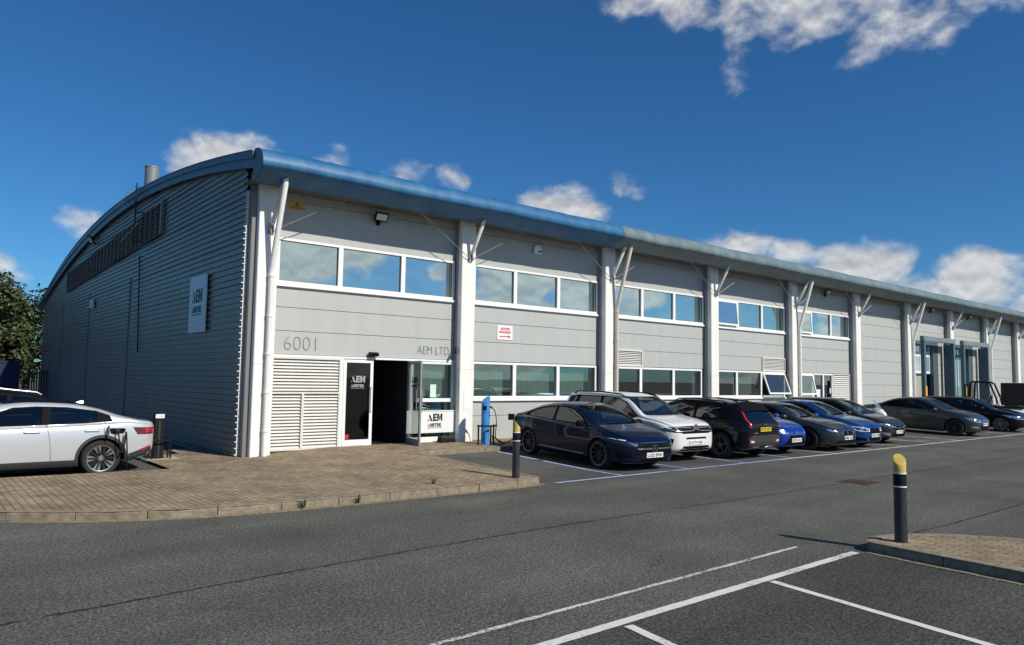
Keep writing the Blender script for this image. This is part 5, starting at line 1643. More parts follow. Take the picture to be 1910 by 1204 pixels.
# ---- black crossover, parked tail out
P_BLACK = paint('black_car_paint', (.006, .007, .009), .2, .25, .42, .15)
kia = car('parked_car', 'black crossover parked tail outwards with boomerang tail lamps and yellow plate', 'car', 11.52, -4.22, dict(
    L=4.42, W=1.825, H=1.57, wf=1.33, wr=-1.39, R=.35, paint=P_BLACK, tumble=.36, rim=.235, screen_min=.3, rear_max=-1.3, gap=.055,
    top=[(-2.21, .98), (-2.14, 1.05), (-1.98, 1.23), (-1.74, 1.46), (-1.66, 1.49), (-1.2, 1.525), (-.5, 1.55), (0, 1.545), (.35, 1.49), (.65, 1.38), (1.0, 1.18), (1.25, 1.06), (1.6, 1.0), (2.0, .93), (2.21, .80)],
    belt=[(-2.21, .93), (-1.6, 1.02), (-.6, .995), (.6, .98), (1.3, .96), (1.9, .86), (2.21, .74)],
    plan=[(-2.21, .80), (-1.9, .875), (-1.4, .912), (0, .90), (1.35, .912), (1.8, .885), (2.21, .77)],
    bot=[(-2.21, .34), (-1.8, .25), (-1, .20), (1, .20), (1.9, .22), (2.21, .28)],
    front=dict(zm=.58, kz=.7, kb=.75, kw=.72, dz=.2, dw=.4, db=.14), rear=dict(zm=.70, kz=.90, kb=.70, kw=.84, dz=.10, dw=.26, db=.2)), yaw=R(0), rear_out=True)
dlo = [(-1.75, 1.09), (-1.52, 1.34), (-1.2, 1.41), (-.5, 1.44), (.05, 1.43), (.45, 1.32), (.85, 1.10), (1.02, 1.0), (0, 1.015), (-1.2, 1.05)]
pa = [(-1.30, 1.075), (-1.27, 1.375), (-.55, 1.415), (-.52, 1.045)]; pb = [(-.44, 1.04), (-.46, 1.415), (.03, 1.405), (.42, 1.30), (.80, 1.09), (.90, 1.025), (0, 1.035)]
kia.cut('side_window', pa, 'S', M_CARGLASS_DK); kia.cut('side_window', pb, 'S', M_CARGLASS)
kia.cut('windscreen', [(-.68, 1.05), (.68, 1.05), (.58, 1.47), (-.58, 1.47)], 'F', M_SCREEN)
kia.cut('rear_window', [(-.60, 1.08), (.60, 1.08), (.55, 1.40), (-.55, 1.40)], 'B', M_CARGLASS_DK)
kia.finish_body(); kia.interior(); kia.underside()
for v in 'LR': kia.patch('window_trim', dlo, v, M_TRIM, .003, holes=[round_poly(q, .04, 2) for q in (pa, pb)])
kia.patch('rear_spoiler', [(-1.92, -.60), (-1.92, .60), (-1.62, .62), (-1.62, -.62)], 'T', M_TRIM, .03)
kia.patch('tail_lamp', [(.675, .86), (.70, 1.08), (.64, 1.26), (.60, 1.32), (.575, 1.42), (.54, 1.42), (.565, 1.30), (.605, 1.24), (.655, 1.08), (.635, .87)], 'B', M_TAIL, .010, mirror=True, step=.04)
kia.patch('bumper_lamp', [(.46, .50), (.52, .545), (.72, .545), (.70, .47), (.56, .46)], 'B', M_TAIL, .008, mirror=True)
kia.patch('reversing_lamp', [(.53, .485), (.56, .53), (.68, .53), (.66, .485)], 'B', M_LAMPCL, .012, mirror=True)
kia.patch('lower_bumper', [(-.70, .30), (-.73, .60), (-.58, .67), (.58, .67), (.73, .60), (.70, .30)], 'B', M_CLADPL, .006)
kia.patch('skid_plate', [(-.62, .265), (-.50, .365), (-.20, .365), (-.10, .315), (.10, .315), (.20, .365), (.50, .365), (.62, .265)], 'B', M_SATIN, .014)
kia.patch('number_recess', [(-.36, .745), (-.30, .90), (.30, .90), (.36, .745)], 'B', M_TRIM, .003)
kia.plate('EV72 XDT', 'B', .82, M_PLATEY)
mb = MB(); p, nn, d = kia.ray('B', 0, .945)
put_text(mb, 'KIA', .07, p-Vector((.012, 0, 0)), (0, -1, 0), (0, 0, 1), width=.19, height=.045, bold=.003); mb.build('badge', M_CHROME, kia.root)
mb = MB(); p, nn, d = kia.ray('B', .45, .72); mb.box(p.x-.012, p.x-.004, .38, .54, .715, .74); mb.build('model_badge', M_SATIN, kia.root)
for v in 'LR':
    for ax in (1.33, -1.39):
        ra = .405; o = [(ax+(ra+.055)*math.cos(a), .35+(ra+.055)*math.sin(a)) for a in [R(-12)+R(204)*k/20 for k in range(21)]]; i = [(ax+(ra-.004)*math.cos(a), .35+(ra-.004)*math.sin(a)) for a in [R(-12)+R(204)*k/20 for k in range(21)]]
        kia.patch('arch_trim', o+i[::-1], v, M_TRIM, .010, step=.05)
for sg in (-1, 1):
    mb = MB(); y = sg*.58; f = lambda x: kia.ray('T', x, y)[0].z
    mb.tube([(-1.4, y, f(-1.4)), (-1.28, y, f(-1.28)+.04), (-.3, y, f(-.3)+.05), (.2, y, f(.2)+.04), (.38, y, f(.38))], .018, 8); mb.build('roof_rail', M_TRIM, kia.root, smooth=True)
kia.line('door_gap', [(1.03, 1.0), (1.0, .7), (.92, .30)], 'L'); kia.line('door_gap', [(-.48, 1.03), (-.5, .30)], 'L'); kia.line('door_gap', [(-1.35, 1.05), (-1.15, .8), (-.95, .55), (-.92, .3)], 'L')
kia.mirror(.90, 1.0); kia.handles([-.25, -1.1], .88); kia.wheels('kia', M_RIM); kia.shark_fin(-1.25)

# ---- bright blue supermini behind it
P_BLUE = paint('bright_blue_paint', (.005, .045, .30), .4, .28, .6, .3)
def hatch(L, H, W=1.78, R_=.315):
    k = L/4.0; h = H/1.5; a = L/2
    return dict(L=L, W=W, H=H, wf=a-.83*k, wr=-a+.60*k, R=R_, tumble=.36, screen_min=.2, rear_max=-1.0,
        top=[(-a, .98*h), (-a+.05, 1.04*h), (-a+.20, 1.24*h), (-a+.42, 1.42*h), (-a+.9, 1.48*h), (-.2*k, 1.5*h), (.15*k, 1.46*h), (.5*k, 1.32*h), (.85*k, 1.12*h), (1.1*k, .985*h), (1.35*k, .945*h), (1.75*k, .84*h), (a, .70*h)],
        belt=[(-a, .92*h), (-1.2*k, .99*h), (0, .95*h), (.9*k, .92*h), (1.3*k, .88*h), (1.7*k, .78*h), (a, .64*h)],
        plan=[(-a, .74), (-1.6*k, W/2-.04), (-1.2*k, W/2), (0, W/2-.012), (1.1*k, W/2), (1.5*k, W/2-.03), (1.8*k, W/2-.10), (a, .70)],
        bot=[(-a, .34), (-1.5*k, .24), (-.8, .19), (.8, .19), (1.6*k, .20), (a, .26)],
        front=dict(zm=.48, kz=.66, kb=.72, kw=.66, dz=.2, dw=.42, db=.12), rear=dict(zm=.72, kz=.88, kb=.7, kw=.82, dz=.1, dw=.28, db=.2))
def std_glass(c, dlo, panes, ws, rw, rear_dark=True):
    for i, q in enumerate(panes): c.cut('side_window', q, 'S', M_CARGLASS_DK if (i == 0 and rear_dark) else M_CARGLASS)
    c.cut('windscreen', ws, 'F', M_SCREEN); c.cut('rear_window', rw, 'B', M_CARGLASS_DK)
    c.finish_body(); c.interior(); c.underside()
    for v in 'LR': c.patch('window_trim', dlo, v, M_TRIM, .003, holes=[round_poly(q, .04, 2) for q in panes])
sp = hatch(3.94, 1.50, 1.745); sp['paint'] = P_BLUE
yar = car('parked_car', 'bright blue small hatchback mostly hidden behind the black crossover', 'car', 13.5, -4.25, sp)
std_glass(yar, [(-1.55, 1.05), (-1.4, 1.3), (-.8, 1.39), (-.1, 1.4), (.3, 1.3), (.75, 1.06), (.86, .98), (0, .985), (-1, 1.02)],
    [[(-1.2, 1.05), (-1.1, 1.3), (-.5, 1.36), (-.47, 1.02)], [(-.39, 1.02), (-.41, 1.365), (-.1, 1.37), (.28, 1.27), (.68, 1.06), (.74, 1.0), (0, 1.01)]],
    [(-.64, 1.0), (.64, 1.0), (.54, 1.41), (-.54, 1.41)], [(-.55, 1.08), (.55, 1.08), (.5, 1.36), (-.5, 1.36)])
yar.patch('grille', [(-.32, .57), (.32, .57), (.62, .28), (.56, .22), (-.56, .22), (-.62, .28)], 'F', M_TRIM, .005)
yar.patch('headlamp', [(.40, .62), (.50, .70), (.80, .76), (.82, .68), (.62, .61)], 'F', M_LAMP, .006, mirror=True)
yar.patch('fog_trim', [(.64, .26), (.66, .36), (.76, .36), (.74, .25)], 'F', M_LAMPDK, .005, mirror=True)
yar.roundel('F', 0, .64, .06, M_CHROME, style='oval'); yar.plate('KF70 OOC', 'F', .43, M_PLATEW); yar.plate('KF70 OOC', 'B', .6, M_PLATEY)
yar.line('splitter', [(-.6, .21), (.6, .21)], 'F', M_SATIN, .012, .012, mirror=False)
yar.patch('tail_lamp', [(.5, .8), (.5, .98), (.74, .98), (.74, .82)], 'B', M_TAIL, .006, mirror=True)
yar.mirror(.80, .975); yar.handles([-.15, -.9], .82); yar.wheels('ten', M_RIM)

# ---- saloon generator
def saloon(L, W, H, R_=.335, boot=1.0):
    a = L/2; k = L/4.65; h = H/1.43
    return dict(L=L, W=W, H=H, wf=a-.80*k, wr=-a+1.04*k, R=R_, tumble=.40, screen_min=.2, rear_max=-.7, gap=.045,
        top=[(-a, .96*h), (-2.15*k, 1.01*h), (-1.75*k, 1.06*h), (-1.45*k, 1.16*h), (-1.0*k, 1.33*h), (-.55*k, 1.41*h), (-.1*k, 1.43*h), (.25*k, 1.40*h), (.55*k, 1.30*h), (.9*k, 1.13*h), (1.15*k, 1.01*h), (1.4*k, .97*h), (1.8*k, .895*h), (2.1*k, .80*h), (a, .70*h)],
        belt=[(-a, .91*h), (-1.8*k, .985*h), (-1.0*k, .975*h), (0, .94*h), (.9*k, .905*h), (1.3*k, .885*h), (1.8*k, .80*h), (2.15*k, .70*h), (a, .63*h)],
        plan=[(-a, .72), (-2.0*k, W/2-.07), (-1.4*k, W/2), (0, W/2-.015), (1.3*k, W/2), (1.75*k, W/2-.03), (2.1*k, W/2-.11), (a, .70)],
        bot=[(-a, .32), (-1.9*k, .21), (-1, .17), (1, .17), (1.9*k, .17), (a, .22)],
        front=dict(zm=.46, kz=.66, kb=.74, kw=.66, dz=.22, dw=.45, db=.12), rear=dict(zm=.66, kz=.75, kb=.6, kw=.76, dz=.14, dw=.38, db=.3))
S_DLO = [(-1.42, 1.01), (-1.2, 1.15), (-.9, 1.26), (-.4, 1.325), (0, 1.325), (.33, 1.255), (.72, 1.06), (.88, .955), (0, .975), (-.9, 1.0)]
S_PA = [(-1.22, 1.03), (-1.10, 1.14), (-.85, 1.235), (-.43, 1.295), (-.40, 1.0), (-.9, 1.02)]
S_PB = [(-.31, .995), (-.34, 1.30), (0, 1.30), (.31, 1.23), (.66, 1.05), (.76, .975), (0, .995)]
def sx(poly, k, h): return [(x*k, z*h) for x, z in poly]
def ws(k, h, w=.66): return [(-w, 1.0*h), (w, 1.0*h), (w-.10, 1.355*h), (-w+.10, 1.355*h)]
def rw(k, h, w=.58): return [(-w, 1.10*h), (w, 1.10*h), (w-.08, 1.345*h), (-w+.08, 1.345*h)]

# ---- graphite grey coupe
P_GRAPH = paint('graphite_metallic_paint', (.055, .062, .066), .75, .30, .6, .3)
sp = saloon(4.82, 1.855, 1.375, .345); sp['paint'] = P_GRAPH; k, h = 4.82/4.65, 1.375/1.43
bm6 = car('parked_car', 'graphite grey coupe with twin black kidney grilles and blue-edged plate', 'car', 16.0, -4.10, sp)
coupe = [(-1.32, 1.01), (-1.1, 1.14), (-.7, 1.265), (-.3, 1.325), (.05, 1.32), (.33, 1.25), (.72, 1.06), (.88, .955), (0, .97), (-.9, .985)]
cp = [[(-1.15, 1.025), (-1.0, 1.135), (-.68, 1.235), (-.5, 1.27), (-.48, 1.0)], [(-.42, 1.0), (-.44, 1.285), (-.28, 1.30), (.04, 1.295), (.31, 1.225), (.66, 1.05), (.76, .97), (0, .99)]]
std_glass(bm6, sx(coupe, k, h), [sx(q, k, h) for q in cp], ws(k, h), rw(k, h))
for sg in (-1, 1):
    q = [(sg*.035, .49), (sg*.045, .635), (sg*.14, .655), (sg*.30, .62), (sg*.27, .52), (sg*.16, .475)]
    bm6.patch('kidney_grille', q if sg > 0 else q[::-1], 'F', M_TRIM, .010, rnd=.03)
    q2 = [(sg*.022, .475), (sg*.032, .65), (sg*.14, .672), (sg*.325, .635), (sg*.29, .505), (sg*.16, .458)]
    bm6.patch('grille_frame', q2 if sg > 0 else q2[::-1], 'F', M_CHROME, .006, rnd=.03)
bm6.patch('headlamp', [(.44, .59), (.50, .665), (.74, .72), (.90, .735), (.84, .62), (.62, .575)], 'F', M_LAMPDK, .006, mirror=True)
bm6.patch('lamp_lens', [(.52, .605), (.54, .655), (.62, .66), (.62, .61)], 'F', M_LAMP, .010, mirror=True, rnd=.02); bm6.patch('lamp_lens', [(.68, .62), (.69, .68), (.78, .69), (.78, .64)], 'F', M_LAMP, .010, mirror=True, rnd=.02)
bm6.patch('lower_intake', [(-.62, .27), (-.56, .36), (.56, .36), (.62, .27)], 'F', M_TRIM, .005)
bm6.line('splitter', [(-.72, .22), (.72, .22)], 'F', M_SATIN, .014, .008, mirror=False)
bm6.roundel('F', 0, .715, .042, M_CHROME, M_TRIM, 'quarters'); bm6.plate('GM06 YRS', 'F', .435, M_PLATEW, blue=True); bm6.plate('GM06 YRS', 'B', .6, M_PLATEY)
bm6.line('bonnet_gap', [(1.25, .70), (1.8, .62), (2.2, .42)], 'T'); bm6.line('door_gap', [(1.0, .95), (.97, .6), (.9, .27)], 'L'); bm6.line('door_gap', [(-.47, .97), (-.5, .5), (-.55, .27)], 'L')
bm6.patch('tail_lamp', [(.45, .80), (.47, .93), (.75, .93), (.76, .82)], 'B', M_TAIL, .006, mirror=True)
bm6.mirror(.86, .925); bm6.handles([-.25], .79); bm6.wheels('multi', M_RIMDK)

# ---- mid-blue saloon
P_MIDBLUE = paint('estoril_blue_paint', (.008, .075, .27), .6, .28, .6, .3)
sp = saloon(4.63, 1.81, 1.43, .33); sp['paint'] = P_MIDBLUE
bm3 = car('parked_car', 'mid-blue sports saloon with black kidney grilles and clear headlamps', 'car', 17.98, -4.12, sp)
std_glass(bm3, S_DLO, [S_PA, S_PB], ws(1, 1), rw(1, 1))
for sg in (-1, 1):
    q = [(sg*.02, .50), (sg*.03, .66), (sg*.14, .675), (sg*.33, .645), (sg*.33, .57), (sg*.24, .49)]
    bm3.patch('kidney_grille', q if sg > 0 else q[::-1], 'F', M_TRIM, .010, rnd=.02)
bm3.patch('headlamp', [(.36, .565), (.36, .65), (.62, .685), (.86, .72), (.86, .62), (.70, .565)], 'F', M_LAMPCL, .006, mirror=True)
bm3.patch('lamp_housing', [(.42, .585), (.42, .645), (.62, .67), (.80, .69), (.76, .61), (.60, .58)], 'F', M_LAMPDK, .010, mirror=True)
bm3.patch('lamp_lens', [(.47, .595), (.47, .65), (.54, .655), (.54, .60)], 'F', M_LAMP, .014, mirror=True, rnd=.025); bm3.patch('lamp_lens', [(.63, .61), (.63, .665), (.70, .67), (.70, .615)], 'F', M_LAMP, .014, mirror=True, rnd=.025)
bm3.patch('lower_intake', [(-.38, .25), (-.36, .40), (.36, .40), (.38, .25)], 'F', M_TRIM, .005)
bm3.patch('air_intake', [(.50, .26), (.52, .36), (.78, .38), (.80, .28)], 'F', M_TRIM, .005, mirror=True)
bm3.roundel('F', 0, .725, .042, M_CHROME, M_TRIM, 'quarters'); bm3.plate('WM13 UBP', 'F', .43, M_PLATEW); bm3.plate('WM13 UBP', 'B', .6, M_PLATEY)
bm3.line('bonnet_gap', [(1.22, .68), (1.75, .62), (2.1, .42)], 'T'); bm3.line('door_gap', [(.95, .94), (.93, .6), (.86, .27)], 'L'); bm3.line('door_gap', [(-.36, .97), (-.38, .27)], 'L')
bm3.patch('tail_lamp', [(.42, .82), (.44, .95), (.75, .95), (.76, .84)], 'B', M_TAIL, .006, mirror=True)
bm3.mirror(.83, .945); bm3.handles([-.15, -.95], .82); bm3.wheels('double', M_RIM)

# ---- dark grey family hatchback
P_DKGREY = paint('dark_grey_metallic_paint', (.048, .046, .043), .7, .30, .6, .3)
sp = hatch(4.37, 1.485, 1.81, .325); sp['paint'] = P_DKGREY
ast = car('parked_car', 'dark brownish grey family hatchback next to the motorcycle', 'car', 20.52, -3.95, sp)
A_DLO = [(-1.75, 1.05), (-1.5, 1.28), (-.9, 1.37), (-.1, 1.385), (.32, 1.3), (.82, 1.05), (.95, .965), (0, .98), (-1.1, 1.02)]
A_P = [[(-1.35, 1.05), (-1.25, 1.29), (-.5, 1.35), (-.47, 1.01)], [(-.39, 1.01), (-.41, 1.355), (-.1, 1.36), (.30, 1.275), (.75, 1.05), (.84, .985), (0, 1.0)]]
std_glass(ast, A_DLO, A_P, [(-.66, .99), (.66, .99), (.55, 1.40), (-.55, 1.40)], [(-.55, 1.08), (.55, 1.08), (.5, 1.35), (-.5, 1.35)])
ast.patch('grille', [(-.46, .60), (-.40, .65), (.40, .65), (.46, .60), (.30, .50), (-.30, .50)], 'F', M_TRIM, .006); ast.line('grille_bar', [(-.46, .625), (-.16, .565), (0, .56)], 'F', M_CHROME, .022, .014)
ast.patch('headlamp', [(.46, .60), (.48, .665), (.72, .71), (.86, .74), (.82, .66), (.64, .60)], 'F', M_LAMP, .006, mirror=True); ast.patch('lamp_housing', [(.52, .615), (.53, .655), (.72, .69), (.78, .68), (.66, .615)], 'F', M_LAMPDK, .010, mirror=True)
ast.patch('lower_intake', [(-.50, .27), (-.46, .42), (.46, .42), (.50, .27)], 'F', M_TRIM, .005); ast.patch('fog_trim', [(.56, .30), (.58, .40), (.78, .42), (.78, .36), (.64, .30)], 'F', M_SATIN, .006, mirror=True)
ast.roundel('F', 0, .60, .062, M_CHROME, style='ring'); ast.plate('LL17 YEU', 'F', .43, M_PLATEW); ast.plate('LL17 YEU', 'B', .6, M_PLATEY)
ast.line('splitter', [(-.7, .235), (.7, .235)], 'F', M_SATIN, .014, .01, mirror=False)
ast.line('bonnet_gap', [(1.2, .68), (1.65, .62), (2.0, .44)], 'T'); ast.line('door_gap', [(.98, .94), (.95, .6), (.88, .28)], 'L'); ast.line('door_gap', [(-.43, 1.0), (-.45, .28)], 'L')
ast.patch('tail_lamp', [(.48, .84), (.5, .98), (.76, .98), (.76, .85)], 'B', M_TAIL, .006, mirror=True)
ast.mirror(.88, .96); ast.handles([-.18, -1.0], .83); ast.wheels('double', M_RIM)

# ---- grey-green five-door saloon, side on
P_GREEN = paint('grey_green_metallic_paint', (.062, .072, .072), .7, .34, .6, .3)
sp = saloon(4.78, 1.886, 1.50, .345); sp['paint'] = P_GREEN; k, h = 4.78/4.65, 1.5/1.43
mon = car('parked_car', 'large grey-green five-door saloon with dark spoked wheels beside the yellow hatching', 'car', 27.9, -4.05, sp)
std_glass(mon, sx(S_DLO, k, h), [sx(S_PA, k, h), sx(S_PB, k, h)], ws(k, h, .68), rw(k, h))
mon.patch('grille', [(-.34, .66), (-.32, .715), (.32, .715), (.34, .66), (.28, .62), (-.28, .62)], 'F', M_LAMPDK, .006); mon.line('grille_bar', [(-.32, .67), (.32, .67)], 'F', M_CHROME, .012, .012, mirror=False)
mon.patch('headlamp', [(.42, .61), (.46, .69), (.72, .75), (.90, .79), (.84, .68), (.64, .60)], 'F', M_LAMP, .006, mirror=True); mon.patch('lamp_housing', [(.52, .64), (.54, .69), (.74, .735), (.78, .70), (.66, .64)], 'F', M_LAMPDK, .010, mirror=True)
mon.patch('lower_intake', [(-.50, .46), (.50, .46), (.36, .27), (-.36, .27)], 'F', M_TRIM, .005); mon.patch('fog_trim', [(.58, .36), (.58, .43), (.80, .44), (.80, .37)], 'F', M_LAMP, .006, mirror=True)
mon.roundel('F', 0, .70, .05, M_CHROME, style='oval'); mon.plate('MW58 NOJ', 'F', .515, M_PLATEW); mon.plate('MW58 NOJ', 'B', .62, M_PLATEY)
mon.line('bonnet_gap', [(1.25, .70), (1.8, .64), (2.15, .46)], 'T'); mon.line('door_gap', [(1.0, .97), (.98, .6), (.9, .28)], 'L'); mon.line('door_gap', [(-.37, 1.02), (-.39, .28)], 'L'); mon.line('door_gap', [(-1.28, 1.06), (-1.08, .72), (-.92, .45), (-.88, .28)], 'L')
mon.patch('tail_lamp', [(.5, .84), (.5, 1.0), (.78, 1.0), (.78, .86)], 'B', M_TAIL, .006, mirror=True)
mon.mirror(.86, .99); mon.handles([-.14, -1.0], .87, M_PLASTIC); mon.wheels('hex', M_RIMDK); mon.line('sill_line', [(-.85, .30), (.88, .28)], 'L', M_SEAM, .012, .003)

# ---- black estate
sp = saloon(4.75, 1.84, 1.47, .34); a = 4.75/2; k, h = 4.75/4.65, 1.47/1.43; sp['paint'] = P_BLACK; sp['rear_max'] = -1.6
sp['top'] = [(-a, 1.0), (-2.3, 1.06), (-2.1, 1.28), (-1.9, 1.40), (-1.4, 1.445), (-.5, 1.47), (0, 1.465), (.3, 1.42)]+[q for q in sp['top'] if q[0] > .5]
est = car('parked_car', 'black estate car with silver wheels, right of the grey-green saloon', 'car', 33.3, -4.05, sp)
e_dlo = [(-1.95, 1.07), (-1.75, 1.29), (-1.2, 1.345), (-.4, 1.365), (0, 1.36), (.36, 1.28), (.76, 1.08), (.92, .985), (0, 1.0), (-1.2, 1.03)]
e_p = [[(-1.8, 1.09), (-1.68, 1.27), (-1.18, 1.32), (-1.15, 1.06)], [(-1.07, 1.055), (-1.09, 1.322), (-.4, 1.34), (-.37, 1.03)], [(-.29, 1.025), (-.31, 1.34), (0, 1.335), (.34, 1.255), (.70, 1.075), (.80, 1.01), (0, 1.02)]]
std_glass(est, e_dlo, e_p, ws(k, h, .68), [(-.55, 1.10), (.55, 1.10), (.5, 1.34), (-.5, 1.34)])
est.patch('headlamp', [(.48, .60), (.48, .70), (.70, .74), (.90, .76), (.86, .66), (.70, .60)], 'F', M_LAMP, .006, mirror=True); est.patch('lamp_housing', [(.54, .62), (.54, .68), (.68, .70), (.68, .63)], 'F', M_LAMPDK, .010, mirror=True)
est.patch('grille', [(-.44, .60), (-.44, .71), (.44, .71), (.44, .60)], 'F', M_TRIM, .006); est.line('grille_bar', [(-.44, .68), (.44, .68)], 'F', M_CHROME, .012, .012, mirror=False)
est.patch('lower_intake', [(-.6, .27), (-.55, .40), (.55, .40), (.6, .27)], 'F', M_TRIM, .005); est.plate('RX16 KLO', 'F', .50, M_PLATEW); est.plate('RX16 KLO', 'B', .62, M_PLATEY)
est.line('door_gap', [(.98, .96), (.95, .6), (.88, .28)], 'L'); est.line('door_gap', [(-.34, 1.0), (-.36, .28)], 'L')
for sg in (-1, 1):
    mb = MB(); y = sg*.56; f = lambda x: est.ray('T', x, y)[0].z
    mb.tube([(-1.7, y, f(-1.7)), (-1.6, y, f(-1.6)+.03), (-.3, y, f(-.3)+.04), (.2, y, f(.2))], .014, 8); mb.build('roof_rail', M_SATIN, est.root, smooth=True)
est.patch('tail_lamp', [(.5, .82), (.5, 1.0), (.78, 1.0), (.78, .84)], 'B', M_TAIL, .006, mirror=True)
est.mirror(.86, .97); est.handles([-.14, -1.0], .85); est.wheels('ten', M_RIM)

# ---- white car at the frame edge with its bonnet up
sp = saloon(4.6, 1.82, 1.46, .33); sp['paint'] = P_WHITE
wht = car('parked_car', 'white car at the right edge of the photo with its bonnet propped open', 'car', 39.3, -4.75, sp)
wht.root.location = (39.3, -4.75, .07); wht.root.rotation_euler = (0, 0, R(176))
std_glass(wht, sx(S_DLO, 1, 1.02), [sx(S_PA, 1, 1.02), sx(S_PB, 1, 1.02)], ws(1, 1.02), rw(1, 1.02))
mb = MB(); hx, hz = 1.14, 1.04
for sgn in (1,):
    vs = []; NX, NY = 6, 8
    for i in range(NX+1):
        t = i/NX
        for j in range(NY+1):
            y = lerp(-.74, .74, j/NY)*(1-.12*t*t); s_ = t*1.18; a_ = R(80)
            bulge = .05*math.sin(math.pi*t)+.03*(1-(y/.74)**2)
            vs.append((hx+s_*math.cos(a_)-bulge*math.sin(a_), y, hz+s_*math.sin(a_)+bulge*math.cos(a_)))
    n = NY+1; top = [(i*n+j, (i+1)*n+j, (i+1)*n+j+1, i*n+j+1) for i in range(NX) for j in range(NY)]
    mb.add(vs, top, 0); vs2 = [(x+.03, y*.985, z-.012) for x, y, z in vs]; mb.add(vs2, top, 1)
    rim = [j for j in range(n)]+[i*n+NY for i in range(1, NX+1)]+[NX*n+j for j in range(NY-1, -1, -1)]+[i*n for i in range(NX-1, 0, -1)]
    m_ = len(vs); o_ = len(mb.v)-2*m_
    for q in range(len(rim)):
        a_, b_ = rim[q], rim[(q+1) % len(rim)]; mb.f.append([o_+a_, o_+b_, o_+m_+b_, o_+m_+a_]); mb.mi.append(0)
mb.build('bonnet', [P_WHITE, M_PLASTIC], wht.root, smooth=True, angle=50)['label'] = 'raised bonnet with black lining'
mb = MB(); mb.box(1.15, 2.0, -.66, .66, .955, .99); mb.obox((1.6, 0, 1.0), (.25, 0, 0), (0, .3, 0), (0, 0, .05)); mb.build('engine_bay', M_PLASTIC, wht.root, bevel=.01)
mb = MB(); mb.tube([(1.95, -.6, .86), (1.36, -.55, 1.9)], .008, 6); mb.build('bonnet_stay', M_STEEL, wht.root)
wht.patch('headlamp', [(.44, .58), (.46, .68), (.72, .72), (.88, .74), (.84, .64), (.66, .58)], 'F', M_LAMP, .006, mirror=True); wht.patch('grille', [(-.4, .52), (-.36, .66), (.36, .66), (.4, .52)], 'F', M_TRIM, .006)
wht.plate('FN18 TZC', 'F', .44, M_PLATEW); wht.mirror(.85, .97); wht.wheels('five', M_RIM)

# ---- pearl white electric saloon on charge at the left
P_PEARL = paint('pearl_silver_paint', (.56, .58, .60), .35, .28)
pol_spec = dict(L=4.61, W=1.86, H=1.48, wf=1.43, wr=-1.305, R=.352, paint=P_PEARL, tumble=.40, rim=.262, screen_min=.2, rear_max=-.8, gap=.055,
    top=[(-2.305, 1.02), (-2.25, 1.06), (-2.05, 1.095), (-1.7, 1.19), (-1.25, 1.35), (-.75, 1.45), (-.1, 1.48), (.3, 1.45), (.6, 1.36), (.95, 1.19), (1.22, 1.05), (1.45, 1.02), (1.85, .96), (2.12, .88), (2.305, .78)],
    belt=[(-2.305, .985), (-1.8, 1.04), (-1.0, 1.01), (0, .98), (.9, .965), (1.3, .95), (1.9, .88), (2.305, .72)],
    plan=[(-2.305, .80), (-2.05, .86), (-1.35, .925), (0, .905), (1.4, .925), (1.8, .90), (2.1, .84), (2.305, .78)],
    bot=[(-2.305, .38), (-1.95, .28), (-1, .20), (1, .20), (2.0, .20), (2.305, .26)],
    front=dict(zm=.52, kz=.74, kb=.72, kw=.72, dz=.2, dw=.35, db=.12), rear=dict(zm=.76, kz=.84, kb=.62, kw=.80, dz=.12, dw=.30, db=.28))
pol = Car('electric_car', 'pearl white electric saloon on charge beside the gable wall', 'car', (-4.63, -.06, 0.0), math.pi, pol_spec, 'cars charging by the gable')
dlo = [(-1.50, 1.07), (-1.44, 1.19), (-1.2, 1.28), (-.7, 1.355), (-.2, 1.375), (.18, 1.355), (.55, 1.23), (.88, 1.035), (.95, 1.0), (0, 1.015), (-1.0, 1.04)]
pa = [(-1.24, 1.10), (-1.22, 1.245), (-.9, 1.315), (-.5, 1.345), (-.44, 1.345), (-.42, 1.045), (-.95, 1.065)]; pb = [(-.28, 1.04), (-.30, 1.352), (.16, 1.332), (.50, 1.215), (.78, 1.06), (.82, 1.025), (0, 1.037)]
pol.cut('side_window', pa, 'S', glass('tinted_car_glass', (.16, .20, .20), .06, .4)); pol.cut('side_window', pb, 'S', M_CARGLASS)
pol.cut('windscreen', [(-.68, 1.04), (.68, 1.04), (.56, 1.41), (-.56, 1.41)], 'F', M_SCREEN); pol.cut('rear_window', [(-.58, 1.14), (.58, 1.14), (.50, 1.40), (-.50, 1.40)], 'B', M_CARGLASS_DK)
pol.finish_body(); pol.interior(mat('pale_grey_seat', (.20, .23, .22), .8)); pol.underside()
for v in 'LR': pol.patch('window_trim', dlo, v, M_TRIM, .003, holes=[round_poly(q, .04, 2) for q in (pa, pb)])
pol.patch('roof_panel', [(-1.05, -.52), (-1.05, .52), (.35, .50), (.35, -.50)], 'T', M_TRIM, .003, rnd=.1)
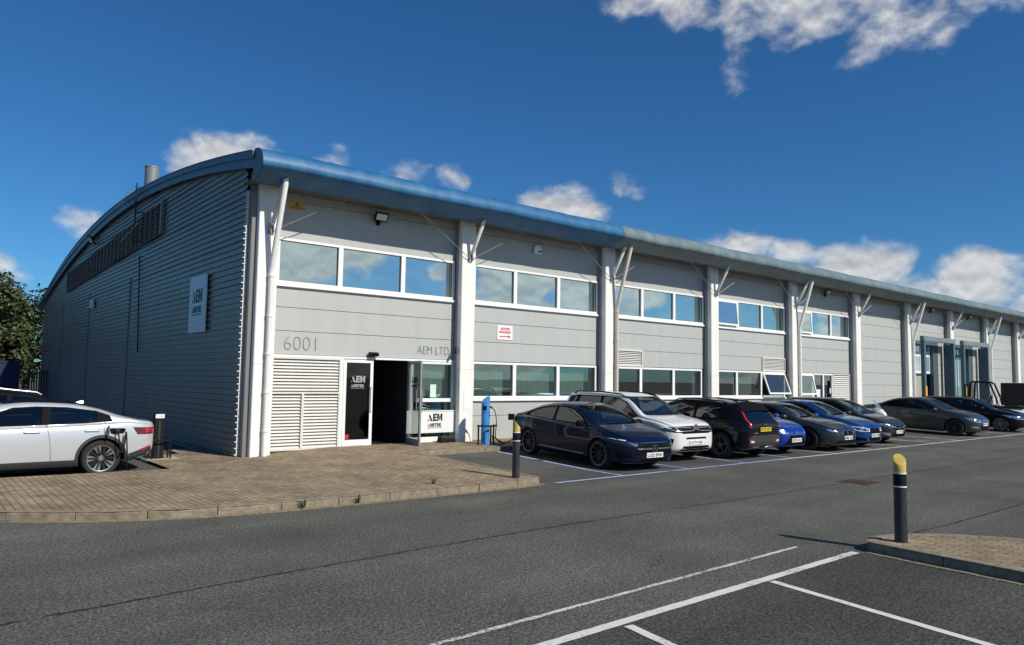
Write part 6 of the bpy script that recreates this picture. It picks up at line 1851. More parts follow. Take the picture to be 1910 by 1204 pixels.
for v in 'LR':
    for ax in (1.43, -1.305):
        ra = .407; o = [(ax+(ra+.055)*math.cos(a), .352+(ra+.055)*math.sin(a)) for a in [R(-18)+R(216)*k/22 for k in range(23)]]; i = [(ax+(ra-.004)*math.cos(a), .352+(ra-.004)*math.sin(a)) for a in [R(-18)+R(216)*k/22 for k in range(23)]]
        pol.patch('arch_trim', o+i[::-1], v, M_CLADPL, .010, step=.05)
    pol.patch('sill_cladding', [(-.90, .23), (-.86, .345), (.94, .345), (.98, .23)], v, M_CLADPL, .008)
    pol.patch('rear_bumper_trim', [(-2.26, .40), (-2.22, .56), (-1.80, .42), (-1.74, .28), (-2.1, .28)], v, M_CLADPL, .008)
    pol.patch('side_lamp', [(-2.27, .80), (-2.255, .93), (-1.86, .945), (-1.95, .80)], v, M_TAILDK, .006)
    pol.patch('lamp_element', [(-2.24, .825), (-2.235, .91), (-2.08, .915), (-2.12, .825)], v, M_TAIL, .009)
    pol.patch('bumper_reflector', [(-2.2, .53), (-2.19, .565), (-2.02, .505), (-2.05, .475)], v, M_TAIL, .010)
pol.line('door_gap', [(-.36, 1.03), (-.42, .7), (-.46, .24)], 'L'); pol.line('door_gap', [(-1.36, 1.10), (-1.33, .9), (-1.36, .75)], 'L'); pol.line('door_gap', [(1.0, .98), (1.0, .6), (.94, .25)], 'L')
pol.line('shoulder_crease', [(-2.2, 1.0), (-1.5, .985), (-.2, .945), (1.2, .91)], 'L', mat('pearl_crease', (.42, .44, .46), .4), .008, .002)
pol.line('lamp_bar', [(-.78, .92), (.78, .92)], 'B', M_TAIL, .035, .006, mirror=False); pol.plate('EA23 PTX', 'B', .66, M_PLATEY)
pol.line('rear_deck_edge', [(-2.04, -.62), (-2.04, .62)], 'T', M_TRIM, .05, .004, mirror=False)
pol.mirror(.84, 1.0); pol.shark_fin(-1.0)
for x in (-.12, -1.12):
    for sg, vw in ((1, 'L'), (-1, 'R')):
        p, nn, d = pol.ray(vw, x, .895); mb = MB()
        mb.tube([(x-.125, p.y-sg*.012, .895), (x-.115, p.y+sg*.010, .895), (x+.115, p.y+sg*.010, .900), (x+.125, p.y-sg*.012, .900)], [.014, .020, .020, .014], 10)
        mb.build('door_handle', mat('pearl_handle', (.40, .44, .50), .35, .4), pol.root, smooth=True)
pol.wheels('blade', M_RIM)
# charging flap and plug on the left rear wing
p, nn, d = pol.ray('L', -1.56, .885)
pol.patch('charging_recess', [(-1.70, .83), (-1.73, .93), (-1.42, .94), (-1.45, .82)], 'L', M_TRIM, .004, rnd=.04)
mb = MB(); mb.obox(p+Vector((.16, .10, .03)), (.012, .10, .0), (.0, .0, .10), (.006, -.001, 0)); mb.build('charging_flap', mat('pearl_flap', (.32, .36, .38), .35, .3), pol.root, bevel=.004)
mb = MB(); mb.lathe([(.045, -.01), (.045, .07), (.03, .10)], p+Vector((0, .0, 0)), 'y', 14); mb.build('charging_plug', M_PLASTIC, pol.root, smooth=True)
POL_PLUG = pol.root

# ---- the car beyond it, only its roof in view
sp = saloon(4.6, 1.85, 1.66, .34); sp['paint'] = P_BLACK; h = 1.66/1.43
bk = Car('electric_car', 'dark car with silver roof rails behind the pearl white saloon', 'car', (-4.95, 3.0, 0.0), math.pi, sp, 'cars charging by the gable')
std_glass(bk, sx(S_DLO, 1, h), [sx(S_PA, 1, h), sx(S_PB, 1, h)], ws(1, h), rw(1, h))
for sg in (-1, 1):
    mb = MB(); y = sg*.52; f = lambda x: bk.ray('T', x, y)[0].z
    mb.tube([(-1.0, y, f(-1.0)), (-.9, y, f(-.9)+.03), (-.1, y, f(-.1)+.04), (.35, y, f(.35))], .018, 8); mb.build('roof_rail', M_SATIN, bk.root, smooth=True)
bk.mirror(.84, 1.02); bk.wheels('five', M_RIM)

# ------------------------------------------------------------------ street furniture and fittings
M_BOLW = weathered('black_bollard_scuffed', (.012, .013, .017), (.10, .105, .12), (16, 16, 3), .45, .55)
M_BAND = mat('white_reflective_band', (.72, .72, .72), .35)
def bollard(x, y, z0, h, az, label, r=.073, cap=.235, gap=.15, rise=.11):
    b = empty('bollard', (x, y, z0)); tag(b, label, 'bollard', 'black plastic bollards with yellow tops')
    zc = h-cap
    MB().lathe([(r*.98, -.02), (r, .03), (r, zc-gap-.012)], n=28).build('post', M_BOLW, b, smooth=True)
    MB().lathe([(r+.002, zc-gap), (r+.002, zc)], n=28).build('sleeve', M_BLACK, b, smooth=True)
    for z in (zc-gap-.012, zc):
        MB().lathe([(r+.004, z), (r+.004, z+.016)], n=28).build('reflective_band', M_BAND, b, smooth=True)
    n = 28; vs = []; d = Vector((math.cos(az), math.sin(az)))
    for k in range(n):
        a = 2*math.pi*k/n; c = Vector((math.cos(a), math.sin(a)))
        vs.append((c.x*r, c.y*r, zc+.016))
    for rr, dz in ((1.0, 0), (.93, .006)):
        for k in range(n):
            a = 2*math.pi*k/n; c = Vector((math.cos(a), math.sin(a)))
            vs.append((c.x*r*rr, c.y*r*rr, h-rise*(.5+.5*c.dot(d)*rr)+dz))
    fs = [(i*n+k, i*n+(k+1) % n, (i+1)*n+(k+1) % n, (i+1)*n+k) for i in range(2) for k in range(n)]+[tuple(range(n))[::-1], tuple(range(2*n, 3*n))]
    MB().add(vs, fs).build('cap', M_YEL, b, smooth=True, angle=35)
bollard(3.07, -13.44, .124, 1.06, R(215), 'nearest black bollard with yellow slanted top, standing on the brick island', rise=.13)
bollard(2.87, -6.33, .135, 1.12, R(-35), 'scuffed black bollard with yellow top on the pavement corner near the navy car', rise=.16, cap=.26)

# blue charging post with hoop guard, cable to the navy coupe
M_CHB = mat('charger_blue', (.045, .235, .56), .4, vary=(3, .1))
ch = empty('charging_post', (6.07, -1.2, pz(6.07, -1.2)))
tag(ch, 'sky-blue round charging post with a slanted top in front of the second column', 'charging post')
def slant_post(r, z0, zlow, zhigh, az, n=28):
    d = Vector((math.cos(az), math.sin(az))); vs = []
    for k in range(n):
        a = 2*math.pi*k/n; vs.append((r*math.cos(a), r*math.sin(a), z0))
    for rr in (1.0, .9):
        for k in range(n):
            a = 2*math.pi*k/n; c = Vector((math.cos(a), math.sin(a)))
            vs.append((c.x*r*rr, c.y*r*rr, lerp(zlow, zhigh, .5+.5*c.dot(d)*rr)+(.012 if rr < 1 else 0)))
    fs = [(i*n+k, i*n+(k+1) % n, (i+1)*n+(k+1) % n, (i+1)*n+k) for i in range(2) for k in range(n)]+[tuple(range(n))[::-1], tuple(range(2*n, 3*n))]
    return MB().add(vs, fs)
slant_post(.12, .03, 1.13, 1.32, R(0)).build('post', M_CHB, ch, smooth=True, angle=40)
MB().box(-.16, .16, -.11, .11, -.01, .03).build('base_plate', M_CHB, ch, bevel=.008)
mb = MB(); mb.lathe([(.1215, .86), (.1215, .87)], n=28); mb.build('joint', M_BLACK, ch, smooth=True)
mb = MB(); mb.obox((-.092, -.078, 1.0), (.035, -.041, 0), (.008, .007, 0), (0, 0, .055)); mb.build('display', M_BLACK, ch, bevel=.004)
mb = MB(); mb.obox((.055, -.108, .79), (.022, .011, 0), (-.003, .006, 0), (0, 0, .022)); mb.build('rating_plate', M_BLACK, ch)
mb = MB(); mb.tube([(.11, -.02, 1.04), (.16, -.03, 1.02), (.2, -.04, .99)], [.03, .03, .022], 10); mb.build('socket', M_PLASTIC, ch, smooth=True)
gd = empty('hoop_guard', (6.02, -1.24, pz(6.0, -1.24))); tag(gd, 'low black tubular hoop guard around the blue charging post', 'guard rail')
mb = MB()
pts = [(.27, -.02), (.24, -.22), (0, -.27), (-.24, -.22), (-.27, -.02)]
mb.tube([(x, y, .52) for x, y in pts], .024, 8); mb.build('hoop', M_BLACK, gd, smooth=True)
for x, y in ((.262, -.06), (0, -.27), (-.262, -.06)): MB().tube([(x, y, -.01), (x, y, .52)], .024, 8).build('leg', M_BLACK, gd, smooth=True)
def cable(name, pts, r, label, m=M_BLACK):
    p = [Vector(q) for q in pts]; out = []
    for i in range(len(p)-1):
        p0 = p[max(i-1, 0)]; p1 = p[i]; p2 = p[i+1]; p3 = p[min(i+2, len(p)-1)]
        for k in range(6):
            t = k/6; t2 = t*t; t3 = t2*t
            out.append(p1*(2*t3-3*t2+1)+(p2-p0)*.5*(t3-2*t2+t)+p2*(-2*t3+3*t2)+(p3-p1)*.5*(t3-t2))
    out.append(p[-1])
    return tag(MB().tube(out, r, 8).build(name, m, None, smooth=True), label, 'cable')
def on(o, v):
    m = Matrix.Translation(o.location) @ o.rotation_euler.to_matrix().to_4x4()
    return m @ Vector(v)
zc = .25
cable('charging_cable', [(6.27, -1.24, 1.24), (6.36, -1.26, 1.12), (6.40, -1.27, .85), (6.42, -1.22, .55), (6.50, -1.15, .38), (6.62, -1.3, .27), (6.5, -1.5, .255), (6.3, -1.35, .26), (6.38, -1.12, .45), (6.48, -1.1, .40), (6.58, -1.3, .27), (6.72, -1.55, .36), (6.74, -1.8, .62), (6.42, -2.0, .86), on(cla.root, (-1.96, -.83, .885))], .013, 'thin black charging cable looped from the blue post to the navy coupe')
# black charging post, label and guard, beside the white saloon
CX, CY = -1.86, .72
ch2 = empty('charging_post', (CX, CY, .10)); tag(ch2, 'black square charging post with a white label behind the white saloon', 'charging post')
mb = MB(); mb.box(-.11, .11, -.07, .07, .02, 1.05); mb.build('post', M_BLACK, ch2, bevel=.012)
MB().box(-.14, .14, -.10, .10, 0, .025).build('base_plate', M_BLACK, ch2)
mb = MB(); mb.box(-.095, .095, -.076, -.0705, .93, 1.02); lb = mb.build('label', M_SIGNW, ch2)
mb = MB(); put_text(mb, 'EV CHARGE', .04, (0, -.0765, .975), (1, 0, 0), (0, 0, 1), width=.15, depth=.0008); mb.build('lettering', M_LETTER, lb)
mb = MB(); mb.box(-.145, -.11, -.04, .04, .52, .64); mb.build('socket', M_PLASTIC, ch2, bevel=.01)
mb = MB(); mb.box(-.02, .02, -.0765, -.0705, .05, .88); mb.build('cover_strip', M_PLASTIC, ch2)
gd2 = empty('hoop_guard', (CX+.03, CY-.04, .10)); tag(gd2, 'black hoop guard around the black charging post beside the gable', 'guard rail')
MB().tube([(-.2, .1, .43), (-.2, -.14, .43), (.2, -.14, .43), (.2, .1, .43)], .02, 8).build('hoop', M_BLACK, gd2, smooth=True)
for x, y in ((-.2, .08), (-.2, -.14), (.2, -.14), (.2, .08)): MB().tube([(x, y, -.01), (x, y, .43)], .02, 8).build('leg', M_BLACK, gd2, smooth=True)
tag(MB().box(CX-.3, CX+.42, CY-.30, CY+.3, .02, .125).build('concrete_pad', M_CONC, bevel=.01), kind='structure')
q = on(pol.root, (-1.56, 1.03, .885))
cable('charging_cable', [on(pol.root, (-1.56, .985, .885)), q+Vector((0, -.02, -.03)), q+Vector((.03, -.03, -.25)), q+Vector((.06, -.02, -.42)), q+Vector((.12, .0, -.30)), q+Vector((.15, .03, -.02)), q+Vector((.18, .02, -.35)), q+Vector((.25, .1, -.80)), (-2.35, -.4, .03), (-2.2, .2, .03), (-2.1, .62, .16), (CX-.14, CY, .66)], .014, 'black charging cable hanging from the white saloon to the black post')

# signs and lettering on the building
def board(name, o, ex, ey, w, h, m, label, cat='sign', t=.006, build_text=None, inks=()):
    s = empty(name, o); tag(s, label, cat)
    ex = Vector(ex); ey = Vector(ey); n = ex.cross(ey)
    mb = MB(); mb.obox((0, 0, 0), ex*w/2, ey*h/2, n*t); mb.build('panel', m, s, bevel=.003)
    if build_text:
        mb = MB(); build_text(mb, n*(t+.0005), ex, ey); mb.build('lettering', list(inks), s)
    return s
EX, EZ = Vector((1, 0, 0)), Vector((0, 0, 1))
def goods(mb, o, ex, ey):
    put_text(mb, 'GOODS', .1, o+ey*.115, ex, ey, width=.36, height=.075, bold=.006, depth=.001)
    put_text(mb, 'INWARDS', .1, o+ey*.015, ex, ey, width=.44, height=.075, bold=.006, depth=.001)
    P = lambda u, v, d: o+ex*u+ey*v+(ex.cross(ey))*d
    mb.prism([(-.23, -.135), (.12, -.135), (.12, -.168), (.23, -.12), (.12, -.072), (.12, -.105), (-.23, -.105)], P, 0, .001)
board('goods_sign', (7.68, -.012, 3.455), EX, EZ, .60, .44, M_SIGNW, 'small white sign with red words and a red arrow pointing right', build_text=goods, inks=[M_RED])
def warn(mb, o, ex, ey):
    P = lambda u, v, d: o+ex*u+ey*v+(ex.cross(ey))*d
    mb.prism([(-.045, .015), (.045, .015), (0, .09)], P, 0, .001)
    put_text(mb, 'Warning', .05, o-ey*.02, ex, ey, width=.17, height=.035, bold=.003, depth=.001)
    put_text(mb, 'Fragile roof above', .05, o-ey*.065, ex, ey, width=.33, height=.04, bold=.003, depth=.001)
board('warning_sign', (.905, -.012, 6.285), EX, EZ, .42, .22, M_AMBER, 'amber warning sign high on the wall under the blue eaves', build_text=warn, inks=[M_INK])
def door_logo(mb, o, ex, ey): logo(mb, o+ey*.115-ex*.02, ex, ey, .205)
board('company_sign', (5.11, -.14, .83), EX, EZ, 1.50, .62, M_SIGNW, 'white company board with black and red logo, right of the open door', build_text=door_logo, inks=[M_INK, M_RED], t=.02)
sg = bpy.data.objects['company_sign']
mb = MB(); mb.box(-.93, -.75, -.012, .012, -.31, .31); mb.build('return_panel', M_FRAME, sg, bevel=.004)
mb = MB(); mb.box(-.75, .75, -.034, -.02, .285, .31); mb.box(.72, .75, -.034, -.02, -.31, .285); mb.build('edge_trim', M_FRAME, sg)
mb = MB(); mb.box(.755, .80, -.02, .02, -.62, .31); mb.build('post', M_FRAME, sg)
GX, GY = Vector((0, -1, 0)), Vector((0, 0, 1))
def gable_logo(mb, o, ex, ey): logo(mb, o+ey*.22, ex, ey, .36)
board('gable_sign', (-.42, 3.15, 3.92), GX, GY, 1.40, 1.53, M_SIGNSH, 'tall pale company sign with dark logo on the shaded gable', build_text=gable_logo, inks=[M_INK, M_INK], t=.02)
mb = MB(); put_text(mb, '6001', .4, (1.13, -.008, 2.845), EX, EZ, width=.83, height=.33, depth=.006, bold=-.012)
tag(mb.build('unit_number', M_LETTER), 'thin grey numerals 6001 above the louvred panel', 'numerals')
mb = MB(); put_text(mb, 'AEM LTD', .3, (5.08, -.008, 2.82), EX, EZ, width=1.06, height=.215, depth=.006, bold=-.008)
tag(mb.build('company_lettering', M_LETTER), 'thin grey company lettering above the glazed screen by the entrance', 'lettering')
# floodlights
M_LED = mat('led_lens', (.70, .70, .66), .3)
def flood(x, z, label, dirn=(0, -1), y=-.01, s=1.0):
    f = empty('floodlight', (x, y, z)); tag(f, label, 'floodlight', 'wall floodlights under the eaves')
    d = Vector((dirn[0], dirn[1], 0)); sd = Vector((-d.y, d.x, 0)); dn = (d*.86+Vector((0, 0, -.5))).normalized(); up = sd.cross(dn)
    c = d*.20+Vector((0, 0, .08))
    mb = MB(); mb.obox(c, sd*.19*s, up*.12*s, dn*.025); mb.build('housing', M_BLACK, f, bevel=.008)
    mb = MB(); mb.obox(c+dn*.026, sd*.155*s, up*.085*s, dn*.002); mb.build('lens', M_LED, f)
    mb = MB(); mb.tube([d*.0+Vector((0, 0, -.06)), d*.1+Vector((0, 0, -.08)), c-dn*.03], .018, 6); mb.obox(Vector((0, 0, -.06))+d*.02, sd*.05, d*.02, Vector((0, 0, .06))); mb.build('bracket', M_BLACK, f)
flood(3.19, 6.24, 'black floodlight above the first upper window, nearest the corner')
flood(27.34, 6.34, 'black floodlight above the last upper windows')
flood(39.65, 6.40, 'black floodlight above the first loading door')
flood(45.5, 6.38, 'black floodlight above the second loading door')
flood(-.40, 7.55, 'dark floodlight on the shaded gable below the curved verge', dirn=(-1, 0), y=17.6, s=1.4)
ab = empty('alarm_box', (8.92, -.01, 6.15)); tag(ab, 'small white alarm box high on the wall in the second bay', 'alarm box')
mb = MB(); mb.prism([(-.15, -.12), (.15, -.12), (.15, .06), (.09, .15), (-.09, .15), (-.15, .06)], lambda u, v, d: (u, d, v), -.10, 0); mb.build('case', M_FRAME, ab, bevel=.012)
mb = MB(); mb.box(.0, .13, -.108, -.10, -.06, -.02); mb.build('slot', M_BLACK, ab)
jb = empty('junction_box', (-.40, 17.44, 4.91)); tag(jb, 'small pale box fixed halfway along the dark gable', 'box')
MB().box(-.08, 0, -.28, .28, -.17, .17).build('case', M_SIGNSH, jb, bevel=.01)
MB().box(-.09, -.08, -.2, .2, -.12, .12).build('lid', M_SIGNSH, jb)
es = empty('door_sensor', (3.13, -.05, 2.64)); tag(es, 'small black sensor box over the entrance doors', 'sensor')
mb = MB(); mb.prism([(-.0, -.06), (-.12, -.05), (-.14, .03), (-.02, .06)], lambda u, v, d: (d, u, v), -.13, .13); mb.build('housing', M_BLACK, es, bevel=.006)
MB().box(-.09, .09, -.142, -.12, -.035, .0).build('lens', M_TRIM, es)
cc = empty('security_camera', (5.70, -.2, 2.80)); tag(cc, 'small black security camera on the left of the second column', 'camera')
mb = MB(); mb.tube([(.05, 0, .12), (-.02, -.04, .12), (-.02, -.04, .02)], .014, 6); mb.build('bracket', M_BLACK, cc)
mb = MB(); mb.tube([(.02, .02, .02), (-.09, -.14, -.03)], .035, 10); mb.build('body', M_BLACK, cc, smooth=True)
mb = MB(); mb.tube([(-.085, -.133, -.028), (-.1, -.152, -.034)], .028, 10); mb.build('lens', M_TRIM, cc)
bs = empty('boot_brush', (5.42, -.30, pz(5.4, -.3))); tag(bs, 'black boot brush lying on the paving below the company board', 'boot brush')
mb = MB(); mb.box(-.28, .24, -.1, .1, 0, .09); mb.build('base', M_BLACK, bs, bevel=.02)
mb = MB(); mb.tube([(-.25, -.06, .12), (.2, -.06, .13)], .05, 10); mb.tube([(-.25, .06, .12), (.2, .06, .13)], .05, 10); mb.build('brush', M_RUBBER, bs, smooth=True)
mb = MB(); mb.tube([(.2, 0, .12), (.34, .02, .05), (.38, .05, .02)], .015, 6); mb.build('strap', M_STEEL, bs)
ws_ = empty('dock_sign', (41.95, -.40, 1.95)); tag(ws_, 'tall narrow white notice fixed to the column between the loading doors', 'sign')
MB().box(-.17, .17, -.02, 0, -.65, .65).build('panel', M_SIGNW, ws_)
mb = MB(); mb.box(-.11, .11, -.024, -.02, .25, .45); mb.box(-.11, .11, -.024, -.02, .05, .15); mb.build('print', M_CHB, ws_)
# aerial on the gable verge
ae = empty('rooftop_aerial', (-.66, 9.7, 6.3)); tag(ae, 'thin dark television aerial on a mast clamped to the curved verge', 'aerial')
MB().tube([(0, 0, 0), (0, 0, 2.2)], .025, 8).build('mast', M_PLASTIC, ae)
mb = MB(); mb.tube([(0, -.5, 1.98), (0, 1.6, 1.86)], .014, 6)
for i in range(7):
    y = -.4+i*.3; mb.tube([(-.28, y, 1.975-.055*i/1), (.28, y, 1.975-.055*i)], .007, 5)
mb.build('boom', M_PLASTIC, ae)
mb = MB(); mb.tube([(.0, -.6, .75), (0, 1.9, .45)], .016, 6)
for i in range(9): mb.tube([(-.2, -.5+i*.28, .74-.0336*i), (.2, -.5+i*.28, .74-.0336*i)], .007, 5)
mb.build('boom', M_STEEL, ae)
mb = MB(); mb.tube([(.3, 0, .2), (0, 0, .2)], .02, 6); mb.tube([(.3, 0, 1.2), (0, 0, 1.2)], .02, 6); mb.build('bracket', M_PLASTIC, ae)

# goalpost guards of the loading doors
for i, (a, b) in enumerate(((37.15, 41.35), (42.95, 47.0))):
    g = empty('dock_goalpost', ((a+b)/2, -.58, .19)); tag(g, ('slate-blue steel goalpost in front of the half raised loading door' if i == 0 else 'slate-blue steel goalpost in front of the shut loading door'), 'goalpost', 'steel goalposts at the loading doors')
    w = (b-a)/2
    for s in (-1, 1):
        p = MB(); p.box(s*w-.11, s*w+.11, -.1, .1, 0, 4.35); p.build('post', M_DOCKBLUE, g, bevel=.01)
    p = MB(); p.box(-w-.16, w+.16, -.12, .10, 4.355, 4.62); p.build('beam', mat('slate_blue_beam', (.17, .22, .25), .5, vary=(3, .2)), g, bevel=.008)
    p = MB(); p.box(-w-.12, -w+.12, -.125, -.102, 1.3, 1.85); p.build('corner_guard', M_AMBER, g)
    p = MB(); p.box(w+.0, w+.1, .105, .5, 0, 4.3); p.build('fin', M_DOCKBLUE, g)

# forklift in front of the loading doors
fk = empty('forklift_truck', (39.2, -2.75, .115), R(90)); fk.scale = (.67, .67, .67); tag(fk, 'black forklift truck with open overhead guard by the loading doors', 'forklift')
mb = MB(); mb.prism([(-1.35, .35), (1.0, .35), (1.05, 1.0), (.2, 1.05), (.1, 1.35), (-.9, 1.45), (-1.3, 1.3)], lambda u, v, d: (u, d, v), -.6, .6); mb.build('body', M_BLACK, fk, bevel=.06)
mb = MB(); mb.prism([(-1.6, .3), (-1.05, .3), (-1.0, 1.45), (-1.45, 1.4)], lambda u, v, d: (u, d, v), -.62, .62); mb.build('counterweight', M_PLASTIC, fk, bevel=.08)
for s in (-1, 1):
    mb = MB(); mb.tube([(-1.25, s*.52, 1.4), (-1.15, s*.52, 2.0), (-.75, s*.5, 3.12), (-.55, s*.5, 3.24), (.55, s*.5, 3.28), (.66, s*.5, 3.2), (.72, s*.52, 2.2), (.85, s*.54, 1.0)], .075, 8); mb.build('guard_frame', M_BLACK, fk, smooth=True)
    mb = MB(); mb.tube([(-.95, s*.5, 1.5), (-.55, s*.5, 2.9), (-.45, s*.5, 3.2)], .035, 8); mb.build('guard_strut', M_BLACK, fk, smooth=True)
mb = MB()
for i in range(7): mb.box(-.55+i*.17, -.50+i*.17, -.5, .5, 3.26, 3.30)
mb.build('roof_bars', M_BLACK, fk)
for s in (-1, 1):
    mb = MB(); mb.box(1.05, 1.20, s*.36-.06, s*.36+.06, .2, 3.1); mb.build('mast', M_PLASTIC, fk)
    mb = MB(); mb.box(1.22, 2.3, s*.3-.06, s*.3+.06, .2, .25); mb.build('fork', M_BLACK, fk)
mb = MB(); mb.box(1.2, 1.25, -.55, .55, .25, 1.3); mb.build('carriage', M_BLACK, fk)
mb = MB(); mb.obox((-.35, 0, 1.5), (.28, 0, 0), (0, .26, 0), (0, 0, .08)); mb.obox((-.62, 0, 1.85), (.05, 0, .0), (0, .25, 0), (-.06, 0, .34)); mb.build('seat', M_SEAT, fk, bevel=.04)
mb = MB(); mb.tube([(.5, .0, 1.1), (.25, 0, 1.75)], .03, 6); mb.tube([(.22+.05*math.cos(a)*.5, .2*math.sin(a), 1.78+.2*math.cos(a)*.45) for a in [2*math.pi*k/14 for k in range(15)]], .018, 6); mb.build('steering_wheel', M_BLACK, fk, smooth=True)
for x, r, w in ((.75, .42, .3), (-.9, .36, .24)):
    for s in (-1, 1):
        mb = MB(); mb.lathe([(.12, -w/2), (r-.03, -w/2), (r, -w/2+.04), (r, w/2-.04), (r-.03, w/2), (.12, w/2)], (x, s*.58, r), 'y', 24); o = mb.build('wheel', M_TYRE, fk, smooth=True, angle=35)
        mb = MB(); mb.lathe([(.2, -.01), (.2, .01), (.08, .03)], (x, s*(.58+w/2), r), 'y', 18); mb.build('hub', M_STEEL, o)

# motorcycle between the grey hatchback and the grey-green saloon
mo = empty('motorcycle', (23.35, -3.6, gz(23.4, -3.6)+.006), R(-92)); mo.rotation_euler = (R(-6), 0, R(-92)); tag(mo, 'white touring motorcycle with a tall clear screen between two grey cars', 'motorcycle')
M_BIKE = paint('bike_white', (.68, .68, .68), 0, .25)
for x, nm in ((.74, 'wheel'), (-.72, 'wheel')):
    mb = MB(); mb.lathe([(.20, -.05), (.28, -.065), (.315, -.03), (.315, .03), (.28, .065), (.20, .05), (.20, -.05)], (x, 0, .315), 'y', 32, caps=False); o = mb.build(nm, M_TYRE, mo, smooth=True, angle=40)
    mb = MB(); mb.lathe([(.205, -.03), (.19, -.03), (.19, .03), (.205, .03), (.205, -.03)], (x, 0, .315), 'y', 28, caps=False)
    for k in range(5):
        a = 2*math.pi*k/5; mb.tube([(x, 0, .315), (x+.2*math.cos(a), 0, .315+.2*math.sin(a))], .018, 6)
    mb.lathe([(.13, -.045), (.13, -.04), (.06, -.04), (.06, -.045), (.13, -.045)], (x, 0, .315), 'y', 20, caps=False); mb.build('rim', M_RIMDK, o, smooth=True, angle=40)
for s in (-1, 1):
    mb = MB(); mb.tube([(.76, s*.085, .30), (.50, s*.085, .92)], .024, 8); mb.build('fork', M_STEEL, mo, smooth=True)
mb = MB(); vs = []
secs = [(.92, .66, .02, .05), (.86, .76, .10, .12), (.72, .86, .17, .17), (.50, .90, .22, .19), (.28, .78, .24, .27), (.05, .70, .20, .25), (-.05, .66, .16, .2)]
for x, z, w, h in secs:
    for k in range(14):
        a = 2*math.pi*k/14; vs.append((x, w*math.cos(a), z+h*math.sin(a)))
fs = [(i*14+k, i*14+(k+1) % 14, (i+1)*14+(k+1) % 14, (i+1)*14+k) for i in range(len(secs)-1) for k in range(14)]+[tuple(range(14))[::-1], tuple(range((len(secs)-1)*14, len(secs)*14))]
mb.add(vs, fs); mb.build('fairing', M_BIKE, mo, smooth=True, angle=60)
for s in (-1, 1):
    mb = MB(); mb.obox((.80, s*.085, .80), (.03, s*.0, -.03), (0, .05, 0), (.02, 0, .035)); mb.build('headlight', M_LAMPDK, mo, bevel=.01)
    mb = MB(); mb.obox((.38, s*.245, .74), (.16, s*.0, .02), (0, .006, 0), (-.02, 0, .05)); mb.build('vent', M_TRIM, mo)
mb = MB(); vs = []
for i in range(7):
    t = i/6; x = .72-.30*t-.06*t*t; z = .98+.44*t; w = .19*(1-.35*t*t)
    for j in range(7):
        u = lerp(-1, 1, j/6); vs.append((x-.07*u*u, w*u, z))
mb.add(vs, [(i*7+j, i*7+j+1, (i+1)*7+j+1, (i+1)*7+j) for i in range(6) for j in range(6)]); mb.build('screen', glass('bike_screen', (.72, .76, .80), .10, .5, body=(.6, .65, .7, .25)), mo, smooth=True)
mb = MB(); mb.lathe([(.02, -.2), (.17, -.12), (.19, .05), (.12, .2), (.02, .24)], (.08, 0, .88), 'x', 16); mb.build('fuel_tank', M_BIKE, mo, smooth=True)
mb = MB(); mb.obox((-.30, 0, .82), (.32, 0, .02), (0, .15, 0), (0, 0, .05)); mb.obox((-.68, 0, .90), (.22, 0, .03), (0, .12, 0), (0, 0, .05)); mb.build('seat', M_SEAT, mo, bevel=.04)
mb = MB(); mb.obox((-.05, 0, .48), (.28, 0, 0), (0, .18, 0), (0, 0, .2)); mb.build('engine', M_PLASTIC, mo, bevel=.05)
mb = MB(); mb.obox((-.62, 0, .74), (.3, 0, .06), (0, .11, 0), (0, 0, .08)); mb.build('tail_fairing', M_BIKE, mo, bevel=.03)
mb = MB(); mb.obox((-.96, 0, 1.02), (.17, 0, 0), (0, .21, 0), (0, 0, .13)); tb = mb.build('top_box', M_BLACK, mo, bevel=.05)
mb = MB(); mb.obox((-1.13, 0, 1.0), (.008, 0, 0), (0, .17, 0), (0, 0, .035)); mb.build('reflector', M_TAIL, tb)
mb = MB(); mb.obox((-.95, 0, .79), (.03, 0, 0), (0, .08, 0), (0, 0, .04)); mb.build('tail_lamp', M_TAIL, mo, bevel=.01)
for s in (-1, 1):
    mb = MB(); mb.tube([(.45, s*.06, 1.02), (.40, s*.25, 1.06), (.28, s*.38, 1.04)], .016, 8); mb.build('handlebar', M_BLACK, mo, smooth=True)
    mb = MB(); mb.tube([(.55, s*.2, .98), (.54, s*.36, 1.12)], .008, 6); mb.obox((.54, s*.40, 1.15), (.02, 0, 0), (0, .06, 0), (0, 0, .035)); mb.build('mirror', M_BLACK, mo, bevel=.008)
    mb = MB(); mb.tube([(-.1, s*.18, .3), (-.9, s*.2, .45)], [.04, .06], 10); mb.build('exhaust', M_STEEL, mo, smooth=True)
mb = MB(); mb.tube([(-.05, .15, .3), (-.02, .33, .02)], .014, 6); mb.build('stand', M_BLACK, mo)

# store, palisade gate and trees beyond the gable
sh = empty('blue_store', (-4.0, 33.0, 0)); tag(sh, 'dark navy steel store with a pitched end, beyond the charging cars', 'store')
M_NAVYS = weathered('navy_steel', (.008, .010, .065), (.012, .014, .05), (2, 2, .6), .4, .5, rib=None)
mb = MB(); mb.prism([(-7, 0), (2.85, 0), (2.85, 2.60), (1.55, 2.66), (.2, 3.35), (-3.3, 5.1), (-7, 3.2)], lambda u, v, d: (u, d, v), 0, 5.0); mb.build('shell', M_NAVYS, sh)
mb = MB()
x = -6.8
while x < 2.8:
    top = 2.55 if x > 1.5 else (2.6+(1.5-x)*.5 if x > -3.3 else 5.0-(-3.3-x)*.5)
    mb.box(x, x+.06, -.03, 0, .05, min(top, 4.9)-.1); x += .22
mb.build('ribs', M_NAVYS, sh)
mb = MB(); mb.box(1.5, 2.9, -.05, .0, 2.54, 2.64); mb.build('eaves_trim', M_NAVYS, sh)
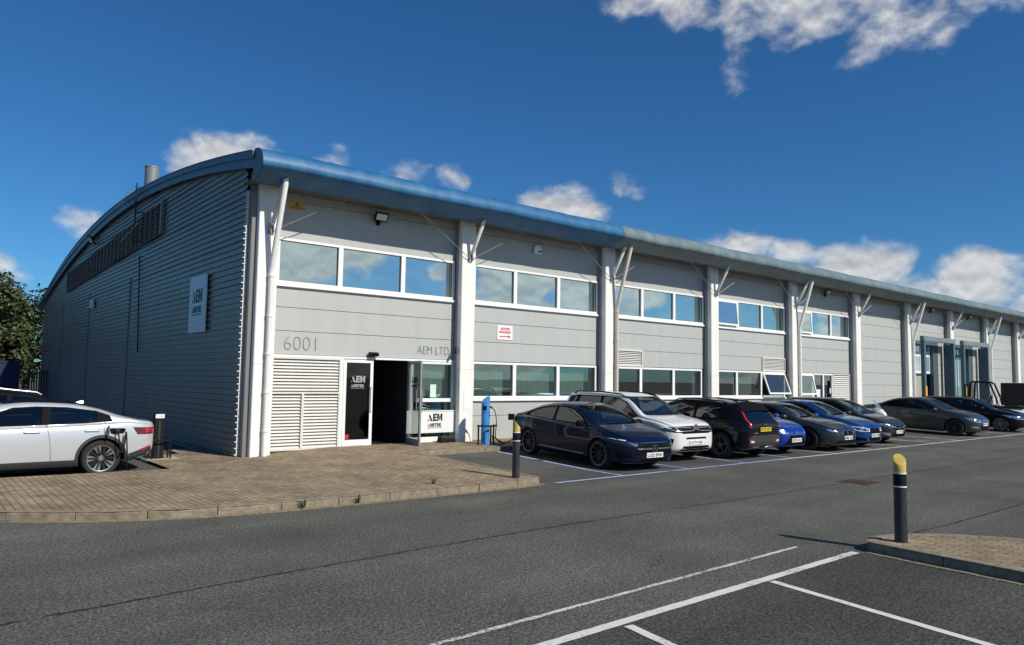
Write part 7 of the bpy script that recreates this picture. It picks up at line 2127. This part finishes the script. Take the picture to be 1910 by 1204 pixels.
gt = empty('palisade_gate', (-1.1, 28.5, 0)); tag(gt, 'dark steel palisade gate between the navy store and the gable', 'gate')
mb = MB(); mb.box(-.1, 1.05, -.02, .02, .35, .42); mb.box(-.1, 1.05, -.02, .02, 1.95, 2.02); mb.build('rails', M_PLASTIC, gt)
for x in (-.12, 1.07): MB().box(x-.05, x+.05, -.05, .05, 0, 2.25).build('post', M_PLASTIC, gt)
mb = MB(); x = -.02
while x < 1.0: mb.box(x, x+.065, -.035, -.022, .08, 2.15); x += .11
mb.build('pales', M_PLASTIC, gt)

M_BARK = mat('bark', (.06, .048, .036), .95, bump=(14, .8), vary=(5, .4))
def leaf_mat(name, c):
    m, nt, p, N, L = node_mat(name)
    oi = N('ShaderNodeNewGeometry'); n = N('ShaderNodeTexNoise'); n.inputs['Scale'].default_value = 1.4; n.inputs['Detail'].default_value = 5
    L(oi.outputs['Position'], n.inputs['Vector'])
    col = ramp(nt, n.outputs['Fac'], [(.3, [v*.5 for v in c]), (.5, c), (.68, (c[0]*1.75, c[1]*1.55, c[2]*1.2))])
    L(col, p.inputs['Base Color']); p.inputs['Roughness'].default_value = .5
    p.inputs['Transmission Weight'].default_value = 0
    return m
M_LEAF = leaf_mat('leaf_green', (.040, .054, .012)); M_LEAF2 = leaf_mat('leaf_dark', (.030, .046, .012))
def tree(x, y, h, rad, label, m, seed, nleaf=9000, ls=.17):
    rd = random.Random(seed)
    t = empty('tree', (x, y, 0)); tag(t, label, 'tree', 'trees beyond the gable')
    tr = MB(); tr.tube([(0, 0, -.1), (.05, .03, h*.2), (-.06, .05, h*.42), (.02, -.03, h*.75)], [h*.034, h*.026, h*.018, h*.006], 10)
    clumps = []
    for i in range(11):
        a = i*2.4+rd.uniform(-.4, .4); z0 = h*rd.uniform(.18, .5); L_ = rad*rd.uniform(.55, .95)
        e = Vector((math.cos(a)*L_, math.sin(a)*L_, z0+h*rd.uniform(.10, .30)))
        mid = Vector((math.cos(a)*L_*.45, math.sin(a)*L_*.45, z0+(e.z-z0)*.35))
        tr.tube([(0, 0, z0), mid, e], [h*.012, h*.008, h*.003], 6)
    tr.build('trunk', M_BARK, t, smooth=True)
    for i in range(58):
        u = rd.uniform(-1, 1); a = rd.uniform(0, 2*math.pi); q = math.sqrt(1-u*u); rr = rd.uniform(.55, 1.0)
        c = Vector((q*math.cos(a)*rad*rr, q*math.sin(a)*rad*rr, h*.56+u*h*.42*rr))
        clumps.append((c, rad*rd.uniform(.17, .33)))
    vs = []; fs = []
    for i in range(nleaf):
        c, r = clumps[rd.randrange(len(clumps))]
        d = Vector((rd.gauss(0, 1), rd.gauss(0, 1), rd.gauss(0, 1))).normalized()*r*(rd.random()**.4)
        p = c+d
        if p.z < h*.10: continue
        s = ls*rd.uniform(.55, 1.25)
        n = (d.normalized()+Vector((rd.uniform(-.7, .7), rd.uniform(-.7, .7), rd.uniform(-.2, .9)))).normalized()
        e1 = n.orthogonal().normalized(); e1.rotate(Matrix.Rotation(rd.uniform(0, 6.28), 3, n)); e2 = n.cross(e1)
        o = len(vs); vs += [p-e1*s, p+e2*s*.5+n*s*.12, p+e1*s, p-e2*s*.5+n*s*.12]; fs.append((o, o+1, o+2, o+3))
    me = bpy.data.meshes.new('crown'); me.from_pydata([tuple(v) for v in vs], [], fs); me.materials.append(m)
    o = bpy.data.objects.new('crown', me); COL.objects.link(o); o.parent = t
    return t
tree(-2.8, 41.5, 8.3, 3.4, 'large green tree rising behind the navy store, touching the gable', M_LEAF, 4, 15000, .19)
tree(-7.6, 44.0, 8.0, 3.8, 'lower dark green tree at the left edge behind the navy store', M_LEAF2, 9, 9000, .19)
tree(.6, 46.0, 8.2, 3.6, 'dark green tree half hidden by the far end of the gable', M_LEAF2, 12, 8000, .19)
# weeds growing out of the kerb joints
for i, (x, y) in enumerate(((-1.60, -6.60), (-.70, -6.64), (1.05, -6.2))):
    rd = random.Random(20+i); mb = MB()
    for k in range(16):
        a = rd.uniform(0, 6.28); L_ = rd.uniform(.05, .15); d = Vector((math.cos(a), math.sin(a), 0)); w = Vector((-d.y, d.x, 0))*.006
        b = Vector((rd.uniform(-.03, .03), rd.uniform(-.02, .02), 0)); m_ = b+d*L_*.35+Vector((0, 0, L_*.8)); e = b+d*L_*.8+Vector((0, 0, L_*rd.uniform(.7, 1.1)))
        mb.add([b-w, b+w, m_+w, e, m_-w], [(0, 1, 2, 4), (4, 2, 3)])
    o = mb.build('weed', M_LEAF2); o.location = (x, y, .02 if i < 2 else pz(x, y))
    tag(o, ['small weed in the left kerb joint of the two', 'small weed in the kerb joint below the louvred panel', 'low weed sprouting between the paving bricks'][i], 'weed')
